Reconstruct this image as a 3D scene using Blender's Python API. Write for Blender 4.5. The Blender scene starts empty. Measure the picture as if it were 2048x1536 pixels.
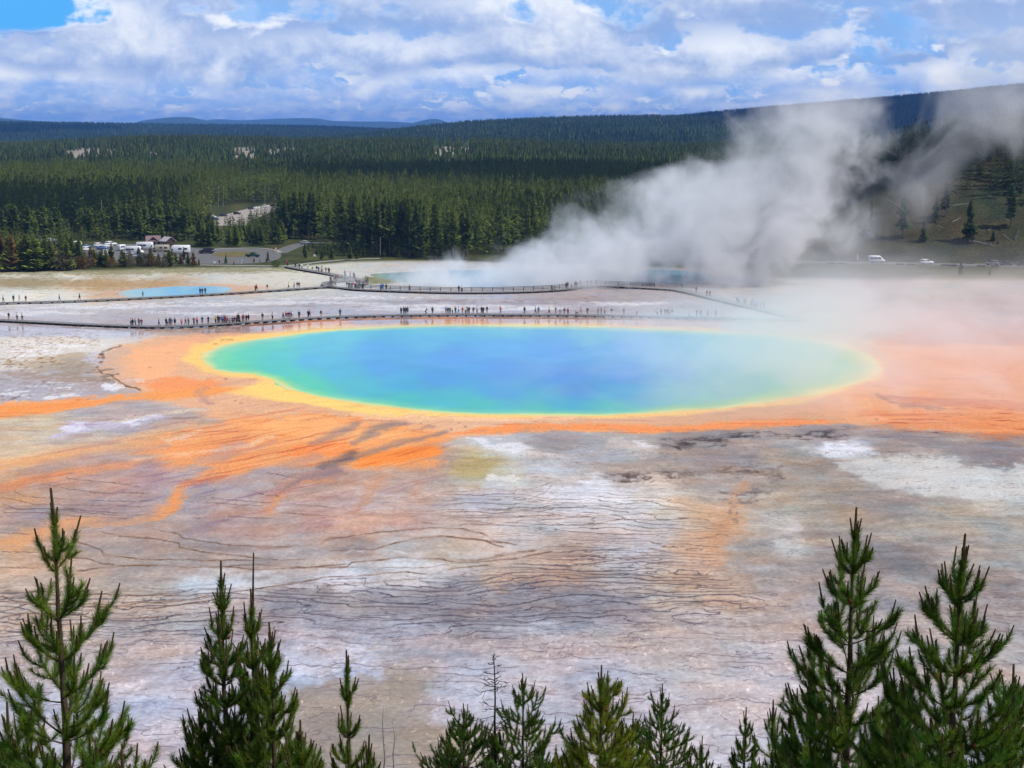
import bpy, bmesh, math, random
import numpy as np
from mathutils import Vector, Matrix, Euler

C = bpy.context.scene.collection
R = math.radians
# ------------------------------------------------------------------ camera, world, sun, exposure
H = 43.0                      # height of the viewpoint above the basin floor
FPX = 2950.0                  # focal length in pixels of the 2048 px wide photograph
PITCH = math.atan((768 - 252) / FPX)
cam_d = bpy.data.cameras.new('camera'); cam = bpy.data.objects.new('camera', cam_d); C.objects.link(cam)
cam.location = (0, 0, H); cam.rotation_euler = (math.pi / 2 - PITCH, 0, 0)
cam_d.sensor_width = 36; cam_d.lens = FPX / 2048 * 36
cam_d.clip_start = 0.5; cam_d.clip_end = 120000
sc = bpy.context.scene; sc.camera = cam
sc.view_settings.view_transform = 'Standard'; sc.view_settings.look = 'None'
sc.view_settings.exposure = 0.14; sc.view_settings.gamma = 1.0; sc.view_settings.use_curve_mapping = False
sc.cycles.use_denoising = True
sc.cycles.max_bounces = 8; sc.cycles.diffuse_bounces = 2; sc.cycles.glossy_bounces = 2
sc.cycles.transparent_max_bounces = 8; sc.cycles.volume_bounces = 6
sc.cycles.volume_max_steps = 256; sc.cycles.volume_step_rate = 1.0
sc.cycles.use_adaptive_sampling = True; sc.cycles.adaptive_threshold = 0.02

SUN_EL, SUN_AZ = R(52), R(106)      # azimuth clockwise from the viewing direction (+y)
sun_dir = Vector((math.cos(SUN_EL) * math.sin(SUN_AZ), math.cos(SUN_EL) * math.cos(SUN_AZ), math.sin(SUN_EL)))
sl = bpy.data.lights.new('sun', 'SUN'); sl.energy = 3.6; sl.angle = R(0.53); sl.color = (1.0, 0.96, 0.9)
so = bpy.data.objects.new('sun', sl); C.objects.link(so)
so.rotation_euler = (-sun_dir).to_track_quat('-Z', 'Y').to_euler()
so.location = (100, 0, 300)

def nn(nt, t, **kw):
    n = nt.nodes.new(t)
    for k, v in kw.items():
        setattr(n, k, v)
    return n

def math_(nt, op, a, b=None, c=None, clamp=False):
    n = nn(nt, 'ShaderNodeMath', operation=op); n.use_clamp = clamp
    for i, v in enumerate((a, b, c)):
        if v is None: continue
        if hasattr(v, 'is_linked'): nt.links.new(v, n.inputs[i])
        else: n.inputs[i].default_value = v
    return n.outputs[0]

def maprange(nt, v, a, b, c=0.0, d=1.0, smooth=True):
    n = nn(nt, 'ShaderNodeMapRange'); n.clamp = True
    if smooth: n.interpolation_type = 'SMOOTHSTEP'
    if hasattr(v, 'is_linked'): nt.links.new(v, n.inputs[0])
    else: n.inputs[0].default_value = v
    for i, q in ((1, a), (2, b), (3, c), (4, d)): n.inputs[i].default_value = q
    return n.outputs[0]

def mixc(nt, f, a, b, mode='MIX'):
    n = nn(nt, 'ShaderNodeMix', data_type='RGBA', blend_type=mode)
    for i, v in ((0, f), (6, a), (7, b)):
        if hasattr(v, 'is_linked'): nt.links.new(v, n.inputs[i])
        elif i == 0: n.inputs[0].default_value = v
        else: n.inputs[i].default_value = (*v, 1) if len(v) == 3 else v
    return n.outputs[2]

def noise_(nt, vec, scale, detail=4, rough=0.55, dist=0.0, dim='3D'):
    n = nn(nt, 'ShaderNodeTexNoise', noise_dimensions=dim)
    if vec is not None: nt.links.new(vec, n.inputs['Vector'])
    n.inputs['Scale'].default_value = scale; n.inputs['Detail'].default_value = detail
    n.inputs['Roughness'].default_value = rough; n.inputs['Distortion'].default_value = dist
    return n.outputs[0]

def lin(c):
    c = np.asarray(c, float) / 255.0
    return np.where(c <= 0.04045, c / 12.92, ((c + 0.055) / 1.055) ** 2.4)

WS = 0.1
world = bpy.data.worlds.new('World'); sc.world = world; world.use_nodes = True
def build_world():
    nt = world.node_tree; nt.nodes.clear()
    out = nn(nt, 'ShaderNodeOutputWorld'); bg = nn(nt, 'ShaderNodeBackground'); bg.inputs[1].default_value = WS
    nt.links.new(bg.outputs[0], out.inputs[0])
    sky = nn(nt, 'ShaderNodeTexSky', sky_type='NISHITA'); sky.sun_disc = False
    sky.sun_elevation = SUN_EL; sky.sun_rotation = SUN_AZ; sky.altitude = 2200; sky.air_density = 1.0; sky.dust_density = 0.3; sky.ozone_density = 2.0
    tc = nn(nt, 'ShaderNodeTexCoord'); sep = nn(nt, 'ShaderNodeSeparateXYZ'); nt.links.new(tc.outputs['Generated'], sep.inputs[0])
    X, Y, Z = sep.outputs
    k = 1.0 / WS
    L = lambda r, g, b: tuple(float(x) * k for x in lin((r, g, b)))
    az = math_(nt, 'ARCTAN2', X, Y)
    gen = tc.outputs['Generated']
    fine = noise_(nt, gen, 60.0, 7, 0.62, .3); wisp = noise_(nt, gen, 22.0, 6, 0.58, .6)
    # the clear air behind the clouds: pale at the horizon, bluer above
    blue = mixc(nt, maprange(nt, Z, 0.0, 0.30), L(128, 182, 246), sky.outputs[0])
    blue = mixc(nt, maprange(nt, Z, -.01, 0.035, .85, 0.0), blue, L(206, 224, 250))
    col = mixc(nt, math_(nt, 'MULTIPLY', maprange(nt, wisp, .42, .66), .5), blue, L(200, 220, 250))
    # the open blue patch towards the upper left
    gapa = math_(nt, 'DIVIDE', math_(nt, 'SUBTRACT', az, (75 - 1024) / FPX), .080); gapz = math_(nt, 'DIVIDE', math_(nt, 'SUBTRACT', Z, (252 - 38) / FPX), .0165)
    gap = math_(nt, 'SUBTRACT', 1.0, math_(nt, 'ADD', math_(nt, 'MULTIPLY', gapa, gapa), math_(nt, 'MULTIPLY', gapz, gapz)), clamp=True)
    col = mixc(nt, maprange(nt, math_(nt, 'ADD', gap, math_(nt, 'MULTIPLY', math_(nt, 'SUBTRACT', wisp, .5), 1.1)), .02, .55), col, L(86, 178, 248))
    # rows of cumulus, the far ones low and small, the near ones high and large: flat grey bases, heaped white crowns
    rows = [(239, 20, .06), (226, 32, .05), (205, 46, .045), (176, 66, .04), (134, 92, .055), (78, 124, .065), (4, 160, .07), (-90, 220, .06), (-230, 320, .03)]
    for i, (py, hp, c0) in enumerate(rows):
        b = (252 - py) / FPX; hgt = hp / FPX
        v = math_(nt, 'DIVIDE', math_(nt, 'SUBTRACT', Z, b), hgt)
        cb = nn(nt, 'ShaderNodeCombineXYZ'); nt.links.new(math_(nt, 'MULTIPLY_ADD', az, 1 / (hgt * 2.3), i * 7.31 + .35), cb.inputs[0]); nt.links.new(math_(nt, 'MULTIPLY', v, .78), cb.inputs[1]); cb.inputs[2].default_value = i * 3.7
        n = noise_(nt, cb.outputs[0], 1.35, 8, .57, .2); big = noise_(nt, cb.outputs[0], .55, 2, .5)
        n = math_(nt, 'ADD', math_(nt, 'MULTIPLY', n, .62), math_(nt, 'MULTIPLY', big, .38))
        wob = math_(nt, 'MULTIPLY', math_(nt, 'SUBTRACT', big, .5), 1.7)
        vv = math_(nt, 'ADD', v, wob)
        D = math_(nt, 'SUBTRACT', math_(nt, 'SUBTRACT', n, .445 - c0), math_(nt, 'MULTIPLY', math_(nt, 'MAXIMUM', vv, 0.0), .11))
        D = math_(nt, 'SUBTRACT', D, math_(nt, 'MULTIPLY', gap, .20))
        a = math_(nt, 'MULTIPLY', maprange(nt, D, -.005, .055), maprange(nt, vv, -.40, .10))
        t = math_(nt, 'ADD', math_(nt, 'MULTIPLY', vv, .50), math_(nt, 'MULTIPLY', math_(nt, 'SUBTRACT', fine, .5), .55))
        t = math_(nt, 'ADD', t, math_(nt, 'MULTIPLY', math_(nt, 'SUBTRACT', n, .5), 2.2))
        t = math_(nt, 'ADD', t, maprange(nt, D, .0, .07, .35, .0))
        base = L(154, 188, 242) if i < 4 else L(146, 174, 222)
        cc = mixc(nt, maprange(nt, t, -.12, .52), base, L(248, 251, 255))
        col = mixc(nt, math_(nt, 'MULTIPLY', a, .93), col, cc)
    # the underside of the cloud layer overhead is greyer than the clouds near the horizon
    over = maprange(nt, Z, 0.15, 0.6)
    col = mixc(nt, over, col, mixc(nt, 0.45, sky.outputs[0], tuple(float(x) * k for x in lin((165, 180, 205)))))
    nt.links.new(col, bg.inputs[0])
build_world()

# ------------------------------------------------------------------ geometry between photograph and place
cP, sP = math.cos(PITCH), math.sin(PITCH)
def ray(px, py):
    xr = (px - 1024) / FPX; up = -(py - 768) / FPX
    return xr, cP + up * sP, -sP + up * cP
def G(px, py, z=0.0):
    x, y, dz = ray(px, py); t = (z - H) / dz
    return Vector((x * t, y * t, z))
def P(px, py, Y):                   # the point at distance Y along +y seen at (px, py)
    x, y, dz = ray(px, py); t = Y / y
    return Vector((x * t, Y, H + dz * t))
def to_px(x, y, z):
    d = y * cP - (z - H) * sP; u = y * sP + (z - H) * cP
    return 1024 + FPX * x / d, 768 - FPX * u / d

# ------------------------------------------------------------------ noise in numpy
def _h(ix, iy, s):
    with np.errstate(over='ignore'):
        n = (ix.astype(np.uint32) * np.uint32(374761393) + iy.astype(np.uint32) * np.uint32(668265263) + np.uint32((s * 974634777) & 0xffffffff))
        n = (n ^ (n >> np.uint32(13))) * np.uint32(1274126177)
        n = n ^ (n >> np.uint32(16))
    return n
def noise2(x, y, s=0):
    x = np.asarray(x, np.float32); y = np.asarray(y, np.float32)
    fx = np.floor(x); fy = np.floor(y); ix = fx.astype(np.int32); iy = fy.astype(np.int32)
    dx = x - fx; dy = y - fy
    u = dx * dx * dx * (dx * (dx * 6 - 15) + 10); v = dy * dy * dy * (dy * (dy * 6 - 15) + 10)
    def g(ox, oy):
        a = _h(ix + ox, iy + oy, s).astype(np.float32) * np.float32(2 * math.pi / 4294967296.0)
        return np.cos(a) * (dx - ox) + np.sin(a) * (dy - oy)
    a = g(0, 0); b = g(1, 0); c = g(0, 1); d = g(1, 1)
    return ((a + (b - a) * u) + ((c + (d - c) * u) - (a + (b - a) * u)) * v) * 1.5
def fbm(x, y, s=0, o=4, g=0.5):
    t = 0; a = 1.0; k = 0
    for i in range(o):
        t = t + a * noise2(x, y, s + i * 17); k += a
        a *= g; x = x * 2.03 + 11.3; y = y * 2.03 - 7.1
    return t / k * 1.4
def sst(a, b, v):
    t = np.clip((v - a) / (b - a), 0, 1); return t * t * (3 - 2 * t)

# ------------------------------------------------------------------ mesh helpers
def mesh_np(name, V, quads=None, tris=None, smooth=False, col=None, extra=None, mat_idx=None):
    V = np.ascontiguousarray(V, np.float32); me = bpy.data.meshes.new(name)
    me.vertices.add(len(V)); me.vertices.foreach_set('co', V.ravel())
    loops = []; tot = []
    if quads is not None and len(quads): loops.append(np.asarray(quads, np.int32).ravel()); tot.append(np.full(len(quads), 4, np.int32))
    if tris is not None and len(tris): loops.append(np.asarray(tris, np.int32).ravel()); tot.append(np.full(len(tris), 3, np.int32))
    loops = np.concatenate(loops); tot = np.concatenate(tot)
    me.loops.add(len(loops)); me.loops.foreach_set('vertex_index', loops)
    me.polygons.add(len(tot)); st = np.zeros(len(tot), np.int32); st[1:] = np.cumsum(tot)[:-1]
    me.polygons.foreach_set('loop_start', st)
    try: me.polygons.foreach_set('loop_total', tot)
    except Exception: pass
    if mat_idx is not None: me.polygons.foreach_set('material_index', np.asarray(mat_idx, np.int32))
    me.update(calc_edges=True)
    me.polygons.foreach_set('use_smooth', np.full(len(tot), smooth, bool))
    if col is not None:
        a = me.attributes.new('Col', 'FLOAT_COLOR', 'POINT')
        c = np.ones((len(V), 4), np.float32); c[:, :3] = col; a.data.foreach_set('color', c.ravel())
    for k, v in (extra or {}).items():
        a = me.attributes.new(k, 'FLOAT', 'POINT'); a.data.foreach_set('value', np.asarray(v, np.float32).ravel())
    return me

def grid_quads(nr, nc):
    i = np.arange(nr * nc, dtype=np.int32).reshape(nr, nc)
    return np.stack([i[:-1, :-1], i[:-1, 1:], i[1:, 1:], i[1:, :-1]], -1).reshape(-1, 4)

def link(name, me, mats=None, parent=None, kind=None, label=None, cat=None, group=None, loc=None, rz=None):
    o = bpy.data.objects.new(name, me); C.objects.link(o)
    if mats is not None:
        for m in (mats if isinstance(mats, (list, tuple)) else [mats]):
            if len(me.materials) < (len(mats) if isinstance(mats, (list, tuple)) else 1): me.materials.append(m)
    if parent is not None: o.parent = parent
    tag(o, label, cat, group, kind)
    if loc is not None: o.location = loc
    if rz is not None: o.rotation_euler = (0, 0, rz)
    return o
def tag(o, label=None, cat=None, group=None, kind=None):
    if label: o['label'] = label
    if cat: o['category'] = cat
    if group: o['group'] = group
    if kind: o['kind'] = kind
    return o
def thing(name, label, cat, loc=(0, 0, 0), rz=0, group=None):
    o = bpy.data.objects.new(name, None); C.objects.link(o); o.empty_display_size = 0.3
    o.location = loc; o.rotation_euler = (0, 0, rz)
    return tag(o, label, cat, group)

def mat(name, color, rough=0.8, spec=0.3, metal=0.0, noise=None, trans=0.0, attr=False, objvar=0.0):
    """procedural Principled material; noise=(scale, amount) mottles the colour, attr multiplies by the mesh colour attribute"""
    m = bpy.data.materials.new(name); m.use_nodes = True; nt = m.node_tree
    b = nt.nodes['Principled BSDF']; b.inputs['Roughness'].default_value = rough
    b.inputs['Specular IOR Level'].default_value = spec; b.inputs['Metallic'].default_value = metal
    c = nn(nt, 'ShaderNodeRGB'); c.outputs[0].default_value = (*color, 1); c = c.outputs[0]
    if attr:
        a = nn(nt, 'ShaderNodeAttribute', attribute_name='Col'); c = mixc(nt, 1.0, c, a.outputs[0], 'MULTIPLY')
    if noise:
        g = nn(nt, 'ShaderNodeNewGeometry'); f = noise_(nt, g.outputs['Position'], noise[0], 4, 0.6)
        f = maprange(nt, f, 0.25, 0.75, 1 - noise[1], 1 + noise[1]); c = mixc(nt, 1.0, c, f, 'MULTIPLY')
    if objvar:
        oi = nn(nt, 'ShaderNodeObjectInfo'); f = maprange(nt, oi.outputs['Random'], 0, 1, 1 - objvar, 1 + objvar, False); c = mixc(nt, 1.0, c, f, 'MULTIPLY')
    nt.links.new(c, b.inputs['Base Color'])
    if trans:
        tr = nn(nt, 'ShaderNodeBsdfTranslucent'); mx = nn(nt, 'ShaderNodeMixShader'); mx.inputs[0].default_value = trans
        nt.links.new(mixc(nt, 1.0, c, (1.25, 1.35, 0.6), 'MULTIPLY'), tr.inputs[0])
        nt.links.new(b.outputs[0], mx.inputs[1]); nt.links.new(tr.outputs[0], mx.inputs[2])
        nt.links.new(mx.outputs[0], nt.nodes['Material Output'].inputs[0])
    return m
# ------------------------------------------------------------------ ground: one sheet from the foot of the slope to the horizon
def cum(a, b, step): return list(np.arange(a, b, step))
pys = np.array(cum(1640, 900, -1.5) + cum(900, 470, -1.15) + [465, 455, 445, 430, 415, 400, 385, 370, 355, 340, 325, 312, 300, 290, 282, 275, 270, 266, 263, 260, 258])
rowY = np.array([G(1024, p).y for p in pys]); rowY = np.concatenate([[74, 80], rowY]) if rowY[0] > 81 else rowY
us = np.concatenate([np.linspace(-9000, -400, 30)[:-1], np.arange(-400, -120, 8), np.arange(-120, 2170, 1.5), np.arange(2170, 2450, 8), np.linspace(2450, 11000, 30)])
Yg = rowY[:, None] * np.ones_like(us)[None]; 
# columns fan out along lines of sight on the plain
uu = (us - 1024) / FPX
sc_row = np.array([1.0 / (cP + (-(py - 768) / FPX) * sP) for py in (768 - FPX * (rowY * sP - H * cP) / (rowY * cP + H * sP))])
Xg = rowY[:, None] * sc_row[:, None] * uu[None]
Xg = np.clip(Xg, -24000, 24000)
PX, PY = to_px(Xg, Yg, 0.0)

W1 = fbm(Xg / 14, Yg / 22, 3, 5); W2 = fbm(Xg / 14, Yg / 22, 57, 5)
F1 = fbm(Xg / 3.0, Yg / 5.0, 21, 5, .62); F2 = fbm(Xg / 3.0, Yg / 5.0, 77, 6, .68)
AL, AC = (-Xg - Yg * 1.05) * .7, (Xg * 1.05 - Yg) * .7          # along and across the run-off fan
FIB = fbm(AL / 16 + W1 * .3, AC / 1.5 + W2 * 1.2, 25, 5, .62); FIBH = fbm(Xg / 11 + W2 * .4, Yg / 2.4 + W1 * 1.5, 27, 5, .62)
vs = np.clip((PY - 520) / 500, 0.08, 1.6)           # foreshortening: how tall a metre reads
F3 = fbm(Xg / 1.6, Yg / 2.6, 83, 4, .6)
QX = PX + W1 * 26 + F1 * 16 + FIB * 10 + F3 * 6
QY = PY + W2 * 20 * vs + F2 * 15 * vs + FIBH * 6 * vs + F3 * 5 * vs

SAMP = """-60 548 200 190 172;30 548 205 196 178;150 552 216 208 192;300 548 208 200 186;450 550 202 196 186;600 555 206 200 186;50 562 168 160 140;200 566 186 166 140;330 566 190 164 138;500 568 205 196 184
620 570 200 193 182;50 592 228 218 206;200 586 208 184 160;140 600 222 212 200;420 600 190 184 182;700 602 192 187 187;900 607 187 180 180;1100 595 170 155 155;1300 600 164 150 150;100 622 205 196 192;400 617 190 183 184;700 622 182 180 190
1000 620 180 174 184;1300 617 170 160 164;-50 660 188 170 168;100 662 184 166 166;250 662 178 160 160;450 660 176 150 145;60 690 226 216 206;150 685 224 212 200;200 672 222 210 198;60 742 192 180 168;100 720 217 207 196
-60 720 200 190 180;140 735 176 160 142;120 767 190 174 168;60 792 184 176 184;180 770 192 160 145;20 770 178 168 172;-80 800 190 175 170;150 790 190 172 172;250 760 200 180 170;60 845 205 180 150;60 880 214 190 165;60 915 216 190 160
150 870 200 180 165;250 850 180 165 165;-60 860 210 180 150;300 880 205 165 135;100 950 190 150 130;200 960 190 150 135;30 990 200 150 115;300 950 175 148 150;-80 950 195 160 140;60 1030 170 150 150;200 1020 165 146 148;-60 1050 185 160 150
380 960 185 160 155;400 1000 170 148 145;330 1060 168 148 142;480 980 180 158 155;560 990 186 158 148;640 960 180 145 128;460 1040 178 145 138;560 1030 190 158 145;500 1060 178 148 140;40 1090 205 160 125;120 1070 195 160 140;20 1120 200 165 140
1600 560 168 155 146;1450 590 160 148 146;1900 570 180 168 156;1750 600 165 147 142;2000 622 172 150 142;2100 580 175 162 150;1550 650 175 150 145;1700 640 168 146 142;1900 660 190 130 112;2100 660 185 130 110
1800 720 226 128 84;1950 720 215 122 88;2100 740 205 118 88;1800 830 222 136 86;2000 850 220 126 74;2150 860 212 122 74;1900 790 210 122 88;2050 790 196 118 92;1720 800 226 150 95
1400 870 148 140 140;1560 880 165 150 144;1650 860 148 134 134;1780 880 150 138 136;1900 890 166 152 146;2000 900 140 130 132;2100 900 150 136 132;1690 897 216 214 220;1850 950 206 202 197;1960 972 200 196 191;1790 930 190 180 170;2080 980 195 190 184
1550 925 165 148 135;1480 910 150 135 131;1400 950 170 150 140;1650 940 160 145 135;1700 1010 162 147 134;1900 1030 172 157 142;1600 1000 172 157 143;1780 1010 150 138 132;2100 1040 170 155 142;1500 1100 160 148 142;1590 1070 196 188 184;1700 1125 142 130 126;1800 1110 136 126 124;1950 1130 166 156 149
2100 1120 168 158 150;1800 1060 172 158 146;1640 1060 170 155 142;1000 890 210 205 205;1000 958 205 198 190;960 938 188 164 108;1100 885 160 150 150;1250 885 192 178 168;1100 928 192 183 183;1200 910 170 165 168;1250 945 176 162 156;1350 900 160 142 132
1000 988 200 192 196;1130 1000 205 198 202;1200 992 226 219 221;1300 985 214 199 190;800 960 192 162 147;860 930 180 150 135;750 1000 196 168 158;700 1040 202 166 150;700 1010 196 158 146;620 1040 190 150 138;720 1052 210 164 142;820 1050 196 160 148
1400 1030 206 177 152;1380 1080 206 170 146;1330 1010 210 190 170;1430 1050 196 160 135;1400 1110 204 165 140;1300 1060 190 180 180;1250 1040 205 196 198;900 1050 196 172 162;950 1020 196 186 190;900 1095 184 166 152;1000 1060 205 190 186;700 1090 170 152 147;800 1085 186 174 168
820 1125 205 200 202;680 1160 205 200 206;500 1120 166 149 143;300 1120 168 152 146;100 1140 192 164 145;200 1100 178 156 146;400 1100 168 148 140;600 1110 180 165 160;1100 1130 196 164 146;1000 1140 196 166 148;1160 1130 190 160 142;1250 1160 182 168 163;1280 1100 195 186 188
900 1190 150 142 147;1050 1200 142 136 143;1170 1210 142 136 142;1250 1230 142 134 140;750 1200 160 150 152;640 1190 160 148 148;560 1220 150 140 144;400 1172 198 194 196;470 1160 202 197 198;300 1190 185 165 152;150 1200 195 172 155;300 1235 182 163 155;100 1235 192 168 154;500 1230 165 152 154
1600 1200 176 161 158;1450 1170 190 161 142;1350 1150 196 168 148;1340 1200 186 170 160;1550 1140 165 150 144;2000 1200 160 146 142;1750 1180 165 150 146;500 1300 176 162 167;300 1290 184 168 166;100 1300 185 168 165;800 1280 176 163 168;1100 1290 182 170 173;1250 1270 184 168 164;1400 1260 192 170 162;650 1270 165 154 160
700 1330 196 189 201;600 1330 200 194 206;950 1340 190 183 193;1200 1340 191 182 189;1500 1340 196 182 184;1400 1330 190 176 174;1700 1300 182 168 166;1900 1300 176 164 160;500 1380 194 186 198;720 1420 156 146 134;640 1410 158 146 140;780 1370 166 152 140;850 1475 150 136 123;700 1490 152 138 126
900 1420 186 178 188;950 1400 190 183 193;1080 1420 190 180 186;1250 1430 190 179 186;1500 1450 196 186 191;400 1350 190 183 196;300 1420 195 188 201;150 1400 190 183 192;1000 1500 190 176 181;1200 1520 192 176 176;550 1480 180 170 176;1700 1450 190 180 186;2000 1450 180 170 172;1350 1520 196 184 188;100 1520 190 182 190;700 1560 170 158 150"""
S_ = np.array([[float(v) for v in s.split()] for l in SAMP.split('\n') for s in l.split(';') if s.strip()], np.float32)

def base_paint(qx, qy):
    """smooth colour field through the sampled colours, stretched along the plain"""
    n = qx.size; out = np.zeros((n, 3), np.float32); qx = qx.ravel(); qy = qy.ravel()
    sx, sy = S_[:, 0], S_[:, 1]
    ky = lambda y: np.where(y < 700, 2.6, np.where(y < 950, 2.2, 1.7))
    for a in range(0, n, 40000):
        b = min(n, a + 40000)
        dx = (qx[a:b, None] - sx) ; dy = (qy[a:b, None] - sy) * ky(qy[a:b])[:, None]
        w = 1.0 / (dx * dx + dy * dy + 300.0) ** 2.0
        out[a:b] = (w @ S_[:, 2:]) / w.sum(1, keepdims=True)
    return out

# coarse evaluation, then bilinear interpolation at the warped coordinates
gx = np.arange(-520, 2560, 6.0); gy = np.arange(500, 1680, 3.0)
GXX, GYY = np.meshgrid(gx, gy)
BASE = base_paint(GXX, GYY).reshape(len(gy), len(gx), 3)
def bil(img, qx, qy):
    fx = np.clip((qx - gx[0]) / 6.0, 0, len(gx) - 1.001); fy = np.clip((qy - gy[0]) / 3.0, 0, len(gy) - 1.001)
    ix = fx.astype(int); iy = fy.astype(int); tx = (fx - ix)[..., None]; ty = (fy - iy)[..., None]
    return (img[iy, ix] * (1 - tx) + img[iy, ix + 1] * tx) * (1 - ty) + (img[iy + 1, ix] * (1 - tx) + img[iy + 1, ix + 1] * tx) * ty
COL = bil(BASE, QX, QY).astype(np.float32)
# mottling and long streaks in the sinter
streak = fbm(Xg / 14 + W1 * 1.2, Yg / 5.0 + Xg / 30 + W2, 5, 5)
strk2 = fbm(Xg / 4.5 + W2, Yg / 2.2 + W1 * 2, 91, 5)
spk = fbm(Xg / 0.7, Yg / 1.3, 33, 3)
amp = np.clip((PY - 540) / 250, 0.35, 1)
COL += (streak * 13 * amp)[..., None] * np.array([1, 1.0, 1.0], np.float32) + (strk2 * 11 * amp)[..., None] + (F1 * 9)[..., None] * np.array([1.1, .9, .7], np.float32)
tint = fbm(Xg / 7, Yg / 6, 44, 4)
COL += (tint * 14)[..., None] * np.array([1.0, -0.1, -0.9], np.float32)
COL += (spk * 12 * sst(900, 1300, PY))[..., None]
fanm = np.exp(-(((PX - 480) / 420) ** 2 + ((PY - 920) / 110) ** 2)); fib = FIB * fanm + FIBH * (1 - fanm)
COL += (fib * 15 * amp)[..., None] * np.array([1.0, 1.0, 1.05], np.float32)
WET = np.zeros_like(PX)
# crisp threads: ridges of a folded noise, along the fan and along the plain
rid1 = np.clip(1 - np.abs(fbm(AL / 13 + W1 * .4, AC / 1.9 + W2, 61, 4, .55)) * 7, 0, 1) * fanm; rid2 = np.clip(1 - np.abs(fbm(Xg / 10 + W2 * .5, Yg / 2.6 + W1 * 1.2, 63, 4, .55)) * 7, 0, 1) * (1 - fanm)
COL -= ((rid1 * 24 + rid2 * 17 * sst(820, 950, PY)) * np.clip(.6 + W2, 0.1, 1.2))[..., None] * np.array([.9, 1.0, .95], np.float32)
COL += (F3 * 9 * sst(760, 900, PY))[..., None]
COL *= np.array([.985, 1.0, .99], np.float32)
RAG = F2 * .8 + fib * .9 + F3 * .5

def band0(x, y): return sst(800, 840, y) * (1 - sst(860, 885, y)) + sst(1650, 1750, x) * sst(690, 760, y) * (1 - sst(870, 890, y))
def box(pts, m):
    pts = np.asarray(pts, float); return (PX > pts[:, 0].min() - m) & (PX < pts[:, 0].max() + m) & (PY > pts[:, 1].min() - m) & (PY < pts[:, 1].max() + m)
def seg_dist(x, y, pts, ax, closed=False):
    """distance to a polyline with x scaled by ax; also the parameter along it"""
    pts = np.asarray(pts, float); d = np.full(x.shape, 1e9); tt = np.zeros(x.shape); n = len(pts)
    for i in range(n if closed else n - 1):
        x0, y0 = pts[i][:2]; x1, y1 = pts[(i + 1) % n][:2]; vx, vy = (x1 - x0) * ax, y1 - y0
        l2 = vx * vx + vy * vy + 1e-9; t = np.clip((((x - x0) * ax) * vx + (y - y0) * vy) / l2, 0, 1)
        dd = np.hypot((x - x0) * ax - t * vx, (y - y0) - t * vy); k = dd < d
        d = np.where(k, dd, d); tt = np.where(k, (i + t) / max(1, n - 1), tt)
    return d, tt
def inside(x, y, pts):
    pts = np.asarray(pts, float); r = np.zeros(x.shape, bool); j = len(pts) - 1
    for i in range(len(pts)):
        xi, yi = pts[i]; xj, yj = pts[j]
        c = ((yi > y) != (yj > y)) & (x < (xj - xi) * (y - yi) / (yj - yi + 1e-12) + xi); r ^= c; j = i
    return r
def poly(pts, col, soft=8, ax=0.35, op=1.0, warp=1.0, rag=0.0, ragf=None, wet=None, gain=0):
    """paint a patch with a soft organic edge; rag breaks the edge up with fine noise"""
    m = box(pts, 90); x = PX[m] + (QX[m] - PX[m]) * warp; y = PY[m] + (QY[m] - PY[m]) * warp
    d, _ = seg_dist(x, y, pts, ax, True); sd = np.where(inside(x, y, pts), d, -d)
    if rag: sd = sd + RAG[m] * (rag + 1.5)
    else: sd = sd + RAG[m] * 2.5
    a = sst(-soft * .6, soft * .6, sd) * op
    c = np.asarray(col, float)
    COL[m] = COL[m] * (1 - a[:, None]) + (c + (COL[m] - c) * gain) * a[:, None]
    if wet is not None: WET[m] = WET[m] * (1 - a) + wet * a
def stroke(pts, col, w, soft=None, ax=0.45, op=1.0, warp=0.5, rag=0.0, fade=True, wet=None):
    """paint a channel along a polyline; w is a half width or a list of them along the line"""
    m = box(pts, 60); x = PX[m] + (QX[m] - PX[m]) * warp; y = PY[m] + (QY[m] - PY[m]) * warp
    d, t = seg_dist(x, y, pts, ax); ww = np.interp(t, np.linspace(0, 1, len(w)), w) if isinstance(w, (list, tuple)) else w
    d = d + RAG[m] * (rag * 1.1 + .3)
    s = soft if soft is not None else np.maximum(ww * 0.85, 1.0)
    a = (1 - sst(ww - s, ww + s * 1.4, d)) * np.clip(op * (.78 + .55 * fib[m] + .35 * W1[m]), 0, 1)
    if fade: a = a * sst(0, .08, t) * (1 - sst(.92, 1.0, t))
    COL[m] = COL[m] * (1 - a[:, None]) + np.asarray(col, float) * a[:, None]
    if wet is not None: WET[m] = WET[m] * (1 - a) + wet * a
def line(pts, w=1.1, col=(92, 66, 52), op=0.85, jag=1.0, ax=0.8):
    """a terrace lip or crack: thin, dark, wandering"""
    m = box(pts, 30); x = PX[m] + F1[m] * 3 * jag; y = PY[m] + F2[m] * 3.2 * jag
    d, t = seg_dist(x, y, pts, ax); a = (1 - sst(w * .4, w * 1.5, d)) * op * sst(0, .03, t) * (1 - sst(.95, 1, t)) * np.clip(0.75 + strk2[m] * 1.1 + W1[m] * .5, .2, 1.0)
    COL[m] = COL[m] * (1 - a[:, None]) + np.asarray(col, float) * a[:, None]
def z4(s, ox=0, oy=900, k=2.9257): return [(ox + float(p.split()[0]) / k, oy + float(p.split()[1]) / k) for p in s.split(',')]

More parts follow.
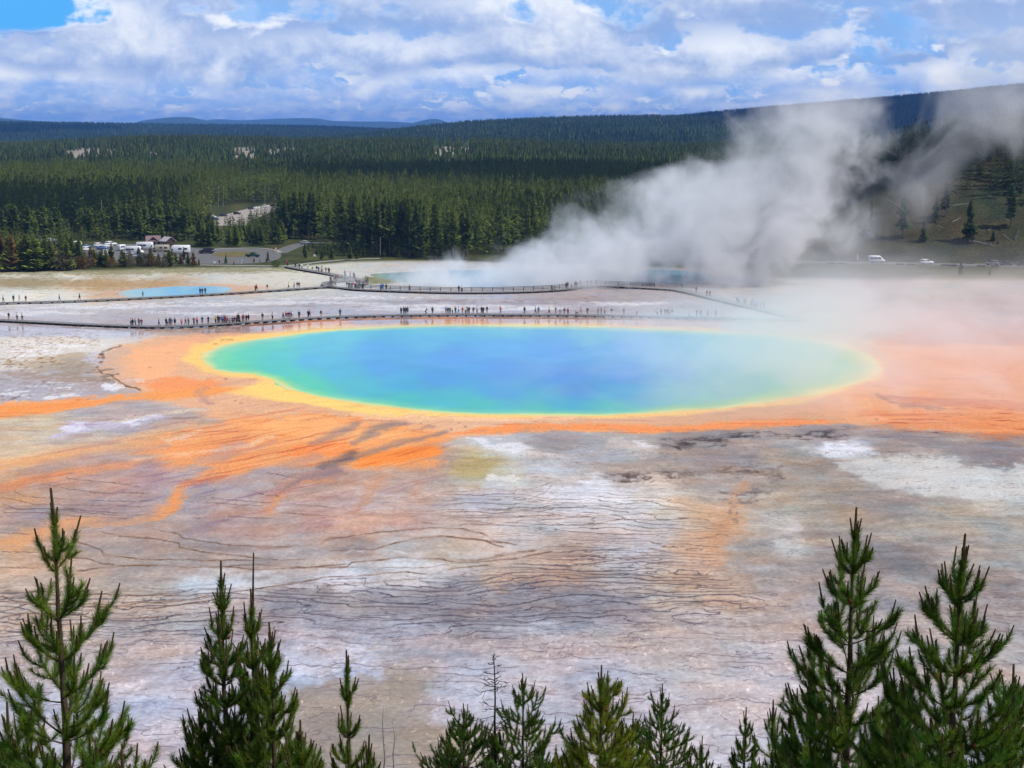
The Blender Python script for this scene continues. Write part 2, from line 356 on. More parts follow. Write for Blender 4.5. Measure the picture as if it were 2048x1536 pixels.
# --- wet flats between and below the two boardwalks
poly([(-300, 612), (200, 606), (640, 592), (1000, 598), (1500, 600), (1620, 640), (1300, 650), (700, 640), (330, 662), (-300, 652)], (178, 170, 178), 14, op=.55, rag=10, gain=.4, wet=.8)
for q in ("60 627 150 6", "300 612 160 4", "560 606 200 4", "760 612 120 5", "880 620 150 4", "1260 607 90 5", "420 628 120 3", "150 615 120 4", "40 606 120 3", "700 596 160 3", "980 612 120 3", "1060 616 90 3"):
    x, y, a, b = map(float, q.split()); poly([(x - a, y), (x, y - b), (x + a, y), (x, y + b)], (232, 226, 224), 4, ax=.12, op=.8, rag=5)
for q in ("860 603 150 3", "1010 607 140 3", "1180 600 150 4", "620 612 120 3", "1230 622 150 3", "1400 612 120 4"):
    x, y, a, b = map(float, q.split()); poly([(x - a, y), (x, y - b), (x + a, y), (x, y + b)], (140, 120, 116), 4, ax=.12, op=.55, rag=5)
poly([(-400, 648), (0, 648), (260, 657), (300, 668), (180, 676), (60, 676), (-400, 682)], (190, 172, 172), 6, op=.9, wet=.85, rag=3, gain=.3)
poly([(-300, 555), (120, 558), (330, 562), (360, 572), (200, 580), (40, 572), (-300, 575)], (176, 140, 92), 8, ax=.2, op=.75, rag=8)
poly([(170, 592), (230, 580), (330, 570), (470, 566), (560, 572), (500, 588), (330, 594)], (206, 160, 128), 8, ax=.2, op=.7)
poly([(-200, 560), (60, 556), (170, 562), (90, 575), (-200, 575)], (150, 140, 110), 6, ax=.2, op=.6, rag=8)
poly([(500, 536), (640, 548), (640, 566), (560, 575), (430, 566)], (212, 204, 188), 8, ax=.2, op=.6, rag=6)
poly([(706, 556), (760, 552), (830, 558), (800, 566), (720, 568)], (112, 112, 60), 4, ax=.2, op=.8)
poly([(-300, 536), (100, 540), (400, 533), (560, 534), (640, 540), (500, 545), (200, 549), (-300, 548)], (132, 124, 82), 5, ax=.2, op=.7, rag=7)

# --- white crust with dark speckle left of the pool, and its lip
poly([(-400, 676), (60, 674), (230, 662), (330, 664), (260, 690), (205, 705), (180, 730), (120, 738), (60, 748), (-400, 750)], (226, 216, 206), 6, op=.85, rag=12, gain=.35)
poly([(-400, 735), (60, 735), (170, 725), (190, 745), (260, 790), (200, 800), (60, 796), (-400, 806)], (182, 170, 172), 7, op=.8, rag=9, gain=.35, wet=.5)
poly([(40, 720), (130, 700), (180, 712), (190, 745), (130, 752), (60, 742)], (160, 130, 88), 8, op=.55, rag=22, gain=.2)
poly([(0, 742), (90, 748), (200, 752), (240, 768), (150, 766), (20, 756)], (158, 122, 86), 6, op=.55, rag=16)
for q in ("130 778 40 2", "95 790 40 2.5", "40 800 40 2", "60 772 30 1.5", "150 768 25 1.5", "20 785 40 1.5", "110 704 60 3", "50 712 60 4", "150 692 60 3"):
    x, y, a, b = map(float, q.split()); poly([(x - a, y), (x, y - b), (x + a, y), (x, y + b)], (238, 234, 232), 2.5, ax=.12, op=.9, rag=4)

# --- orange mats round the pool
ORANGE_P = [(198, 712), (240, 690), (320, 672), (420, 664), (520, 650), (650, 640), (900, 634), (1300, 640), (1600, 655), (1800, 690), (2300, 690), (2300, 872), (1900, 860), (1700, 846), (1500, 858), (1280, 864), (1100, 862), (980, 872), (900, 886), (760, 890), (600, 880), (430, 840), (330, 800), (285, 785), (230, 765), (195, 740)]
poly(ORANGE_P, (243, 176, 124), 9, op=.96, gain=.25, warp=.6)
poly([(480, 641), (640, 634), (900, 632), (1250, 634), (1560, 642), (1600, 660), (1300, 653), (900, 652), (640, 660), (520, 668)], (232, 152, 102), 5, op=.85, wet=.85, warp=.4)
poly([(360, 655), (430, 652), (560, 646), (600, 650), (520, 662), (420, 668)], (150, 120, 108), 5, op=.7, rag=7, wet=.9)
poly([(690, 640), (800, 636), (870, 640), (830, 650), (730, 655)], (158, 150, 162), 4, op=.75, rag=5, wet=.9)
poly([(930, 634), (1250, 636), (1280, 646), (1000, 648)], (176, 160, 158), 4, op=.6, rag=5, wet=.9)
poly([(355, 656), (430, 657), (425, 661), (370, 661)], (236, 232, 226), 2, ax=.2, op=.9)
poly([(250, 655), (480, 656), (470, 664), (280, 668)], (176, 132, 92), 5, ax=.2, op=.6, rag=6, wet=.9)
poly([(195, 738), (205, 712), (240, 694), (262, 704), (236, 728), (240, 748), (300, 770), (285, 782), (230, 768)], (206, 172, 150), 7, op=.75)
poly([(260, 700), (340, 682), (410, 676), (370, 720), (350, 752), (300, 765), (262, 745)], (250, 180, 128), 9, op=.8)
poly([(285, 770), (360, 752), (450, 757), (420, 778), (330, 790)], (248, 148, 86), 9, op=.8)
poly([(258, 762), (300, 764), (320, 768), (290, 770)], (236, 208, 200), 3, op=.7)
# the yellow apron of the pool
RIM = [(372, 720), (385, 690), (440, 676), (520, 666), (600, 655), (720, 648), (900, 645), (1200, 647), (1500, 660), (1680, 682), (1772, 726), (1757, 758), (1682, 782), (1600, 806), (1400, 828), (1250, 835), (1100, 837), (950, 835), (800, 827), (700, 819), (600, 806), (480, 790), (440, 776), (500, 770), (520, 760), (450, 752), (405, 742)]
poly(RIM, (252, 204, 118), 7, op=.95, warp=.45)
poly([(500, 770), (560, 770), (640, 795), (760, 818), (880, 826), (1000, 832), (880, 838), (740, 828), (600, 806), (500, 786)], (252, 210, 116), 5, op=.8, warp=.5)
poly([(700, 822), (820, 828), (1000, 838), (1160, 838), (1130, 846), (960, 846), (790, 838), (700, 830)], (246, 198, 150), 5, op=.75, rag=5)
poly([(880, 872), (1000, 850), (1150, 848), (1350, 850), (1600, 838), (1700, 842), (1500, 860), (1280, 865), (1100, 860), (980, 870)], (246, 146, 78), 7, op=.85, warp=.4)
# left stream
poly([(-400, 806), (0, 802), (120, 797), (260, 790), (330, 782), (420, 772), (480, 775), (400, 788), (330, 800), (250, 803), (150, 820), (0, 838), (-400, 850)], (246, 158, 86), 7, op=.92, rag=4, warp=.5)
poly([(0, 812), (150, 806), (250, 796), (180, 812), (0, 830)], (248, 146, 70), 7, op=.6, rag=6)
# the fan of run-off below the pool
poly([(300, 905), (400, 880), (520, 845), (640, 826), (760, 838), (880, 866), (900, 884), (872, 915), (880, 940), (790, 938), (690, 930), (600, 936), (520, 934), (440, 952), (400, 935), (320, 940)], (248, 158, 86), 16, op=.9, rag=8, gain=.12)
poly([(480, 850), (620, 835), (760, 850), (820, 870), (700, 890), (560, 880)], (250, 178, 112), 14, op=.75)
poly([(700, 905), (800, 890), (870, 895), (872, 915), (800, 925), (720, 930)], (246, 140, 58), 8, op=.9, rag=6)
poly([(560, 905), (640, 880), (720, 880), (700, 900), (620, 915)], (246, 138, 70), 9, op=.75, rag=6)
poly([(250, 905), (380, 862), (520, 828), (560, 840), (420, 885), (300, 920)], (244, 156, 92), 12, op=.7, rag=8)
poly([(100, 852), (220, 838), (340, 820), (420, 812), (425, 820), (330, 832), (250, 842), (160, 856)], (196, 170, 164), 6, op=.9, rag=5)
poly([(180, 850), (260, 835), (410, 814), (418, 819), (320, 834), (230, 850)], (216, 202, 172), 4, op=.85, rag=4)
poly([(98, 872), (125, 852), (170, 848), (250, 846), (330, 832), (335, 836), (240, 854), (165, 866), (120, 874)], (196, 186, 200), 4, op=.9, rag=5)
poly([(110, 866), (130, 855), (165, 853), (150, 865)], (228, 222, 230), 3, op=.8, rag=5)
poly([(230, 848), (330, 834), (300, 840), (250, 852)], (232, 228, 236), 3, op=.8, rag=4)
poly([(320, 884), (400, 868), (370, 885), (330, 892)], (240, 206, 178), 6, op=.7, rag=5)
for pts, c, w, o in (
    ([(0, 985), (60, 962), (150, 944), (300, 922), (420, 900), (520, 872)], (238, 150, 92), [7, 5, 5, 5, 4], .8),
    ([(-50, 940), (60, 925), (180, 902), (300, 880), (420, 850)], (238, 160, 96), [12, 10, 8, 6], .7),
    ([(-60, 1000), (0, 984), (70, 966), (110, 945)], (190, 130, 96), [8, 6, 4], .6),
    ([(520, 900), (470, 930), (420, 948), (380, 962), (362, 985), (345, 1012), (310, 1030)], (240, 150, 84), [10, 9, 6, 4.5, 4.5, 7], .8),
    ([(345, 1010), (320, 1028), (260, 1040), (150, 1050), (60, 1078), (-20, 1098)], (226, 158, 104), [9, 8, 7, 8, 10, 12], .8),
    ([(365, 985), (352, 1010), (335, 1030), (290, 1038)], (236, 150, 84), [3, 4, 3], .7),
    ([(700, 930), (650, 950), (600, 965), (560, 985), (545, 1010), (530, 1036)], (196, 138, 116), [9, 9, 7, 6, 5], .75),
    ([(690, 942), (650, 962), (585, 970), (560, 1000), (535, 1036)], (218, 150, 96), [2.5, 2.5, 2, 3], .7),
    ([(780, 940), (752, 965), (730, 1000), (705, 1035)], (200, 140, 104), [9, 6, 4, 5], .7),
    ([(838, 960), (830, 990), (822, 1000)], (206, 150, 118), [5, 4, 3], .6),
    ([(-60, 905), (80, 900), (200, 890), (320, 858), (400, 846)], (222, 180, 140), [8, 6, 4], .5),
    ([(600, 812), (520, 840), (420, 868), (330, 900)], (246, 176, 110), [4, 4, 5], .5),
    ([(640, 855), (540, 880), (450, 905), (380, 915)], (240, 140, 70), [3, 4, 4], .6),
    ([(560, 870), (480, 892), (400, 905), (330, 912), (250, 925)], (244, 206, 170), [2.5, 3, 2.5], .7),
    ([(2300, 850), (2048, 838), (1900, 836), (1780, 832), (1700, 822)], (222, 132, 80), [9, 8, 7, 5], .8),
    ([(2300, 868), (2048, 856), (1960, 850), (1850, 852), (1720, 846)], (222, 130, 76), [7, 6, 5, 3], .85),
    ([(2200, 822), (2040, 816), (1930, 808), (1840, 800), (1760, 790)], (200, 120, 92), [6, 5, 4], .6),
    ([(1900, 818), (1860, 816), (1790, 806), (1745, 782)], (150, 110, 108), [2, 4, 3, 2], .5)):
    stroke(pts, c, w, op=o, rag=3)
# fine threads of colour in the mats
thr_ = sst(.12, .55, FIB) * np.clip(fanm * 1.3, 0, 1); COL += thr_[..., None] * np.array([-34, -40, -16], np.float32)
thr2 = sst(.15, .6, -FIB) * np.clip(fanm * 1.2, 0, 1); COL += thr2[..., None] * np.array([8, 16, 22], np.float32)
thr3 = sst(.2, .6, fbm(Xg / 9 - W1, Yg / 1.7 + Xg * .02, 29, 5, .6)) * band0(PX, PY); COL += thr3[..., None] * np.array([-22, -30, -18], np.float32)
# purple-grey channels
for pts, w, o, c in (
    ([(724, 840), (700, 856), (672, 868), (640, 884), (610, 890)], [2, 6, 5, 2], .85, (154, 128, 122)),
    ([(828, 846), (790, 848), (756, 858), (738, 872), (712, 884), (695, 884)], [2, 6, 6, 4, 3], .9, (150, 126, 118)),
    ([(905, 858), (872, 872), (838, 880), (805, 882), (770, 894), (720, 910), (690, 922)], [2, 4, 4, 4, 4, 3], .85, (150, 126, 116)),
    ([(872, 856), (858, 851), (846, 858), (800, 866)], [1.2, 2, 1.5], .7, (160, 118, 110)),
    ([(650, 905), (600, 925), (520, 950), (430, 965)], [6, 8, 9, 5], .6, (166, 142, 142)),
    ([(720, 900), (680, 920), (655, 930), (640, 940)], [3, 6, 6, 3], .9, (104, 92, 98)),
    ([(690, 938), (660, 948), (610, 956), (560, 985)], [5, 7, 4, 2], .7, (130, 116, 126)),
    ([(500, 880), (460, 896), (430, 915), (380, 926)], [3, 7, 8, 4], .55, (176, 148, 152)),
    ([(560, 880), (480, 905), (440, 920)], [2, 4, 2], .5, (170, 136, 136)),
    ([(350, 890), (250, 905), (130, 925), (40, 950)], [3, 6, 7, 5], .5, (180, 150, 140)),
    ([(440, 1045), (400, 1058), (370, 1066)], [3, 8, 4], .6, (146, 130, 138)),
    ([(420, 772), (390, 782), (412, 800), (430, 808)], [2, 3, 4, 2], .65, (176, 136, 128)),
    ([(520, 756), (470, 765), (420, 772)], [1, 2, 2], .5, (190, 136, 116))):
    stroke(pts, c, w, op=o, rag=2.5, warp=.3)
for x, y, a in ((905, 858, 3), (932, 853, 3), (918, 846, 2), (700, 829, 2), (650, 832, 2), (420, 757, 5), (450, 756, 4), (430, 792, 4), (480, 805, 4), (470, 800, 3), (620, 840, 3), (300, 735, 4), (340, 706, 7), (430, 688, 5), (450, 680, 14), (1238 - 700, 838, 2), (282, 855, 3), (1752, 838, 3), (842, 846, 2), (618, 842, 4), (270, 830, 1)):
    stroke([(x - a, y + .5), (x + a, y - .5)], (132, 84, 60), .55, op=.75, fade=True, warp=.3, rag=1)

# --- dark lips and crust
for pts, w in (([(248, 690), (225, 696), (204, 703), (198, 714), (202, 728), (194, 735), (206, 746), (224, 752), (238, 762), (252, 772), (272, 776), (285, 782)], 1.6), ([(204, 706), (206, 716), (198, 728)], 2.6)):
    line(pts, w, (104, 74, 50), .9)
poly([(205, 770), (220, 764), (245, 766), (262, 780), (240, 786), (215, 782)], (234, 230, 234), 3, op=.9, rag=3)
poly([(170, 722), (182, 706), (196, 706), (200, 725), (188, 735)], (200, 194, 204), 4, op=.85, rag=6)
poly([(180, 740), (215, 748), (240, 768), (215, 770)], (120, 100, 84), 4, op=.6, rag=12)
GREY = [(930, 880), (1050, 864), (1250, 868), (1440, 866), (1640, 850), (1760, 858), (1650, 872), (1400, 888), (1290, 894), (1150, 888)]
poly(GREY, (150, 140, 140), 8, op=.65, rag=8, gain=.5)
for k in range(110):
    rr = random.Random(k); x = rr.uniform(1290, 1660); y = 866 + (1640 - x) * 0.07 + rr.gauss(0, 4.5)
    stroke([(x, y), (x + rr.uniform(10, 50), y - rr.uniform(0, 3))], (70, 62, 62), rr.uniform(.3, .8), op=.8, rag=1.6)
for k in range(150):
    rr = random.Random(100 + k); x, y = rr.choice([(1310, 945), (1340, 955), (1480, 940), (1520, 948), (1260, 955), (1380, 950), (1500, 990)]); x += rr.uniform(-60, 50); y += rr.uniform(-9, 9)
    stroke([(x, y), (x + rr.uniform(8, 30), y - rr.uniform(-1, 2))], (92, 72, 62), rr.uniform(.3, .7), op=.65, rag=2)
# white patches
for pts, c, o, rg in (
    ([(955, 888), (990, 883), (1030, 884), (1060, 893), (1040, 902), (1000, 906), (975, 900)], (232, 228, 230), .95, 5),
    ([(1215, 876), (1275, 874), (1300, 890), (1280, 906), (1250, 898), (1222, 888)], (206, 194, 184), .8, 8),
    ([(1250, 876), (1270, 876), (1292, 892), (1275, 896)], (236, 232, 234), .9, 3),
    ([(900, 945), (950, 926), (990, 926), (1040, 944), (1030, 958), (960, 966), (915, 962)], (180, 164, 128), .6, 9),
    ([(960, 958), (990, 954), (1022, 948), (1030, 958), (1000, 966), (965, 966)], (240, 236, 230), .95, 4),
    ([(1655, 888), (1690, 882), (1730, 888), (1760, 902), (1700, 908), (1668, 900)], (226, 226, 234), .9, 7),
    ([(1720, 920), (1800, 910), (1900, 918), (2000, 935), (2300, 950), (2300, 1005), (1950, 990), (1800, 985), (1740, 962), (1690, 945)], (208, 204, 200), .9, 8),
    ([(1540, 1062), (1590, 1056), (1620, 1064), (1580, 1070)], (206, 198, 196), .7, 5),
    ([(1110, 975), (1190, 966), (1270, 980), (1230, 998), (1150, 1005), (1080, 992)], (228, 222, 226), .6, 8),
    ([(820, 1160), (880, 1130), (940, 1140), (890, 1146), (830, 1158)], (206, 202, 206), .4, 6),
    ([(370, 1182), (420, 1164), (520, 1150), (600, 1148), (560, 1166), (470, 1182), (400, 1190)], (206, 202, 205), .7, 9),
    ([(560, 1175), (650, 1160), (700, 1155), (690, 1168), (620, 1178)], (214, 208, 212), .7, 5),
    ([(650, 1096), (720, 1094), (740, 1098), (690, 1102)], (220, 214, 216), .8, 4),
    ([(800, 1132), (850, 1122), (900, 1126), (880, 1136), (830, 1140)], (218, 212, 214), .8, 4),
    ([(650, 1158), (690, 1156), (705, 1162), (660, 1170)], (216, 210, 216), .8, 4),
    ([(900, 1096), (960, 1090), (1000, 1100), (960, 1106), (900, 1104)], (204, 198, 198), .6, 7),
    ([(1290, 1080), (1310, 1085), (1290, 1120), (1260, 1150), (1240, 1180), (1220, 1160), (1250, 1120)], (184, 182, 194), .5, 9),
    ([(1280, 1200), (1300, 1250), (1240, 1280), (1200, 1250)], (178, 170, 178), .4, 10),
    ([(600, 1180), (700, 1195), (900, 1165), (1150, 1160), (1230, 1180), (1290, 1225), (1150, 1240), (900, 1235), (650, 1250), (500, 1240)], (150, 143, 150), .22, 18),
    ([(590, 1440), (610, 1390), (690, 1350), (760, 1338), (820, 1370), (870, 1430), (900, 1500), (860, 1600), (560, 1600), (600, 1500)], (158, 143, 130), .85, 14),
    ([(600, 1420), (680, 1400), (720, 1430), (660, 1470), (600, 1470)], (136, 122, 114), .5, 10)):
    poly(pts, c, 4.5, op=o, rag=rg, gain=.35)
# brown-orange edge of the right-hand terrace
for pts, w, o in (([(1500, 940), (1480, 985), (1465, 1040), (1445, 1060), (1430, 1085), (1440, 1110), (1430, 1130)], [3, 5, 9, 9, 8, 6], .5), ([(1330, 990), (1380, 1010), (1420, 1035), (1440, 1060), (1400, 1090), (1350, 1110)], [8, 12, 14, 14, 14], .4)):
    stroke(pts, (204, 146, 104), w, op=o, rag=6)
for k in range(46):
    rr = random.Random(300 + k); t = rr.random(); x = 1545 - 90 * t + rr.uniform(-20, 14); y = 940 + 100 * t + rr.uniform(-8, 8)
    stroke([(x, y), (x + rr.uniform(8, 22), y - rr.uniform(1, 5))], (112, 100, 102), rr.uniform(.7, 1.4), op=.55, rag=2)
for pts, w, c, o in (([(1500, 1085), (1600, 1068), (1680, 1072), (1760, 1100)], [3, 6, 4], (128, 116, 114), .6), ([(1620, 990), (1700, 1000), (1850, 998), (1960, 1004)], [4, 6, 4], (138, 122, 116), .55),
    ([(1700, 1120), (1790, 1130), (1900, 1158), (2080, 1150)], [12, 16, 8, 5], (126, 114, 112), .55), ([(1760, 870), (1860, 884), (1960, 904), (2100, 912)], [4, 7, 9], (128, 118, 122), .6), ([(1440, 905), (1400, 925), (1380, 950)], [10, 16, 8], (140, 126, 130), .5)):
    stroke(pts, c, w, op=o, rag=6)

# --- terrace lips traced one by one
LC = (108, 78, 58)
for s in ("590 478,700 505,900 520,1045 545,1055 575,1200 595,1300 612,1550 635,1640 645,1840 640", "915 465,1050 490,1065 512,1190 535,1380 560,1600 565,1870 555,1930 515,2048 508", "360 515,410 520,480 550,580 580,610 610,720 625,850 643,1100 645,1700 645",
          "370 622,480 630,590 660,700 675,980 675,1120 690,1300 682,1500 668,1700 685,2048 688", "440 710,600 685,720 680,980 676", "0 828,200 828,450 850,600 845,900 850,1250 850,1500 815,1770 770,1900 745,2048 740",
          "0 850,100 890,250 900,430 893,700 910,830 890,1000 890,1100 875,1250 850", "0 945,60 935,150 905,250 900,560 920,750 915,900 930,1040 905,1230 880,1500 850", "0 985,120 955,400 960,560 985,750 990,960 970", "1300 682,1560 702,1750 690,2048 670"):
    line(z4(s), 2.4, (150, 118, 98), .24, .8); line(z4(s), 1.05, LC, .95)
for s in ("80 235,130 265,230 275,550 295,700 300,900 295", "235 195,380 225,600 255,900 250", "0 275,200 315,560 325,900 330", "0 340,300 345,700 385,900 380", "380 165,560 180,840 215", "0 310,100 345,500 350,700 372,960 385", "0 362,250 368,500 392,760 402",
          "0 595,230 598", "0 685,100 690,230 692", "0 480,180 495", "1230 280,1480 300,1600 310", "1100 300,1300 312,1560 330", "1560 130,1700 160,1760 170", "1460 240,1560 262,1640 268", "1620 370,1760 375,2000 390", "1120 395,1400 392,1600 400", "1700 320,1900 330,2040 345"):
    line(z4(s), .8, (104, 82, 74), .75)
for s in ("0 530,180 500,350 480,620 455,800 460,920 490,1000 530,1080 548,1130 560", "0 590,270 580,430 540,520 520,690 505,820 520,930 530,1010 560,1060 570", "0 690,130 685,160 660,320 640,440 630,560 638,690 640,770 655,860 650,1050 610,1260 575",
          "700 505,880 520,980 536,1080 546", "770 655,900 652,1100 640,1200 620,1340 590", "780 640,940 640,1100 610,1250 585", "0 745,170 745,330 720,480 715,620 730,760 690,1000 670"):
    line(z4(s, 650), 2.6, (150, 118, 98), .26, .8); line(z4(s, 650), 1.1, LC, .95)
for s in ("0 795,200 780,400 760,700 750,1100 720", "0 690,300 685,600 690,760 660", "700 365,1000 355,1100 350,1400 335,1600 335,1850 300", "640 390,1000 380,1500 385,1800 410,2048 405", "1030 425,1200 432,1500 440,1760 400", "560 420,800 440,1000 425", "1150 240,1250 215,1330 190", "1190 290,1290 250,1330 205", "1240 350,1500 330,1800 310,1930 295"):
    line(z4(s, 650), .8, (110, 86, 74), .75)

# --- the net of fine lips and cracks: level lines of a wandering field
def contours(field, w, col, mask, op):
    gyv, gxv = np.gradient(field); 
    dpx = np.gradient(PX, axis=1); dpy = np.gradient(PY, axis=0)
    gr = np.hypot(gxv / dpx, gyv / dpy) + 1e-5
    d = np.abs(field - np.round(field)) / gr
    a = (1 - sst(w * .35, w * 1.5, d)) * mask * op * np.clip(1.2 - gr * 3.0, 0, 1)
    COL[:] = COL * (1 - a[..., None]) + np.asarray(col, np.float32) * a[..., None]
def band(pts, soft, ax=.5):
    m = np.zeros_like(PX); k = box(pts, soft * 2.5); x = QX[k]; y = QY[k]
    d, _ = seg_dist(x, y, pts, ax, True); m[k] = sst(-soft, soft, np.where(inside(x, y, pts), d, -d)); return m
n1 = fbm(Xg / 16, Yg / 9, 201, 4); n2 = fbm(Xg / 5, Yg / 3, 211, 4); gate = fbm(Xg / 8, Yg / 2.5, 221, 3); gate2 = fbm(Xg / 2.2, Yg / 1.4, 231, 3)
lowY = np.log(np.maximum(Yg, 1.0))
MA = band([(-200, 1190), (300, 1180), (620, 1170), (1000, 1130), (1240, 1090), (1400, 1120), (1520, 1190), (1500, 1240), (1300, 1260), (900, 1262), (500, 1270), (-200, 1290)], 22)
contours(lowY * 62 + n1 * 2.2 + n2 * .3 + Xg * .02, 1.0, (70, 62, 74), MA * sst(-.45, .0, gate), .95)
contours(lowY * 95 + n1 * 3.2 + n2 * .3 - Xg * .015 + .3, .75, (78, 70, 82), MA * sst(-.35, .1, gate2 * .5 - gate * .5), .85)
contours(lowY * 70 - n1 * 2.4 + n2 * .4 + Xg * .10, .65, (84, 74, 82), MA * sst(-.2, .2, gate2), .75)
contours(lowY * 40 + n1 * 3.2 + n2 * .7 - Xg * .03 + .4, .7, (92, 74, 70), MA * sst(-.05, .3, -gate), .7)
MB = band([(880, 985), (1300, 985), (1440, 1040), (1440, 1140), (1300, 1160), (1000, 1130), (1150, 1080), (900, 1050)], 20)
contours(lowY * 80 + n1 * 2.0 + n2 * .3 + Xg * .05, .8, (100, 78, 70), MB * sst(-.45, .0, gate), .85)
contours(lowY * 120 - n1 * 1.6 + n2 * .35 + Xg * .08, .6, (116, 92, 82), MB * sst(-.3, .2, -gate), .75)
MC = band([(-200, 1000), (120, 1000), (330, 1030), (300, 1050), (100, 1060), (-200, 1080)], 18) * .8 + band([(560, 985), (900, 965), (980, 1010), (900, 1040), (560, 1050)], 15) * .5
contours(lowY * 60 + n1 * 1.6 + n2 * .6, .65, (118, 96, 90), np.clip(MC, 0, 1) * sst(-.2, .2, gate), .7)
MD = band([(-200, 1270), (500, 1260), (1300, 1255), (1560, 1180), (2300, 1200), (2300, 1640), (-200, 1640)], 26)
contours(lowY * 30 + n1 * 2.0 + n2 * .7 + Xg * .06, .9, (108, 94, 102), MD * sst(-.2, .15, gate), .8)
contours(lowY * 44 - n1 * 1.6 + n2 * .7 - Xg * .08, .65, (120, 104, 108), MD * sst(-.1, .25, gate2), .7)
contours(lowY * 16 - n1 * 2.0 + fbm(Xg / 2.2, Yg / 2.2, 241, 4) * 1.4 - Xg * .22, .6, (128, 108, 108), MD * sst(.0, .3, gate2) , .65)
ME = band([(1440, 1060), (1700, 1080), (2300, 1090), (2300, 1240), (1500, 1200)], 22)
contours(lowY * 46 + n1 * 2.4 + n2 * 1.6, .7, (116, 100, 98), ME * sst(-.15, .25, gate), .7)
MF = band([(1000, 880), (1700, 880), (2300, 900), (2300, 1050), (1550, 1050), (1300, 985), (1000, 975)], 20)
contours(lowY * 80 + n1 * 2.0 + n2 * 1.8, .7, (122, 106, 100), MF * sst(-.1, .3, gate), .65)
# crust speckle: pale flecks near, brown pitting on the far flats
fl = fbm(Xg / .45, Yg / .9, 301, 3); COL += (sst(.42, .6, fl) * sst(1180, 1300, PY) * 34 * sst(-.1, .3, tint))[..., None]
fl2 = fbm(Xg / 2.2, Yg / 3.2, 311, 4); farm = (1 - sst(640, 700, PY)); COL -= (sst(.1, .5, fl2) * farm * sst(-.1, .3, F1) * 32)[..., None] * np.array([.8, 1, 1.1], np.float32)
lm = ((PX < 200) & (PY > 660) & (PY < 800)); COL -= (sst(.12, .35, fbm(Xg / 1.1, Yg / 2.0, 331, 3)) * lm * sst(-.2, .3, W1) * 55)[..., None] * np.array([.7, 1, 1.3], np.float32)

# beyond the basin: meadow, forest floor, far country
grassn = fbm(Xg / 12, Yg / 12, 401, 4)
fl_col = np.array([70, 74, 36], np.float32) + grassn[..., None] * np.array([26, 20, 10], np.float32)
edge = np.interp(PX, [-400, 0, 180, 390, 400, 560, 600, 700, 900, 1500, 1560, 2100, 2500], [545, 544, 542, 536, 536, 535, 533, 524, 522, 540, 547, 552, 556])
a = 1 - sst(-5, 3, QY * .5 + PY * .5 - edge)
COL = COL * (1 - a[..., None]) + fl_col * a[..., None]
m = PX > 1500; a = (1 - sst(4, 16, np.abs(PY - 545 - (PX - 1500) * .008))) * m * .75
COL = COL * (1 - a[..., None]) + np.array([98, 92, 48], np.float32) * a[..., None]
WET = WET * (1 - (PY < 560))
COL = np.clip(COL, 12, 250)
ALB = 0.91
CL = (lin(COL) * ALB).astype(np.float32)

gm = bpy.data.materials.new('sinter'); gm.use_nodes = True
def build_ground_mat():
    nt = gm.node_tree; b = nt.nodes['Principled BSDF']
    a = nn(nt, 'ShaderNodeAttribute', attribute_name='Col'); w = nn(nt, 'ShaderNodeAttribute', attribute_name='wet')
    g = nn(nt, 'ShaderNodeNewGeometry'); p = g.outputs['Position']
    f = noise_(nt, p, 2.2, 5, 0.65); f2 = noise_(nt, p, 0.35, 4, 0.6)
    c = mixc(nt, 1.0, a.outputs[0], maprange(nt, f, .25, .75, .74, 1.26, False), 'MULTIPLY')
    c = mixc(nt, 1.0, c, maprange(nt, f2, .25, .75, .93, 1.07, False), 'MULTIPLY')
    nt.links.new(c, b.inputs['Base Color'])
    wn = math_(nt, 'MULTIPLY', w.outputs['Fac'], maprange(nt, f2, .35, .5, .75, 1.0))
    nt.links.new(maprange(nt, wn, 0, .85, .85, .035, False), b.inputs['Roughness'])
    nt.links.new(maprange(nt, wn, 0, .8, .12, .9, False), b.inputs['Specular IOR Level'])
    bp = nn(nt, 'ShaderNodeBump'); bp.inputs['Distance'].default_value = 0.12
    nt.links.new(maprange(nt, wn, 0, .5, .35, 0.0, False), bp.inputs['Strength']); nt.links.new(noise_(nt, p, 1.1, 6, .65), bp.inputs['Height'])
    nt.links.new(bp.outputs[0], b.inputs['Normal'])
build_ground_mat()
Vg = np.stack([Xg, Yg, np.zeros_like(Xg)], -1).reshape(-1, 3)
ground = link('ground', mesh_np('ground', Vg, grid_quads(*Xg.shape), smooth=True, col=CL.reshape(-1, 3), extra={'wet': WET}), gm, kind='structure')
del Vg

# ------------------------------------------------------------------ pools
def dense(pts, n, closed=True):
    """Catmull-Rom through the points, resampled evenly"""
    p = np.asarray(pts, float); k = len(p); out = []
    rng = range(k) if closed else range(k - 1)
    for i in rng:
        if closed: a, b, c, d = p[(i - 1) % k], p[i], p[(i + 1) % k], p[(i + 2) % k]
        else: a, b, c, d = p[max(i - 1, 0)], p[i], p[i + 1], p[min(i + 2, k - 1)]
        for t in np.linspace(0, 1, 24, endpoint=False):
            out.append(.5 * ((2 * b) + (-a + c) * t + (2 * a - 5 * b + 4 * c - d) * t * t + (-a + 3 * b - 3 * c + d) * t ** 3))
    if not closed: out.append(p[-1])
    out = np.array(out); q = np.vstack([out, out[:1]]) if closed else out
    s = np.concatenate([[0], np.cumsum(np.linalg.norm(np.diff(q, axis=0), axis=1))]); u = np.linspace(0, s[-1], n, endpoint=not closed)
    return np.stack([np.interp(u, s, q[:, j]) for j in range(q.shape[1])], 1)
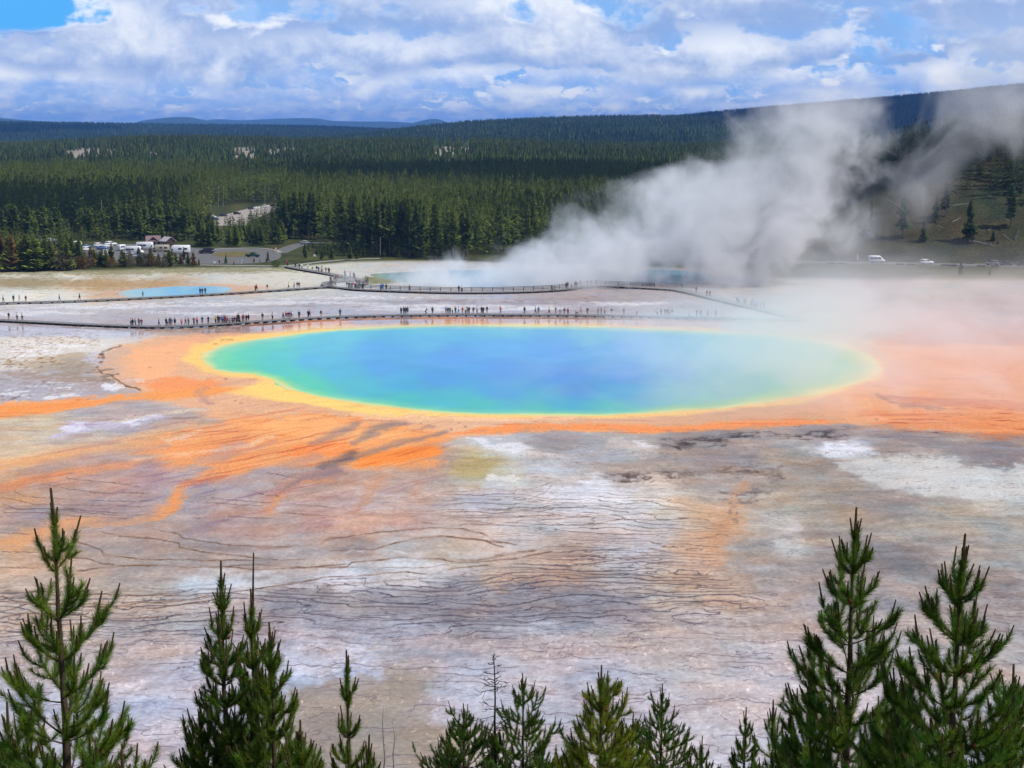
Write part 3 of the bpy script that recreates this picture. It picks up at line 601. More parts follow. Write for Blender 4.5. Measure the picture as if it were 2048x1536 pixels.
def water_mat(name, rough=.16, spec=.3):
    m = bpy.data.materials.new(name); m.use_nodes = True; nt = m.node_tree; b = nt.nodes['Principled BSDF']
    a = nn(nt, 'ShaderNodeAttribute', attribute_name='Col'); g = nn(nt, 'ShaderNodeNewGeometry')
    f = noise_(nt, g.outputs['Position'], .12, 5, .6); nt.links.new(mixc(nt, 1.0, a.outputs[0], maprange(nt, f, .25, .75, .92, 1.08, False), 'MULTIPLY'), b.inputs['Base Color'])
    b.inputs['Roughness'].default_value = rough; b.inputs['Specular IOR Level'].default_value = spec; b.inputs['IOR'].default_value = 1.33
    bp = nn(nt, 'ShaderNodeBump'); bp.inputs['Strength'].default_value = .12; bp.inputs['Distance'].default_value = .05
    nt.links.new(noise_(nt, g.outputs['Position'], 1.6, 4, .55), bp.inputs['Height']); nt.links.new(bp.outputs[0], b.inputs['Normal'])
    return m
def pool(name, outline_px, samples, rings, z, material, label, ky=2.2, alb=.9, n=420, wob=.9, rim=None):
    o = dense([tuple(G(*q))[:2] for q in outline_px], n)
    nb = fbm(o[:, 0] / 6, o[:, 1] / 6, 7, 4) * wob; c = o.mean(0)
    o = o + (o - c) / np.linalg.norm(o - c, axis=1, keepdims=True) * nb[:, None]
    s = np.linspace(1, 0.0, rings) ** 1.0; s[-1] = .002
    V = c[None, None] + (o - c)[None] * s[:, None, None]
    X, Y = V[..., 0], V[..., 1]; px, py = to_px(X, Y, 0.0)
    wv = fbm(X / 12, Y / 12, 61, 3); wv2 = fbm(X / 12, Y / 12, 67, 3)
    qx = px + wv * 14; qy = py + wv2 * 3
    S2 = np.array(samples, float); S2[:, 2] *= .86; S2[:, 3] = np.minimum(235, S2[:, 3] * 1.06); dx = qx[..., None] - S2[:, 0]; dy = (qy[..., None] - S2[:, 1]) * ky
    w = 1 / (dx * dx + dy * dy + 160) ** 1.7; col = (w @ S2[:, 2:]) / w.sum(-1, keepdims=True)
    if rim is not None:                             # the shallow shelf: yellow, then green, then the open water
        Rm = np.array(rim, float); d, _ = seg_dist(px + wv * 10, py + wv2 * 2.5, outline_px, .30, True)
        wr = 1 / ((px[..., None] - Rm[:, 0]) ** 2 + ((py[..., None] - Rm[:, 1]) * 2.5) ** 2 + 400) ** 2; wdt = (wr @ Rm[:, 2]) / wr.sum(-1); gr_ = (wr @ Rm[:, 3:6]) / wr.sum(-1)[..., None] if False else (wr @ Rm[:, 3:6]) / wr.sum(-1, keepdims=True)
        t = np.clip(d / wdt, 0, 1)[..., None]; yel = np.array([244, 226, 128.]); a1 = np.clip(t / .35, 0, 1); a2 = np.clip((t - .25) / .75, 0, 1); a2 = a2 * a2 * (3 - 2 * a2)
        edge = yel * (1 - a1) + gr_ * a1; col = edge * (1 - a2) + col * .95 * a2
    V3 = np.concatenate([V, np.full(V.shape[:2] + (1,), z)], -1).reshape(-1, 3)
    i = np.arange(rings * n).reshape(rings, n); j = np.roll(i, -1, 1)
    q = np.stack([i[:-1], j[:-1], j[1:], i[1:]], -1).reshape(-1, 4)
    ob = link(name, mesh_np(name, V3, q, smooth=True, col=(lin(col) * alb).reshape(-1, 3)), material, kind='structure'); ob['label'] = label
    return ob
POOL = [(404, 718), (415, 702), (440, 692), (480, 683), (530, 676), (600, 666), (700, 657), (800, 652), (920, 650), (1050, 650), (1200, 653), (1400, 661), (1550, 671), (1650, 686), (1730, 708), (1762, 735), (1745, 755), (1690, 775), (1600, 795), (1500, 810), (1400, 820), (1300, 827), (1200, 831), (1100, 832), (1000, 831), (900, 827), (800, 818), (720, 808), (650, 797), (600, 786), (562, 772), (538, 758), (505, 749), (460, 746), (425, 738)]
WS_ = [(440, 712, 110, 214, 160), (470, 735, 104, 210, 164), (500, 700, 92, 206, 180), (545, 686, 100, 204, 186), (560, 715, 80, 196, 204), (560, 735, 72, 198, 192), (600, 762, 74, 202, 176), (640, 782, 76, 202, 170), (620, 680, 92, 194, 214),
       (620, 720, 72, 178, 226), (640, 692, 88, 186, 224), (680, 745, 60, 174, 218), (720, 775, 56, 180, 204), (700, 668, 100, 194, 226), (760, 700, 84, 164, 234), (760, 735, 68, 156, 230), (800, 768, 56, 164, 216), (800, 800, 62, 186, 188), (850, 680, 94, 176, 230), (850, 662, 110, 190, 222), (900, 715, 80, 154, 236), (880, 755, 62, 150, 226), (900, 800, 58, 178, 198), (960, 814, 62, 184, 186), (1000, 690, 88, 166, 236), (1000, 662, 108, 186, 222), (1000, 740, 68, 144, 230), (1000, 780, 58, 152, 218), (1100, 800, 56, 164, 206), (1080, 816, 64, 182, 186), (1100, 700, 86, 158, 236), (1130, 750, 62, 138, 226), (1150, 778, 56, 138, 214), (1200, 665, 110, 184, 220), (1250, 700, 92, 164, 234), (1250, 750, 66, 142, 226), (1250, 790, 60, 158, 212), (1230, 814, 70, 182, 186), (1350, 740, 70, 156, 222), (1350, 700, 94, 178, 224), (1380, 785, 68, 172, 202), (1400, 805, 84, 186, 180), (1450, 725, 76, 178, 206), (1450, 685, 100, 192, 204), (1500, 700, 96, 194, 194), (1480, 765, 66, 178, 188), (1560, 755, 68, 184, 178), (1600, 710, 92, 194, 180), (1650, 740, 98, 196, 166), (1590, 778, 104, 196, 156), (1700, 730, 120, 204, 156)]
# shelf: where, width in the photograph's pixels, colour of the green band
RIMS = [(404, 720, 26, 120, 216, 156), (450, 690, 20, 128, 216, 160), (450, 745, 12, 130, 218, 150), (540, 676, 12, 140, 214, 170), (650, 662, 8, 150, 214, 176), (800, 653, 9, 166, 210, 176), (950, 650, 10, 170, 208, 180), (1150, 652, 11, 172, 208, 182), (1400, 662, 12, 168, 208, 170), (1600, 680, 14, 160, 208, 150), (1750, 735, 22, 196, 210, 130), (540, 757, 12, 150, 222, 130), (600, 786, 16, 120, 212, 150), (720, 808, 17, 110, 206, 160), (850, 822, 16, 104, 200, 160), (1000, 830, 14, 104, 198, 164), (1200, 830, 14, 110, 198, 160), (1400, 820, 18, 140, 204, 140), (1550, 802, 22, 160, 208, 130), (1680, 778, 24, 186, 210, 124)]
wm = water_mat('hot_spring_water', .2, .11)
pool('water', POOL, WS_, 150, .012, wm, 'large oval hot spring, deep blue water ringed with green and yellow', rim=RIMS)
wm2 = water_mat('pale_spring_water', .12, .35)
pool('water', [(238, 584), (300, 576), (380, 572), (450, 574), (462, 580), (430, 588), (330, 595), (262, 595)], [(240, 585, 205, 180, 165), (300, 578, 150, 180, 200), (300, 590, 140, 180, 205), (350, 583, 92, 168, 212), (400, 580, 90, 165, 210), (450, 579, 170, 180, 195), (430, 587, 130, 172, 196), (380, 573, 160, 180, 195)], 30, .010, wm2, 'small pale blue spring pool beside the upper boardwalk', n=160, wob=.3)
pool('water', [(742, 549), (800, 545), (900, 541), (1100, 540), (1340, 540), (1430, 552), (1390, 564), (1250, 568), (1120, 572), (1000, 575), (880, 572), (820, 566), (760, 556)], [(745, 550, 200, 190, 176), (800, 550, 158, 176, 196), (860, 555, 140, 170, 206), (950, 560, 130, 166, 212), (1200, 555, 130, 166, 212), (1450, 555, 150, 170, 200)], 30, .010, wm2, 'steaming pale blue crater pool behind the railed boardwalk', n=200, wob=.5)
# ------------------------------------------------------------------ hills, roads
rng = np.random.default_rng(7)
soil_m = mat('forest_soil', (0.055, 0.052, 0.028), .95, .1, noise=(.05, .35))
farsoil_m = mat('wooded_slope', (0.035, 0.060, 0.022), .95, .1, noise=(.012, .45))
def ridge(name, prof, D, T, tree_h, label, m, nu=260, nv=36, rough=.10, seed=0, zb=-3.0, back=1.0):
    """a long hill whose skyline (with its trees) runs through prof = (px, py) when seen from the overlook"""
    pr = np.array(prof, float); u = np.linspace(pr[0, 0], pr[-1, 0], nu); top = np.interp(u, pr[:, 0], pr[:, 1])
    k = np.ones(9) / 9; top = np.convolve(np.pad(top, 4, mode='edge'), k, 'valid')
    v = np.linspace(-1, back, nv)
    Yv = D + v[:, None] * T + 0 * u[None]; X = (u[None] - 1024) / FPX * 1.0 * np.ones_like(Yv) * Yv * 0.985
    zt = np.array([P(a, b, D).z for a, b in zip(u, top)]) - tree_h
    sh = np.cos(np.clip(v, -1, 1) * math.pi / 2) ** 1.1
    edge = np.ones_like(u)
    Z = zb + (zt[None] - zb) * sh[:, None] * edge[None]
    n = fbm(X / (T * .45), Yv / (T * .45), seed, 5)
    Z = Z + n * (zt[None] - zb) * rough * (sh * (1 - sh) * 4)[:, None]
    o = link(name, mesh_np(name, np.stack([X, Yv, Z], -1).reshape(-1, 3), grid_quads(nv, nu), smooth=True), m, kind='structure'); o['label'] = label
    return X, Yv, Z
RIDGE1 = ridge('hill', [(-900, 288), (-300, 284), (0, 281), (100, 276), (200, 270), (300, 265), (450, 266), (560, 270), (700, 272), (860, 270), (1000, 272), (1150, 279), (1300, 281), (1450, 280), (1700, 284), (2100, 290), (2900, 300)], 2050, 950, 17, 'low forested rise with bare pale patches across the valley', soil_m, seed=3)
RIDGE2 = ridge('hill', [(300, 300), (560, 280), (640, 272), (760, 262), (850, 251), (960, 241), (1080, 236), (1200, 232), (1330, 231), (1500, 236), (1700, 250), (2000, 262), (2600, 280)], 4300, 1700, 16, 'rounded forested hill at mid distance', farsoil_m, seed=5)
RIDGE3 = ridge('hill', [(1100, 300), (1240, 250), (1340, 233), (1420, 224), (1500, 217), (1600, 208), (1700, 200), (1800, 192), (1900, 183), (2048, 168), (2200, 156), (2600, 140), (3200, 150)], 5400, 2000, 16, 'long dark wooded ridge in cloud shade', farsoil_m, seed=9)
RIDGE4 = ridge('hill', [(-1200, 250), (-300, 240), (0, 243), (120, 244), (300, 247), (500, 249), (640, 251), (800, 258), (900, 258), (1000, 260), (1400, 270), (2000, 280)], 6800, 2600, 16, 'broad blue green wooded plateau', farsoil_m, seed=13)
MNT = [ridge('mountain', [(-700, 240), (-200, 232), (-60, 230), (0, 236), (60, 241), (140, 246), (240, 260)], 15000, 2500, 0, 'pale blue mountain at the left edge', farsoil_m, nu=120, seed=15, zb=-8),
       ridge('mountain', [(230, 262), (270, 245), (290, 240), (320, 237), (350, 234), (380, 234), (400, 238), (440, 246), (480, 262)], 15500, 2500, 0, 'flat topped blue mountain', farsoil_m, nu=120, seed=17, zb=-8),
       ridge('mountain', [(380, 262), (410, 240), (440, 238), (480, 241), (540, 238), (600, 236), (640, 237), (660, 242), (720, 243), (780, 243), (830, 246), (880, 260)], 18500, 2500, 0, 'long low blue mountain ridge', farsoil_m, nu=140, seed=19, zb=-8),
       ridge('mountain', [(780, 262), (820, 247), (850, 240), (868, 237), (880, 239), (900, 246), (960, 260)], 17000, 2500, 0, 'small pointed blue peak', farsoil_m, nu=100, seed=21, zb=-8)]

# the grassy hill rising behind the road on the right
def nh_z(x, y):
    px, _ = to_px(x, y, 0.0)
    crest = np.interp(px, [1380, 1480, 1560, 1640, 1720, 1800, 1900, 2048, 2300, 2700, 3400], [-1, 1, 8, 18, 27, 33, 37, 40, 46, 55, 60])
    y0 = np.interp(px, [1400, 1700, 2100, 3400], [482, 474, 464, 430]); t = np.clip((y - y0) / 150, -0.05, 1.9)
    s = np.where(t < 1, np.sin(np.clip(t, -.1, 1) * math.pi / 2), 1 - .35 * (t - 1) ** 2)
    return crest * s - .4 + fbm(x / 18, y / 18, 71, 4) * np.clip(t, 0, 1) * np.clip(crest, 0, 20) * .10
ux = np.linspace(50, 560, 220); vy = np.linspace(440, 760, 130); XX, YY = np.meshgrid(ux, vy)
hz_ = nh_z(XX, YY); hz_ = np.where(hz_ < -.3, -1.2, hz_)
hc = np.array([68, 66, 44], np.float32) + fbm(XX / 9, YY / 7, 73, 4)[..., None] * np.array([20, 15, 8], np.float32) + fbm(XX / 30, YY / 30, 79, 3)[..., None] * np.array([9, -3, -3], np.float32)
hill_m = mat('hill_grass', (1, 1, 1), .95, .1, attr=True, noise=(1.4, .6))
o = link('hillside', mesh_np('hillside', np.stack([XX, YY, hz_], -1).reshape(-1, 3), grid_quads(*XX.shape), smooth=True, col=(lin(np.clip(hc, 20, 200)) * .8).reshape(-1, 3)), hill_m, kind='structure')
o['label'] = 'steep dry grass hillside above the road'
# the slope under the viewpoint
def slope_z(x, y): return H - 1.7 - .52 * np.maximum(y, -4) + fbm(np.asarray(x) / 6, np.asarray(y) / 6, 81, 3) * .25
ux = np.linspace(-140, 140, 160); vy = np.linspace(-40, 92, 90); XX, YY = np.meshgrid(ux, vy)
sl_m = mat('slope_duff', (0.11, 0.09, 0.05), .95, .1, noise=(1.2, .4))
link('slope', mesh_np('slope', np.stack([XX, YY, slope_z(XX, YY)], -1).reshape(-1, 3), grid_quads(*XX.shape), smooth=True), sl_m, kind='structure')

asph = mat('asphalt', (0.15, 0.145, 0.14), .9, .2, noise=(.6, .12)); pale_path = mat('gravel_path', (0.34, 0.32, 0.29), .9, .2, noise=(.8, .15)); island_m = mat('dry_grass', (0.16, 0.13, 0.05), .95, .1, noise=(.5, .3)); paint_m = mat('road_paint', (.7, .68, .6), .7)
def sheet(name, px_pts, m, z, label, smoothpts=True):
    pts = [tuple(G(*q))[:2] for q in px_pts]
    if smoothpts: pts = dense(pts, max(24, len(pts) * 6))
    bm = bmesh.new(); f = bm.faces.new([bm.verts.new((p[0], p[1], z)) for p in pts])
    if f.normal.z < 0: f.normal_flip()
    bmesh.ops.triangulate(bm, faces=bm.faces[:]); me = bpy.data.meshes.new(name); bm.to_mesh(me); bm.free()
    o = link(name, me, m, kind='structure'); o['label'] = label; return o
def strip(name, px_pts, w, m, z, label, thick=0.0):
    c = dense([tuple(G(*q))[:2] for q in px_pts], len(px_pts) * 10, False); t = np.gradient(c, axis=0); t /= np.linalg.norm(t, axis=1, keepdims=True); nrm = np.stack([-t[:, 1], t[:, 0]], 1)
    V = np.concatenate([np.c_[c + nrm * w / 2, np.full(len(c), z)], np.c_[c - nrm * w / 2, np.full(len(c), z)]]); n = len(c); i = np.arange(n - 1)
    q = np.stack([i + n, i + n + 1, i + 1, i], 1)
    o = link(name, mesh_np(name, V, q), m, kind='structure'); o['label'] = label; return o
sheet('parking_lot', [(150, 517), (190, 492), (260, 488), (330, 490), (400, 497), (470, 496), (540, 500), (562, 508), (552, 520), (500, 527), (400, 528), (280, 526), (200, 524)], asph, .03, 'grey asphalt parking lot beside the thermal basin')
sheet('grass_island', [(430, 507), (470, 503), (515, 505), (500, 512), (440, 514)], island_m, .06, 'dry grass island inside the parking loop')
sheet('parking_lot', [(418, 450), (426, 438), (470, 424), (520, 412), (556, 409), (560, 417), (532, 428), (508, 440), (490, 452), (455, 452)], mat('pale_asphalt', (0.36, 0.31, 0.27), .9, .2, noise=(.4, .1)), .03, 'upper pale parking area among the pines')
strip('road', [(1300, 519), (1450, 522), (1600, 524), (1750, 526), (1900, 529), (2050, 532), (2300, 538)], 7.0, asph, .03, 'asphalt road at the foot of the hillside')
strip('road', [(556, 506), (590, 492), (620, 486), (680, 482), (760, 478), (860, 474)], 6.0, asph, .034, 'access road leading off behind the trees')
strip('path', [(398, 530), (470, 531), (560, 532), (590, 530), (640, 524), (700, 519), (760, 517)], 2.4, pale_path, .038, 'pale footpath in front of the parking lot')
strip('path', [(395, 502), (440, 498), (500, 496), (545, 499), (560, 505)], 1.8, pale_path, .05, 'pale walkway round the parking loop')
strip('path', [(60, 470), (90, 478), (105, 486), (95, 496)], 5.0, asph, .04, 'short road between the trees at the left')

# ------------------------------------------------------------------ mid-distance conifers
def tri_tree(seed, nspray, R=.105, base=.25, tris_per=2, droop=.25, power=.75, jag=.35):
    """a conifer of unit height as loose sprays of triangles: vertices, triangles, shade per vertex"""
    r = np.random.default_rng(seed); V = []; F = []; S = []
    lob = r.uniform(.6, 1.25, 7)
    for i in range(nspray):
        t = base + (1 - base) * (r.random() ** .85); t = min(t, .985)
        az = r.uniform(0, 2 * math.pi); k = (1 - t) / (1 - base)
        prof = min(1.0, (k + .04) ** power) * lob[int(k * 6.9)]
        L = R * prof * r.uniform(1 - jag, 1 + jag) + .012
        up = .35 - droop * 2 * k * r.uniform(.4, 1.2)
        d = np.array([math.cos(az), math.sin(az), up]); sd = np.array([-math.sin(az), math.cos(az), 0]) * L * r.uniform(.22, .42)
        a = np.array([0, 0, t]) + d * L * .12; tip = np.array([0, 0, t]) + d * L; mid = a * .45 + tip * .55 - np.array([0, 0, L * .12])
        n = len(V); s = r.uniform(.55, 1.35)
        V += [a + np.array([0, 0, L * .18]), mid + sd, tip + np.array([0, 0, L * r.uniform(0, .25)]), mid - sd]; S += [s * .9, s, s * 1.15, s]
        F += [(n, n + 1, n + 2), (n, n + 2, n + 3)] if tris_per == 2 else [(n + 1, n + 2, n + 3)]
    n = len(V); V += [np.array([0.004, 0, 1.0]), np.array([-.02, .008, .9]), np.array([.02, .008, .9]), np.array([0, -.02, .9])]; S += [1.1] * 4
    F += [(n, n + 1, n + 2), (n, n + 2, n + 3), (n, n + 3, n + 1)]
    return np.array(V), np.array(F), np.array(S)
def star_tree(seed, layers=3, k=5, R=.12, base=.15):
    r = np.random.default_rng(seed); V = []; F = []; S = []
    for l in range(layers):
        t0 = base + (1 - base) * l / layers; t1 = min(1.0, t0 + (1 - base) / layers * 1.7) if l < layers - 1 else 1.0
        rr = R * (1 - l / layers) ** .7
        for j in range(k):
            a = 2 * math.pi * (j + r.uniform(-.2, .2)) / k + l; L = rr * r.uniform(.65, 1.3); n = len(V)
            V += [(0, 0, t1), (math.cos(a - .55) * L * .8, math.sin(a - .55) * L * .8, t0 + r.uniform(-.03, .05)), (math.cos(a + .55) * L, math.sin(a + .55) * L, t0 + r.uniform(-.03, .05))]
            s = r.uniform(.6, 1.35); S += [s * 1.15, s, s]; F.append((n, n + 1, n + 2))
    return np.array(V), np.array(F), np.array(S)
def scatter(name, temps, pos, hgt, tint, m, label, width=1.0):
    """many trees merged as one mass; tint is a colour per tree"""
    Vs, Fs, Cs = [], [], []; off = 0; which = rng.integers(0, len(temps), len(pos)); ang = rng.uniform(0, 6.283, len(pos)); wv = rng.uniform(.8, 1.25, len(pos)) * width
    for k, (V, F, S) in enumerate(temps):
        ix = np.nonzero(which == k)[0]
        if not len(ix): continue
        c, s = np.cos(ang[ix])[:, None], np.sin(ang[ix])[:, None]; h = hgt[ix][:, None]; w = (hgt[ix] * wv[ix])[:, None]
        X = (V[None, :, 0] * c - V[None, :, 1] * s) * w + pos[ix, 0:1]; Y = (V[None, :, 0] * s + V[None, :, 1] * c) * w + pos[ix, 1:2]; Z = V[None, :, 2] * h + pos[ix, 2:3]
        Vs.append(np.stack([X, Y, Z], -1).reshape(-1, 3)); Fs.append((F[None] + (np.arange(len(ix)) * len(V))[:, None, None]).reshape(-1, 3) + off); off += len(ix) * len(V)
        Cs.append((tint[ix][:, None, :] * S[None, :, None]).reshape(-1, 3))
    o = link(name, mesh_np(name, np.concatenate(Vs), tris=np.concatenate(Fs), col=np.concatenate(Cs)), m, kind='stuff', label=label, cat='forest'); return o
crown_m = mat('conifer_needles', (1, 1, 1), .75, .15, attr=True, trans=.22)
def tints(n, base, var=.25, seed=1):
    r = np.random.default_rng(seed); b = np.array(base)[None] * r.uniform(1 - var, 1 + var, (n, 1)); b[:, 0] *= r.uniform(.85, 1.25, n); return b
GREEN = (.092, .120, .019)
near_t = [tri_tree(s, 54, base=.06) for s in (1, 2, 3, 4)]; star_t = [star_tree(s) for s in (5, 6, 7)]; star2_t = [star_tree(s, 2, 4, .13) for s in (8, 9)]
def in_poly_px(px, py, pts): return inside(px, py, pts)
UP_LOT = [(416, 475), (420, 440), (470, 421), (520, 410), (560, 407), (562, 418), (545, 455), (520, 480), (440, 480)]
front = lambda px: np.interp(px, [-900, 0, 130, 290, 400, 430, 560, 565, 640, 660, 720, 900, 1500, 1560, 2000], [468, 468, 466, 464, 462, 412, 405, 470, 470, 494, 508, 512, 517, 500, 480])
def flat_points(d0, d1, step, seed, jit=.45):
    r = np.random.default_rng(seed); ys = np.arange(d0, d1, step); out = []
    for y in ys:
        xs = np.arange(-y * .50, y * .42, step); out.append(np.stack([xs + r.uniform(-jit, jit, len(xs)) * step, np.full(len(xs), y) + r.uniform(-jit, jit, len(xs)) * step], 1))
    return np.concatenate(out)
fp = flat_points(500, 1150, 4.2, 11); px_, py_ = to_px(fp[:, 0], fp[:, 1], 0.0)
k = (py_ < front(px_)) & ~inside(px_, py_, UP_LOT) & (fbm(fp[:, 0] / 40, fp[:, 1] / 40, 91, 3) > -.62)
k &= ~((fp[:, 1] > 640) & (rng.random(len(fp)) < .25))
hillmask = nh_z(fp[:, 0], fp[:, 1]) < .5
fp = fp[k & hillmask]; ntall = fbm(fp[:, 0] / 25, fp[:, 1] / 25, 93, 3)
hh = 16.5 + ntall * 3 + rng.uniform(-2.2, 2.8, len(fp)); print('near forest', len(fp))
tt = tints(len(fp), GREEN, .22, 3) * (1 + .35 * fbm(fp[:, 0] / 60, fp[:, 1] / 60, 95, 3))[:, None]
scatter('forest', near_t, np.c_[fp, np.zeros(len(fp))], hh, tt, crown_m, 'dense dark lodgepole pine forest filling the valley floor')
def fill(n, polys, avoid, h0, h1, col, seed, label):
    r = np.random.default_rng(seed); P_ = []
    for q in polys:
        q = np.array(q, float); x = r.uniform(q[:, 0].min(), q[:, 0].max(), n * 3); y = r.uniform(q[:, 1].min(), q[:, 1].max(), n * 3); k = inside(x, y, q)
        for a in avoid: k &= ~inside(x, y, a)
        P_ += [tuple(G(a, b)) for a, b in list(zip(x[k], y[k]))[:n]]
    P_ = np.array(P_); scatter('forest', mid_t, P_, r.uniform(h0, h1, len(P_)), tints(len(P_), col, .3, seed), crown_m, label, 1.25)
mid_t = [tri_tree(s, 90, R=.15, base=.03) for s in (301, 302, 303)]
LOT_A = [(150, 522), (185, 486), (260, 482), (345, 486), (400, 492), (545, 492), (572, 508), (560, 532), (395, 536), (280, 530)]; LOT_B = [(414, 456), (422, 434), (470, 418), (520, 408), (562, 405), (562, 420), (530, 432), (508, 444), (490, 457), (450, 458)]; ROAD_B = [(552, 500), (588, 482), (640, 476), (760, 472), (760, 484), (640, 496), (600, 504)]
fill(150, [[(395, 462), (430, 458), (510, 446), (566, 420), (640, 470), (600, 482), (560, 490), (480, 490), (400, 488)]], [LOT_A, LOT_B, ROAD_B], 4.5, 8.5, (.095, .125, .024), 401, 'young pines crowding the ground between the two parking areas')
fill(170, [[(-60, 468), (150, 466), (400, 470), (400, 488), (180, 484), (140, 520), (-60, 536)]], [LOT_A, [(50, 466), (112, 466), (120, 492), (80, 500)]], 5, 9, (.095, .125, .024), 402, 'green scrub pines filling the ground left of the parking lot')
fill(120, [[(600, 500), (760, 484), (900, 505), (900, 520), (740, 514), (640, 510)]], [ROAD_B], 2.5, 5.5, (.070, .100, .022), 403, 'dark undergrowth of small pines along the foot of the stand')
def ridge_points(Rg, n, seed, vmax=.2, gap=None):
    X, Y, Z = Rg; nv, nu = X.shape; r = np.random.default_rng(seed)
    v = r.uniform(0, (vmax + 1) / 2 * (nv - 1), n); u = r.uniform(0, nu - 1.001, n); i = np.minimum(v.astype(int), nv - 2); j = u.astype(int); a = (v - i)[:, None]; b = (u - j)[:, None]
    S = np.stack([X, Y, Z], -1); p = (S[i, j] * (1 - b) + S[i, j + 1] * b) * (1 - a) + (S[i + 1, j] * (1 - b) + S[i + 1, j + 1] * b) * a
    px, py = to_px(p[:, 0], p[:, 1], p[:, 2]); k = (px > -160) & (px < 2200)
    if gap is not None: k &= ~gap(px, py, r)
    return p[k]
def bare(px, py, r, soil=None):
    g = np.zeros(len(px), bool)
    for x, y, a, b in ((175, 305, 34, 7), (150, 309, 26, 5), (222, 304, 14, 5), (490, 307, 28, 10), (545, 306, 20, 6), (580, 303, 14, 6), (890, 301, 28, 8), (930, 300, 14, 6), (310, 310, 14, 4)):
        g |= ((abs(px - x) < a * (.7 + .3 * r.random(len(px)))) & (py > y - b) & (py < y + b + 20) & (r.random(len(px)) < .93)) if soil is None else (((px - x) / a) ** 2 + ((py - y) / (b * 1.3)) ** 2 < 1)
    return g
rp = ridge_points(RIDGE1, 60000, 5, .15, bare); tt = tints(len(rp), (.078, .112, .026), .3, 5) * (1 + .3 * fbm(rp[:, 0] / 120, rp[:, 1] / 120, 97, 3))[:, None]; print('ridge1', len(rp))
scatter('forest', star_t, rp - [0, 0, .3], rng.uniform(10, 17, len(rp)), tt, crown_m, 'mixed green pine forest on the low rise with pale bare patches', 1.15)
# bare pale soil patches on that rise
pale_m = mat('pale_slope', (.30, .25, .20), .95, .1, noise=(.08, .35))
X, Y, Z = RIDGE1; pxr, pyr = to_px(X, Y, Z); me = bpy.data.objects['hill'].data
gk = bare(pxr.ravel(), pyr.ravel(), None, 1)
me.materials.append(pale_m); fi = np.zeros(len(me.polygons), np.int32); qd = grid_quads(*X.shape); fi[gk[qd].any(1)] = 1; me.polygons.foreach_set('material_index', fi)
r_ = np.random.default_rng(31); hx = r_.uniform(60, 420, 5200); hy = r_.uniform(470, 640, 5200); hzv = nh_z(hx, hy); hpx, hpy = to_px(hx, hy, hzv)
lim = np.interp(hpx, [1480, 1600, 1700, 1780, 1880, 1960, 2048, 2200], [505, 440, 396, 376, 372, 396, 400, 404]); k = (hzv > 1.0) & (hpy < lim + 22 * fbm(hx / 14, hy / 14, 33, 3)) & (r_.random(5200) < .8)
scatter('forest', near_t, np.c_[hx, hy, hzv - .2][k], r_.uniform(8, 13, int(k.sum())), tints(int(k.sum()), (.040, .062, .020), .3, 35), crown_m, 'dark wood covering the upper hillside behind the steam', 1.15)
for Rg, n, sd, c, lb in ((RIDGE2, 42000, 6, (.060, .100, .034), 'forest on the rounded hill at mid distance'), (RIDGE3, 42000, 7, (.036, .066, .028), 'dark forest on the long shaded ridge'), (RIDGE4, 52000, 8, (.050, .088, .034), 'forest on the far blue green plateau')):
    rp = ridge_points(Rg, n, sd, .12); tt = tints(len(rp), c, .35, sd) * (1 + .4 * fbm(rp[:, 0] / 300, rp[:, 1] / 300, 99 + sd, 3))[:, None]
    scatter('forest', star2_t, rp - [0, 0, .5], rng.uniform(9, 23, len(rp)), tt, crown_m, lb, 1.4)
# ------------------------------------------------------------------ the young pines on the slope below the viewpoint
bark_m = mat('pine_bark', (.075, .05, .035), .9, .15, noise=(14, .35)); candle_m = mat('pine_candle', (.080, .060, .022), .8, .15, noise=(60, .3))
cone_m = mat('cone_scales', (.17, .065, .022), .8, .2, noise=(120, .35)); grey_wood = mat('weathered_wood', (.36, .34, .33), .9, .15, noise=(10, .25)); burnt_m = mat('dead_bark', (.035, .03, .028), .9, .15, noise=(12, .4))
def needle_mat(name, c): return mat(name, c, .55, .3, attr=True, trans=.42)
needle_green = needle_mat('needles_green', (.135, .235, .034)); needle_bright = needle_mat('needles_bright', (.21, .275, .036)); needle_dark = needle_mat('needles_dark', (.096, .185, .030)); needle_brown = needle_mat('needles_dead', (.13, .075, .035))
def tube_np(acc, pts, r0, r1, k=5):
    pts = np.asarray(pts, float); n = len(pts); t = np.gradient(pts, axis=0); t /= np.linalg.norm(t, axis=1, keepdims=True) + 1e-9
    ref = np.array([.31, .21, .11]); a = np.cross(t, ref); a /= np.linalg.norm(a, axis=1, keepdims=True) + 1e-9; b = np.cross(t, a)
    r = np.linspace(r0, r1, n)[:, None]; off = acc['n']; ang = np.linspace(0, 2 * math.pi, k, endpoint=False)
    V = pts[:, None] + (a[:, None] * np.cos(ang)[None, :, None] + b[:, None] * np.sin(ang)[None, :, None]) * r[:, None]
    acc['V'].append(V.reshape(-1, 3)); i = np.arange(n * k).reshape(n, k) + off; j = np.roll(i, -1, 1)
    acc['Q'].append(np.stack([i[:-1], j[:-1], j[1:], i[1:]], -1).reshape(-1, 4)); acc['n'] += n * k
    acc['V'].append(pts[-1:] + t[-1:] * r1); tip = acc['n']; acc['n'] += 1
    acc['T'].append(np.stack([i[-1], j[-1], np.full(k, tip)], 1))
def acc(): return dict(V=[], Q=[], T=[], n=0)
def acc_mesh(name, a, smooth=True): return mesh_np(name, np.concatenate(a['V']), np.concatenate(a['Q']) if a['Q'] else None, np.concatenate(a['T']) if a['T'] else None, smooth=smooth)
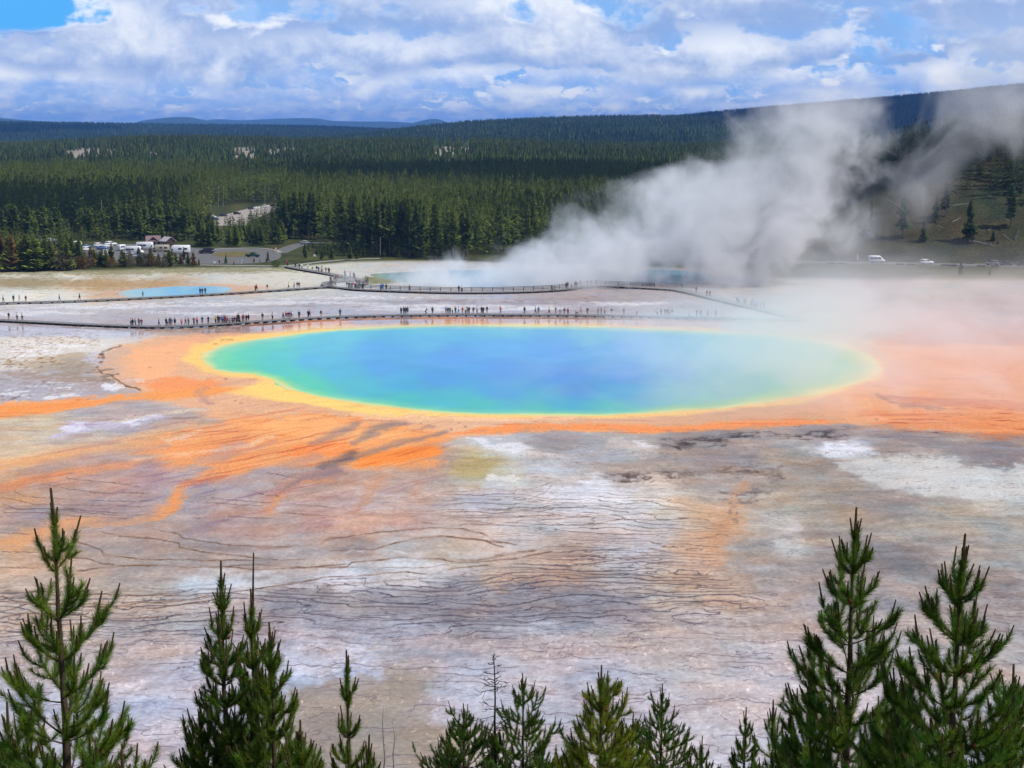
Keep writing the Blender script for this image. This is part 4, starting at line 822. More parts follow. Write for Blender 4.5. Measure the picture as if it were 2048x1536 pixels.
def curve_pts(p, az, e0, e1, L, r, n=7, wob=.06):
    """a shoot leaving p with elevation e0 that turns up to e1"""
    out = [np.array(p, float)]; st = L / (n - 1); a = az
    for i in range(n - 1):
        e = e0 + (e1 - e0) * ((i + .5) / (n - 1)) ** 1.3; a += r.normal(0, wob); out.append(out[-1] + st * np.array([math.cos(a) * math.cos(e), math.sin(a) * math.cos(e), math.sin(e)]))
    return np.array(out)
def pine(name, px, py, D, seed, label, nm=None, spread=.62, inter=.40, reach0=.04, cmul=1.0, dens=900, nlen=.078, nw=.0021, twigs=4, asc=34, maxreach=1.1, lean=0.0, cones=4, power=.8, bare_to=0.0, group='young pines on the slope below the viewpoint', whorl=(5, 8)):
    nm = nm or needle_green; r = np.random.default_rng(seed); top = P(px, py, D); zg = float(slope_z(top.x, top.y)) - .05; hgt = top.z - zg
    zfr = P(px, 1536, D).z - zg                       # the frame cuts the tree here
    wood = acc(); nd = dict(p=[], t=[], s=[]); can = acc(); conesp = []
    tk = np.array([[lean * math.sin(z * .7) + r.normal(0, .004), r.normal(0, .004), z] for z in np.linspace(0, hgt - .12 * cmul, 26)]); tk[0, :2] = 0; tk[:, :2] -= tk[-1, :2] * (tk[:, 2:] / hgt)
    tube_np(wood, tk, .012 * hgt + .012, .006, 7)
    at = lambda z: np.array([np.interp(z, tk[:, 2], tk[:, 0]), np.interp(z, tk[:, 2], tk[:, 1]), z])
    def needles(pts, f0, f1, d, shade=1.0):
        s = np.concatenate([[0], np.cumsum(np.linalg.norm(np.diff(pts, axis=0), axis=1))]); n = max(0, int(s[-1] * (f1 - f0) * d))
        if not n: return
        u = r.uniform(f0, f1, n) * s[-1]; p = np.stack([np.interp(u, s, pts[:, k]) for k in range(3)], 1); tg = np.gradient(pts, axis=0); tg /= np.linalg.norm(tg, axis=1, keepdims=True) + 1e-9
        nd['p'].append(p); nd['t'].append(np.stack([np.interp(u, s, tg[:, k]) for k in range(3)], 1)); hue = r.choice([0, 0, 0, 1, 1, 2]); tintc = np.array([[1, 1, 1], [1.35, 1.1, .8], [.8, .93, 1.15]])[hue] * r.uniform(.8, 1.2); cc = tintc[None] * (np.full(n, shade) * r.uniform(.6, 1.4, n))[:, None]; old = (u < s[-1] * (f0 + (f1 - f0) * .3)) & (r.random(n) < .22); cc[old] = np.array([1.5, .62, .9]); nd['s'].append(cc)
    def candle(p, d, L, rr):
        d = np.asarray(d, float); d /= np.linalg.norm(d); q = [p, p + d * L * .5, p + d * L]
        tube_np(can, q, rr, rr * .62, 6)
        if L > .05:                                     # the short scaly new needles pressed against the candle
            needles(np.array([p - d * .03, p + d * L * .15, p + d * L * .3]), 0, 1, dens * .5, .75)
    # leader
    lead = np.array([at(hgt - .62 * cmul), at(hgt - .4 * cmul), at(hgt - .2 * cmul)]); needles(np.array([at(hgt - (inter + .35) * cmul), at(hgt - .4 * cmul), at(hgt - .27 * cmul)]), 0, 1, dens * 1.25)
    candle(at(hgt - .30 * cmul), (r.normal(0, .03), 0, 1), .30 * cmul, .017 * cmul)
    for k in range(int(r.integers(3, 5))):
        a = r.uniform(0, 6.28); candle(at(hgt - .30 * cmul) + np.array([math.cos(a), math.sin(a), 0]) * .018 * cmul, (math.cos(a) * .18, math.sin(a) * .18, 1), r.uniform(.13, .22) * cmul, .012 * cmul)
    z = hgt - (inter * 1.1 + .22) * cmul; wi = 0
    while z > max(.25, bare_to * hgt):
        dep = hgt - z; inter_ = inter * (.82 if dep > .8 else .95); reach = min(maxreach * .9, reach0 + spread * max(0, dep - .15) ** power * .52) ; nb = int(r.integers(*whorl)); a0 = r.uniform(0, 6.28); vis = 1.0 if z > zfr - .8 else .28
        for b in range(nb):
            az = a0 + b * 6.283 / nb + r.normal(0, .22); Lr = reach * r.uniform(.72, 1.2); e0 = R(asc + max(0, 22 - dep * 22) + r.uniform(-10, 8) - min(18, dep * 5)); e1 = R(r.uniform(56, 82))
            L = Lr / .78; pts = curve_pts(at(z + r.uniform(-.05, .05)), az, e0, e1, L, r, 8); tube_np(wood, pts, .004 + .008 * L, .003, 5)
            needles(pts, .10 if L < .5 else .28, 1.0, dens * 1.15 * vis); tip = pts[-1]; td = pts[-1] - pts[-2]
            for c in range(int(r.integers(1, 4)) if vis == 1 else 1):
                candle(tip + r.normal(0, .008, 3) * cmul, td / np.linalg.norm(td) + np.array([r.normal(0, .16), r.normal(0, .16), .9 if c == 0 else .8]), r.uniform(.10, .20) * cmul * (1.15 if c == 0 else .7), .011 * cmul)
            nt_ = int(round(twigs * min(1.4, L / .55))) if L > .24 else 0
            for k in range(nt_):
                f = r.uniform(.35, .88); q = pts[int(f * 7)] * (1 - (f * 7) % 1) + pts[min(7, int(f * 7) + 1)] * ((f * 7) % 1)
                sp = curve_pts(q, az + r.choice([-1, 1]) * r.uniform(.5, 1.0), R(r.uniform(5, 35)), R(r.uniform(55, 82)), L * r.uniform(.28, .5), r, 5); tube_np(wood, sp, .0045, .0025, 4); needles(sp, .05, 1.0, dens * vis)
                if vis == 1 and r.random() < .55: candle(sp[-1], (sp[-1] - sp[-2]) / np.linalg.norm(sp[-1] - sp[-2]) + np.array([0, 0, .8]), r.uniform(.07, .15) * cmul, .010 * cmul)
            if vis == 1 and len(conesp) < cones and r.random() < .3 and dep > .7: conesp.append(pts[5] + np.array([0, 0, -.02]) + r.normal(0, .01, 3))
        # needles on the trunk of recent years
        if dep < 1.9 * cmul: needles(np.array([at(z), at(z + inter * .5 * cmul), at(z + inter * cmul)]), 0, 1, dens * (1.3 if dep < 1.0 else .6))
        z -= inter_ * cmul * r.uniform(.78, 1.22) * (1 if dep < 2.5 else .8); wi += 1
    t = thing(name, label, 'pine tree', (top.x, top.y, zg), 0, group)
    p = np.concatenate(nd['p']); tg = np.concatenate(nd['t']); shc = np.concatenate(nd['s']); sh = np.ones(len(p)); n = len(p)
    rad = np.cross(tg, r.normal(size=(n, 3))); rad /= np.linalg.norm(rad, axis=1, keepdims=True) + 1e-9; ang = r.uniform(.45, .95, n)[:, None]; ang = np.where(sh[:, None] < .0, .3, ang)
    d = tg * np.cos(ang) + rad * np.sin(ang); d[:, 2] += .12; ln = (nlen * r.uniform(.75, 1.2, n))[:, None]; sd = np.cross(d, r.normal(size=(n, 3))); sd /= np.linalg.norm(sd, axis=1, keepdims=True) + 1e-9
    V = np.stack([p + sd * nw, p - sd * nw, p + d * ln], 1).reshape(-1, 3); F = np.arange(n * 3).reshape(n, 3); col = np.repeat(shc, 3, 0)
    # crown: needles first, candles after, one mesh with two materials
    cv = np.concatenate(can['V']); cq = np.concatenate(can['Q']) + len(V); ct = np.concatenate(can['T']) + len(V)
    me = mesh_np('crown', np.concatenate([V, cv]), cq, np.concatenate([F, ct]), col=np.concatenate([col, np.ones((len(cv), 3))]), mat_idx=np.concatenate([np.ones(len(cq)), np.zeros(len(F)), np.ones(len(ct))]))
    link('crown', me, [nm, candle_m], t); link('trunk', acc_mesh('trunk', wood), bark_m, t)
    if conesp:
        ca = acc(); k_ = np.linspace(0, 1, 7)
        tube_np(ca, [[0, 0, -.030], [0, 0, -.022], [0, 0, -.008], [0, 0, .008], [0, 0, .022], [0, 0, .030]], .010, .010, 7)
        cvv = ca['V'][0].reshape(6, 7, 3); cvv[:, :, :2] *= np.array([.5, 1.5, 2.1, 1.9, 1.2, .4])[:, None, None]; cvv[:, ::2, :2] *= 1.12; cm = acc_mesh('pine_cone', ca); 
        for q in conesp:
            o = link('pine_cone', cm, cone_m, t, loc=tuple(q)); o.rotation_euler = (r.uniform(-.8, .8), r.uniform(-.8, .8), 0)
    return t
def dead_pine(name, px, py, D, seed, label, wood_m, twig=.35, tuft=None, dens=6, top_only=False):
    r = np.random.default_rng(seed); top = P(px, py, D); zg = float(slope_z(top.x, top.y)) - .05; hgt = top.z - zg; wood = acc()
    tk = np.array([[r.normal(0, .02), r.normal(0, .02), z] for z in np.linspace(0, hgt, 14)]); tk[0, :2] = 0; tube_np(wood, tk, .010 * hgt, .008, 6); fine = acc(); nd = []
    for i in range(int(hgt * dens)):
        z = hgt - (r.random() ** 1.1) * min(hgt * .8, 3.2); L = twig * r.uniform(.4, 1.2) * (1 - .5 * (z / hgt) ** 6); az = r.uniform(0, 6.28); q = np.array([np.interp(z, tk[:, 2], tk[:, 0]), np.interp(z, tk[:, 2], tk[:, 1]), z])
        pts = curve_pts(q, az, R(r.uniform(-25, 30)), R(r.uniform(-30, 60)), L, r, 6, .35); tube_np(wood, pts, .010, .004, 4)
        if tuft:
            for k in range(4):
                f = pts[int(r.integers(2, 6))]; s = curve_pts(f, az + r.uniform(-1.5, 1.5), R(r.uniform(-60, 50)), R(r.uniform(-60, 70)), L * r.uniform(.3, .6), r, 5, .6); tube_np(fine, s, .006, .004, 3)
    t = thing(name, label, 'dead tree', (top.x, top.y, zg)); link('trunk', acc_mesh('trunk', wood), wood_m, t)
    if fine['n']: link('crown', acc_mesh('crown', fine), tuft, t)
    return t
GP = 'young pines on the slope below the viewpoint'
pine('pine_tree', 104, 977, 12, 1, 'tall young green pine standing alone at the left edge with upright brown tips', spread=.48, inter=.42, cones=9, maxreach=.95, dens=1000)
pine('pine_tree', 14, 1405, 13, 2, 'bushy low pine at the left edge beside the tall young pine', spread=.75, inter=.3, cones=5, asc=25)
pine('pine_tree', 245, 1500, 11, 22, 'tip of a low pine showing just right of the tall left pine', spread=.7, inter=.3, cones=0)
pine('pine_tree', 440, 1122, 16, 3, 'slender pine with a bent dark leader, left one of the close group', spread=.34, inter=.36, reach0=.03, nm=needle_dark, cones=4, asc=45, nw=.0027, power=.95)
pine('pine_tree', 501, 1178, 16.4, 4, 'slim pine with a bare dead spike above its leader in the close group', spread=.30, inter=.34, cones=3, asc=45, nw=.0027, power=.9)
pine('pine_tree', 541, 1245, 15.6, 5, 'bushier green pine on the right side of the close group', spread=.42, inter=.30, cones=4, asc=40, nw=.0027, twigs=4)
pine('pine_tree', 400, 1400, 16, 23, 'low dark pine at the left foot of the close group', spread=.55, inter=.28, nm=needle_dark, cones=5, nw=.0027)
pine('pine_tree', 600, 1440, 15, 24, 'low pine at the right foot of the close group', spread=.6, inter=.28, cones=2, nw=.0027)
pine('pine_tree', 694, 1300, 17, 6, 'narrow pole-like pine with one long limb curving up on its right', spread=.26, inter=.42, reach0=.03, cones=0, asc=45, nw=.0028, twigs=2)
pine('pine_tree', 737, 1470, 16, 25, 'low pine tip right of the narrow pole-like pine', spread=.35, inter=.3, cones=0, nw=.0028)
kw = dict(nw=.0042, dens=560, nlen=.066, cmul=1.0)
pine('pine_tree', 928, 1407, 27, 7, 'dark dense pine left of the black dead tree', nm=needle_dark, spread=.95, inter=.30, cones=0, asc=22, maxreach=1.6, twigs=4, whorl=(5, 8), **kw)
pine('pine_tree', 1046, 1346, 26, 8, 'green pine with open tiers right of the black dead tree', nm=needle_dark, spread=.74, inter=.36, cones=0, asc=22, maxreach=1.4, twigs=4, whorl=(5, 7), **kw)
pine('pine_tree', 1085, 1480, 26, 26, 'low pine tucked against the right of the open tiered pine', nm=needle_dark, spread=.6, inter=.3, cones=0, asc=22, whorl=(5, 7), **kw)
pine('pine_tree', 1203, 1330, 19, 9, 'bright yellow green pine with long upswept tips', nm=needle_bright, spread=.70, inter=.40, cones=2, asc=38, nw=.0034, dens=700, nlen=.085, twigs=4, maxreach=1.2)
pine('pine_tree', 1140, 1490, 22, 27, 'small pine tip left of the bright yellow green pine', nm=needle_bright, spread=.5, inter=.3, cones=0, **kw)
pine('pine_tree', 1265, 1425, 24, 10, 'rust tinged green pine behind the bright yellow green pine', spread=.62, inter=.30, cones=6, asc=30, whorl=(5, 7), **kw)
pine('pine_tree', 1325, 1368, 28, 11, 'dark slender pine with tiered twigs right of the rust tinged pine', nm=needle_dark, spread=.62, inter=.32, cones=0, asc=20, maxreach=1.4, twigs=4, whorl=(5, 7), **kw)
pine('pine_tree', 1404, 1472, 27, 12, 'small pointed pine by itself between the middle group and right group', nm=needle_dark, spread=.6, inter=.28, cones=0, asc=22, **kw)
pine('pine_tree', 1492, 1415, 25, 13, 'small narrow pine left of the big right-hand pines', nm=needle_dark, spread=.42, inter=.30, cones=0, asc=30, whorl=(5, 7), **kw)
pine('pine_tree', 1545, 1400, 19, 14, 'slim leaning pine in front of the small narrow pine', spread=.45, inter=.32, cones=2, asc=35, nw=.003, dens=450, lean=.05)
pine('pine_tree', 1712, 1015, 13.6, 15, 'tall airy pine with long bare-based upswept branches', spread=.52, inter=.38, cones=7, maxreach=1.05, asc=30, dens=900, nw=.0024, nm=needle_dark)
pine('pine_tree', 1926, 1068, 12, 16, 'sturdy dark pine with clustered brown cones and thick tips', spread=.60, inter=.36, cones=10, maxreach=.95, asc=30, dens=1050, nm=needle_dark, nw=.0024, twigs=4)
pine('pine_tree', 1625, 1330, 14.5, 17, 'low pine at the left foot of the tall airy pine', spread=.5, inter=.3, cones=3, nm=needle_dark, asc=36, nw=.0026)
pine('pine_tree', 1822, 1345, 14, 18, 'low dark pine between the two tall right-hand pines', spread=.6, inter=.28, cones=4, nm=needle_dark, asc=30, nw=.0026, dens=1000)
pine('pine_tree', 2030, 1330, 13, 19, 'bushy pine at the right edge beside the sturdy dark pine', spread=.68, inter=.3, cones=5, nm=needle_dark, asc=30, nw=.0025, dens=1000)
dead_pine('dead_pine_tree', 990, 1308, 26.5, 31, 'black dead pine with bare twig tufts among the green pines', burnt_m, twig=.36, tuft=burnt_m, dens=9)
dead_pine('dead_pine_tree', 766, 1410, 28, 32, 'pale grey bare snag, the left one of two beside the brown mound', grey_wood, twig=.10, dens=2)
dead_pine('dead_pine_tree', 788, 1440, 27, 33, 'short pale grey snag with crooked side twigs beside the brown mound', grey_wood, twig=.22, dens=4)
dead_pine('dead_pine_tree', 503, 1106, 16.6, 34, 'bare thin dead spike rising out of the close pine group', burnt_m, twig=.03, dens=1)
# ------------------------------------------------------------------ boardwalks
DZ = .50                                        # height of the decks
plank_m = mat('deck_planks', (.21, .20, .195), .85, .2, noise=(1.6, .3)); dark_wood = mat('dark_timber', (.055, .048, .043), .9, .15, noise=(3, .3)); rail_m = mat('rail_timber', (.05, .045, .042), .9, .15, noise=(2, .3))
def boxes(bxs):
    """boxes (centre, half sizes, yaw) as arrays"""
    V = []; Q = []; 
    for c, h, yaw in bxs:
        n = len(V); cs, sn = math.cos(yaw), math.sin(yaw)
        for sx, sy, sz in ((-1, -1, -1), (1, -1, -1), (1, 1, -1), (-1, 1, -1), (-1, -1, 1), (1, -1, 1), (1, 1, 1), (-1, 1, 1)):
            x, y = sx * h[0], sy * h[1]; V.append((c[0] + x * cs - y * sn, c[1] + x * sn + y * cs, c[2] + sz * h[2]))
        Q += [(n + a, n + b, n + c_, n + d) for a, b, c_, d in ((3, 2, 1, 0), (4, 5, 6, 7), (0, 1, 5, 4), (1, 2, 6, 5), (2, 3, 7, 6), (3, 0, 4, 7))]
    return np.array(V), np.array(Q)
WALK = {}
def boardwalk(key, px_pts, w, label, step, rails=(), nmax=100, curb=True):
    c = dense([tuple(G(a, b, DZ))[:2] for a, b in px_pts], 240, False); WALK[key] = c
    t = np.gradient(c, axis=0); t /= np.linalg.norm(t, axis=1, keepdims=True); nr = np.stack([-t[:, 1], t[:, 0]], 1); n = len(c)
    o = c.mean(0); root = thing('boardwalk', label, 'boardwalk', (o[0], o[1], 0), 0, 'boardwalks over the thermal ground'); c0 = c - o
    L, Rr = c0 + nr * w / 2, c0 - nr * w / 2; V = []
    for z in (DZ, DZ - .09): V += [np.c_[L, np.full(n, z)], np.c_[Rr, np.full(n, z)]]
    V = np.concatenate(V); i = np.arange(n - 1); q = [np.stack([i + n, i + n + 1, i + 1, i], 1), np.stack([i + 2 * n, i + 2 * n + 1, i + 3 * n + 1, i + 3 * n], 1), np.stack([i, i + 1, i + 1 + 2 * n, i + 2 * n], 1), np.stack([i + 3 * n, i + 3 * n + 1, i + n + 1, i + n], 1), np.array([[0, 2 * n, 3 * n, n], [n - 1, 2 * n - 1, 4 * n - 1, 3 * n - 1]])]
    link('deck', mesh_np('deck', V, np.concatenate(q)), plank_m, root)
    if curb:                                            # stringers under both edges
        for s, nm in ((1, 'stringer'), (-1, 'stringer')):
            a, b = c0 + nr * (w / 2 - .04) * s, c0 + nr * (w / 2 - .18) * s; V = np.concatenate([np.c_[a, np.full(n, DZ - .095)], np.c_[b, np.full(n, DZ - .095)], np.c_[a, np.full(n, DZ - .19)], np.c_[b, np.full(n, DZ - .19)]])
            q = np.concatenate([np.stack([i + 2 * n, i + 2 * n + 1, i + n * 0 + 1, i], 1), np.stack([i + n, i + n + 1, i + 3 * n + 1, i + 3 * n], 1), np.stack([i + 2 * n, i + 3 * n, i + 3 * n + 1, i + 2 * n + 1], 1)])
            link('stringer', mesh_np('stringer', V, q), dark_wood, root)
    s = np.concatenate([[0], np.cumsum(np.linalg.norm(np.diff(c, axis=0), axis=1))]); k = min(nmax, max(2, int(s[-1] / step)))
    V, Q = boxes([((0, 0, (DZ - .20) / 2), (.22, w / 2 - .02, (DZ - .20) / 2), 0)]); sm = mesh_np('support', V, Q); sm.materials.append(dark_wood)
    for u in (np.arange(k) + .5) * s[-1] / k:
        x, y = np.interp(u, s, c0[:, 0]), np.interp(u, s, c0[:, 1]); tx, ty = np.interp(u, s, t[:, 0]), np.interp(u, s, t[:, 1])
        link('support', sm, None, root, loc=(x, y, 0), rz=math.atan2(ty, tx))
    for side, a, b in rails:                            # side, from px, to px
        pxs = to_px(c[:, 0], c[:, 1], DZ)[0]; k0, k1 = np.argmin(abs(pxs - a)), np.argmin(abs(pxs - b)); k0, k1 = min(k0, k1), max(k0, k1)
        e = c0[k0:k1 + 1] + nr[k0:k1 + 1] * (w / 2 - .08) * side; se = s[k0:k1 + 1] - s[k0]; m_ = max(2, int(se[-1] / 2.6))
        V, Q = boxes([((0, 0, .55), (.08, .08, .55), 0)]); pm = mesh_np('railing_post', V, Q); pm.materials.append(rail_m)
        for u in np.linspace(0, se[-1], m_): link('railing_post', pm, None, root, loc=(np.interp(u, se, e[:, 0]), np.interp(u, se, e[:, 1]), DZ))
        for z in (.35, .70, 1.04):
            a_ = acc(); tube_np(a_, np.c_[e, np.full(len(e), DZ + z)], .075, .075, 5); link('rail', acc_mesh('rail', a_, False), rail_m, root)
    return root
boardwalk('near', [(-160, 628), (-60, 635), (0, 639), (80, 643), (160, 647), (260, 651), (330, 652), (400, 649.5), (460, 645.5), (540, 640), (620, 635), (700, 631.5), (800, 629), (900, 628), (1000, 628), (1150, 629), (1280, 631), (1400, 634), (1520, 637), (1610, 639)], 2.3, 'long near boardwalk running just behind the spring past the benches', 1.75)
boardwalk('upper', [(-160, 612), (-60, 608), (0, 605), (80, 603), (160, 600.5), (260, 596), (340, 592), (430, 587), (520, 581.5), (590, 577), (640, 573.5), (664, 573), (690, 575)], 2.0, 'upper boardwalk passing the small blue pool on the left', 2.6)
boardwalk('main', [(690, 575), (720, 578), (780, 580.5), (860, 583), (940, 584), (1020, 583), (1090, 580.5), (1135, 577), (1160, 573), (1180, 571), (1210, 571), (1260, 573), (1310, 575.5), (1350, 578)], 2.6, 'railed boardwalk standing in front of the steaming crater pool', 2.0, rails=((1, 655, 1140), (1, 1165, 1306), (-1, 1100, 1104)))
boardwalk('platform', [(664, 573), (654, 570), (652, 566), (660, 563), (680, 561), (700, 560), (715, 559), (728, 562), (722, 569), (700, 575)], 2.4, 'railed viewing loop crowded with people at the end of the entry boardwalk', 2.4, rails=((-1, 664, 705), (1, 700, 724)))
boardwalk('entry', [(575, 532), (600, 537), (630, 542), (660, 547), (690, 553), (712, 558)], 2.6, 'entry boardwalk leading down from the parking lot to the platform', 2.2)
boardwalk('right', [(1350, 578), (1364, 580), (1395, 586.5), (1425, 594), (1480, 607), (1540, 621), (1610, 639)], 3.2, 'plain boardwalk running down to the right into the drifting steam', 1.2)

# ------------------------------------------------------------------ people
def skinned(name, J, E, root='pelvis', sub=1):
    ks = list(J); me = bpy.data.meshes.new(name); me.from_pydata([J[k][0] for k in ks], [(ks.index(a), ks.index(b)) for a, b in E], [])
    o = bpy.data.objects.new('tmp', me); C.objects.link(o); o.modifiers.new('s', 'SKIN').use_smooth_shade = True; m2 = o.modifiers.new('u', 'SUBSURF'); m2.levels = sub; m2.render_levels = sub
    for i, k in enumerate(ks):
        r = J[k][1]; v = me.skin_vertices[0].data[i]; v.radius = r if isinstance(r, tuple) else (r, r); v.use_root = (k == root)
    dg = bpy.context.evaluated_depsgraph_get(); dg.update(); ev = o.evaluated_get(dg); out = bpy.data.meshes.new_from_object(ev); out.name = name
    bpy.data.objects.remove(o); bpy.data.meshes.remove(me); return out
def figure(pose):
    """one standing adult 1.72 m tall facing -y; returns body, top, bottoms, hair, shoes meshes"""
    J = {}; 
    hip, knee, ank = .90, .49, .085
    legs = {'stand': ((.09, 0, 0), (.10, .0, .02)), 'walk': ((.09, -.22, .10), (.09, .24, -.12)), 'camera': ((.10, 0, 0), (.11, .03, 0)), 'sit': None, 'crouch': None, 'wave': ((.09, 0, 0), (.10, .03, .02))}[pose]
    dz = {'sit': -.42, 'crouch': -.30}.get(pose, 0); lean = {'crouch': -.22, 'walk': -.04, 'sit': -.05}.get(pose, 0)
    def up(x, y, z): return (x, y + lean * max(0, (z - .9)) / .6, z + dz)
    J['pelvis'] = (up(0, 0, .93), (.15, .10)); J['waist'] = (up(0, 0, 1.07), (.135, .095)); J['chest'] = (up(0, 0, 1.28), (.165, .11)); J['neckb'] = (up(0, .01, 1.44), (.07, .065)); J['neck'] = (up(0, 0, 1.51), .052); J['head'] = (up(0, -.015, 1.61), (.075, .085)); J['crown'] = (up(0, 0, 1.68), (.062, .075)); J['nose'] = (up(0, -.105, 1.60), .014)
    E = [('pelvis', 'waist'), ('waist', 'chest'), ('chest', 'neckb'), ('neckb', 'neck'), ('neck', 'head'), ('head', 'crown'), ('head', 'nose')]
    for i, s in enumerate((-1, 1)):
        n = 'LR'[i]
        if pose == 'sit': K, A = (s * .12, -.42, .48), (s * .12, -.46, .09); hp = (s * .09, -.02, .90 + dz)
        elif pose == 'crouch': K, A = (s * .14, -.26, .42), (s * .12, .06 if i else -.06, .09); hp = (s * .09, .02, .90 + dz)
        else:
            q = legs[i]; hp = (s * .09, 0, .88); K = (s * q[0], q[1] * .55 - .02, .49); A = (s * q[0], q[1] + (.10 if q[1] > .1 else 0), .09 + (.06 if q[1] > .1 else 0))
        J['hip' + n] = (hp, .095); J['knee' + n] = (K, .058); J['calf' + n] = (tuple(np.array(K) * .68 + np.array(A) * .32 + [0, .025, 0]), .056); J['ank' + n] = (A, .038); J['toe' + n] = ((A[0] + s * .02, A[1] - .16, max(.03, A[2] - .055)), .036)
        E += [('pelvis', 'hip' + n), ('hip' + n, 'knee' + n), ('knee' + n, 'calf' + n), ('calf' + n, 'ank' + n), ('ank' + n, 'toe' + n)]
        sh = up(s * .175, .0, 1.41); raised = pose in ('camera', 'crouch') or (pose == 'wave' and i == 0)
        if raised and pose != 'wave': el = (s * .25, sh[1] - .17, sh[2] - .22); wr = (s * .07, sh[1] - .32, sh[2] + .10); fd = np.array([-s * .02, -.03, .06])
        elif raised: el = (s * .32, sh[1] - .10, sh[2] + .12); wr = (s * .30, sh[1] - .12, sh[2] + .38); fd = np.array([0, -.01, .07])
        elif pose == 'sit': el = (s * .24, sh[1] - .02, sh[2] - .27); wr = (s * .13, sh[1] - .26, sh[2] - .36); fd = np.array([-s * .01, -.07, -.01])
        else:
            sw = (.12 if i else -.14) if pose == 'walk' else 0.0; el = (s * .23, sh[1] + .02 + sw * .5, sh[2] - .29); wr = (s * .25, sh[1] - .05 + sw, sh[2] - .54); fd = np.array([0, -.012, -.07])
        J['sho' + n] = (sh, .062); J['elb' + n] = (el, .043); J['wri' + n] = (wr, .029); pal = np.array(wr) + fd * .9; J['palm' + n] = (tuple(pal), (.040, .018))
        E += [('chest', 'sho' + n), ('sho' + n, 'elb' + n), ('elb' + n, 'wri' + n), ('wri' + n, 'palm' + n)]
        side = np.array([0, 1.0, 0]) if abs(fd[2]) > .05 else np.array([1.0, 0, 0])
        for f, (o_, L_) in enumerate(((-.024, .8), (-.008, 1.05), (.008, 1.0), (.024, .75))):
            a = pal + side * o_ * .6 + fd * .5; b = pal + side * o_ + fd * (.5 + L_ * .75) + np.array([-s * .012, 0, 0]); J[f'f{f}{n}'] = (tuple(b), .009); E.append(('palm' + n, f'f{f}{n}'))
        J['th' + n] = (tuple(pal + side * -.045 + fd * .35), .010); E.append(('wri' + n, 'th' + n))
    body = skinned('body', J, E)
    def sub(keys, grow, extra=()):
        JJ = {k: (J[k][0], tuple(x + grow for x in (J[k][1] if isinstance(J[k][1], tuple) else (J[k][1],) * 2))) for k in keys}; JJ.update(extra); return JJ, [(a, b) for a, b in E if a in JJ and b in JJ]
    topk = ['pelvis', 'waist', 'chest', 'neckb', 'shoL', 'elbL', 'wriL', 'shoR', 'elbR', 'wriR']; t_j, t_e = sub(topk, .018)
    t_j['neckb'] = (J['neckb'][0], (.075, .07)); top = skinned('jacket', t_j, t_e)
    b_j, b_e = sub(['pelvis', 'hipL', 'kneeL', 'calfL', 'ankL', 'hipR', 'kneeR', 'calfR', 'ankR'], .016); b_j['pelvis'] = (tuple(np.array(J['pelvis'][0]) - [0, 0, .04]), (.150, .105)); bot = skinned('trousers', b_j, b_e)
    s_j, s_e = sub(['pelvis', 'hipL', 'kneeL', 'hipR', 'kneeR'], .024); s_j['pelvis'] = (tuple(np.array(J['pelvis'][0]) - [0, 0, .04]), (.152, .107)); shorts = skinned('shorts', s_j, s_e)
    hc = np.array(J['crown'][0]); hj = {'pelvis': (tuple(hc + [0, .02, .005]), (.078, .088)), 'a': (tuple(hc + [0, .06, -.09]), (.070, .05)), 'b': (tuple(hc + [0, .03, .035]), (.05, .06))}; hair = skinned('hair', hj, [('pelvis', 'a'), ('pelvis', 'b')])
    h2 = {'pelvis': (tuple(hc + [0, 0, .0]), (.125, .135)), 'b': (tuple(hc + [0, 0, .05]), (.08, .085)), 'c': (tuple(hc + [0, 0, .09]), (.06, .065))}; hat = skinned('hat', h2, [('pelvis', 'b'), ('b', 'c')])
    cb = np.array(J['chest'][0]) + [0, .17, -.06]; pk = {'pelvis': (tuple(cb), (.15, .10)), 'a': (tuple(cb + [0, 0, .16]), (.12, .07)), 'b': (tuple(cb - [0, 0, .16]), (.14, .09))}; pack = skinned('backpack', pk, [('pelvis', 'a'), ('pelvis', 'b')])
    cam_v, cam_q = boxes([((0, J['wriL'][0][1] - .05, J['wriL'][0][2] + .06), (.06, .035, .04), 0), ((0, J['wriL'][0][1] - .10, J['wriL'][0][2] + .06), (.03, .03, .03), 0)]); camera_ = mesh_np('camera', cam_v, cam_q)
    return dict(body=body, jacket=top, trousers=bot, shorts=shorts, hair=hair, hat=hat, backpack=pack, camera=camera_)
POSES = {p: figure(p) for p in ('stand', 'walk', 'camera', 'sit', 'crouch', 'wave')}
CLOTH = dict(black=(.012, .012, .015), navy=(.018, .028, .075), blue=(.035, .16, .50), light_blue=(.25, .48, .72), white=(.75, .75, .77), grey=(.20, .20, .22), light_grey=(.42, .42, .44), red=(.50, .035, .035), dark_red=(.20, .02, .03), pink=(.72, .22, .26), magenta=(.45, .05, .24), purple=(.16, .08, .30), yellow=(.68, .55, .03), lime=(.48, .62, .06), green=(.025, .14, .035), teal=(.02, .22, .26), orange=(.72, .16, .04), brown=(.14, .075, .035), tan=(.42, .30, .19), bare=None)
cm_ = {k: mat('cloth_' + k, v, .9, .1, noise=(9, .12)) for k, v in CLOTH.items() if v}
skin_m = mat('skin', (.46, .27, .18), .6, .25); hair_ms = [mat('hair_dark', (.02, .014, .01), .7), mat('hair_brown', (.08, .045, .022), .7), mat('hair_fair', (.32, .22, .10), .7)]; lens_m = mat('black_plastic', (.012, .012, .013), .4)
PEOPLE = []
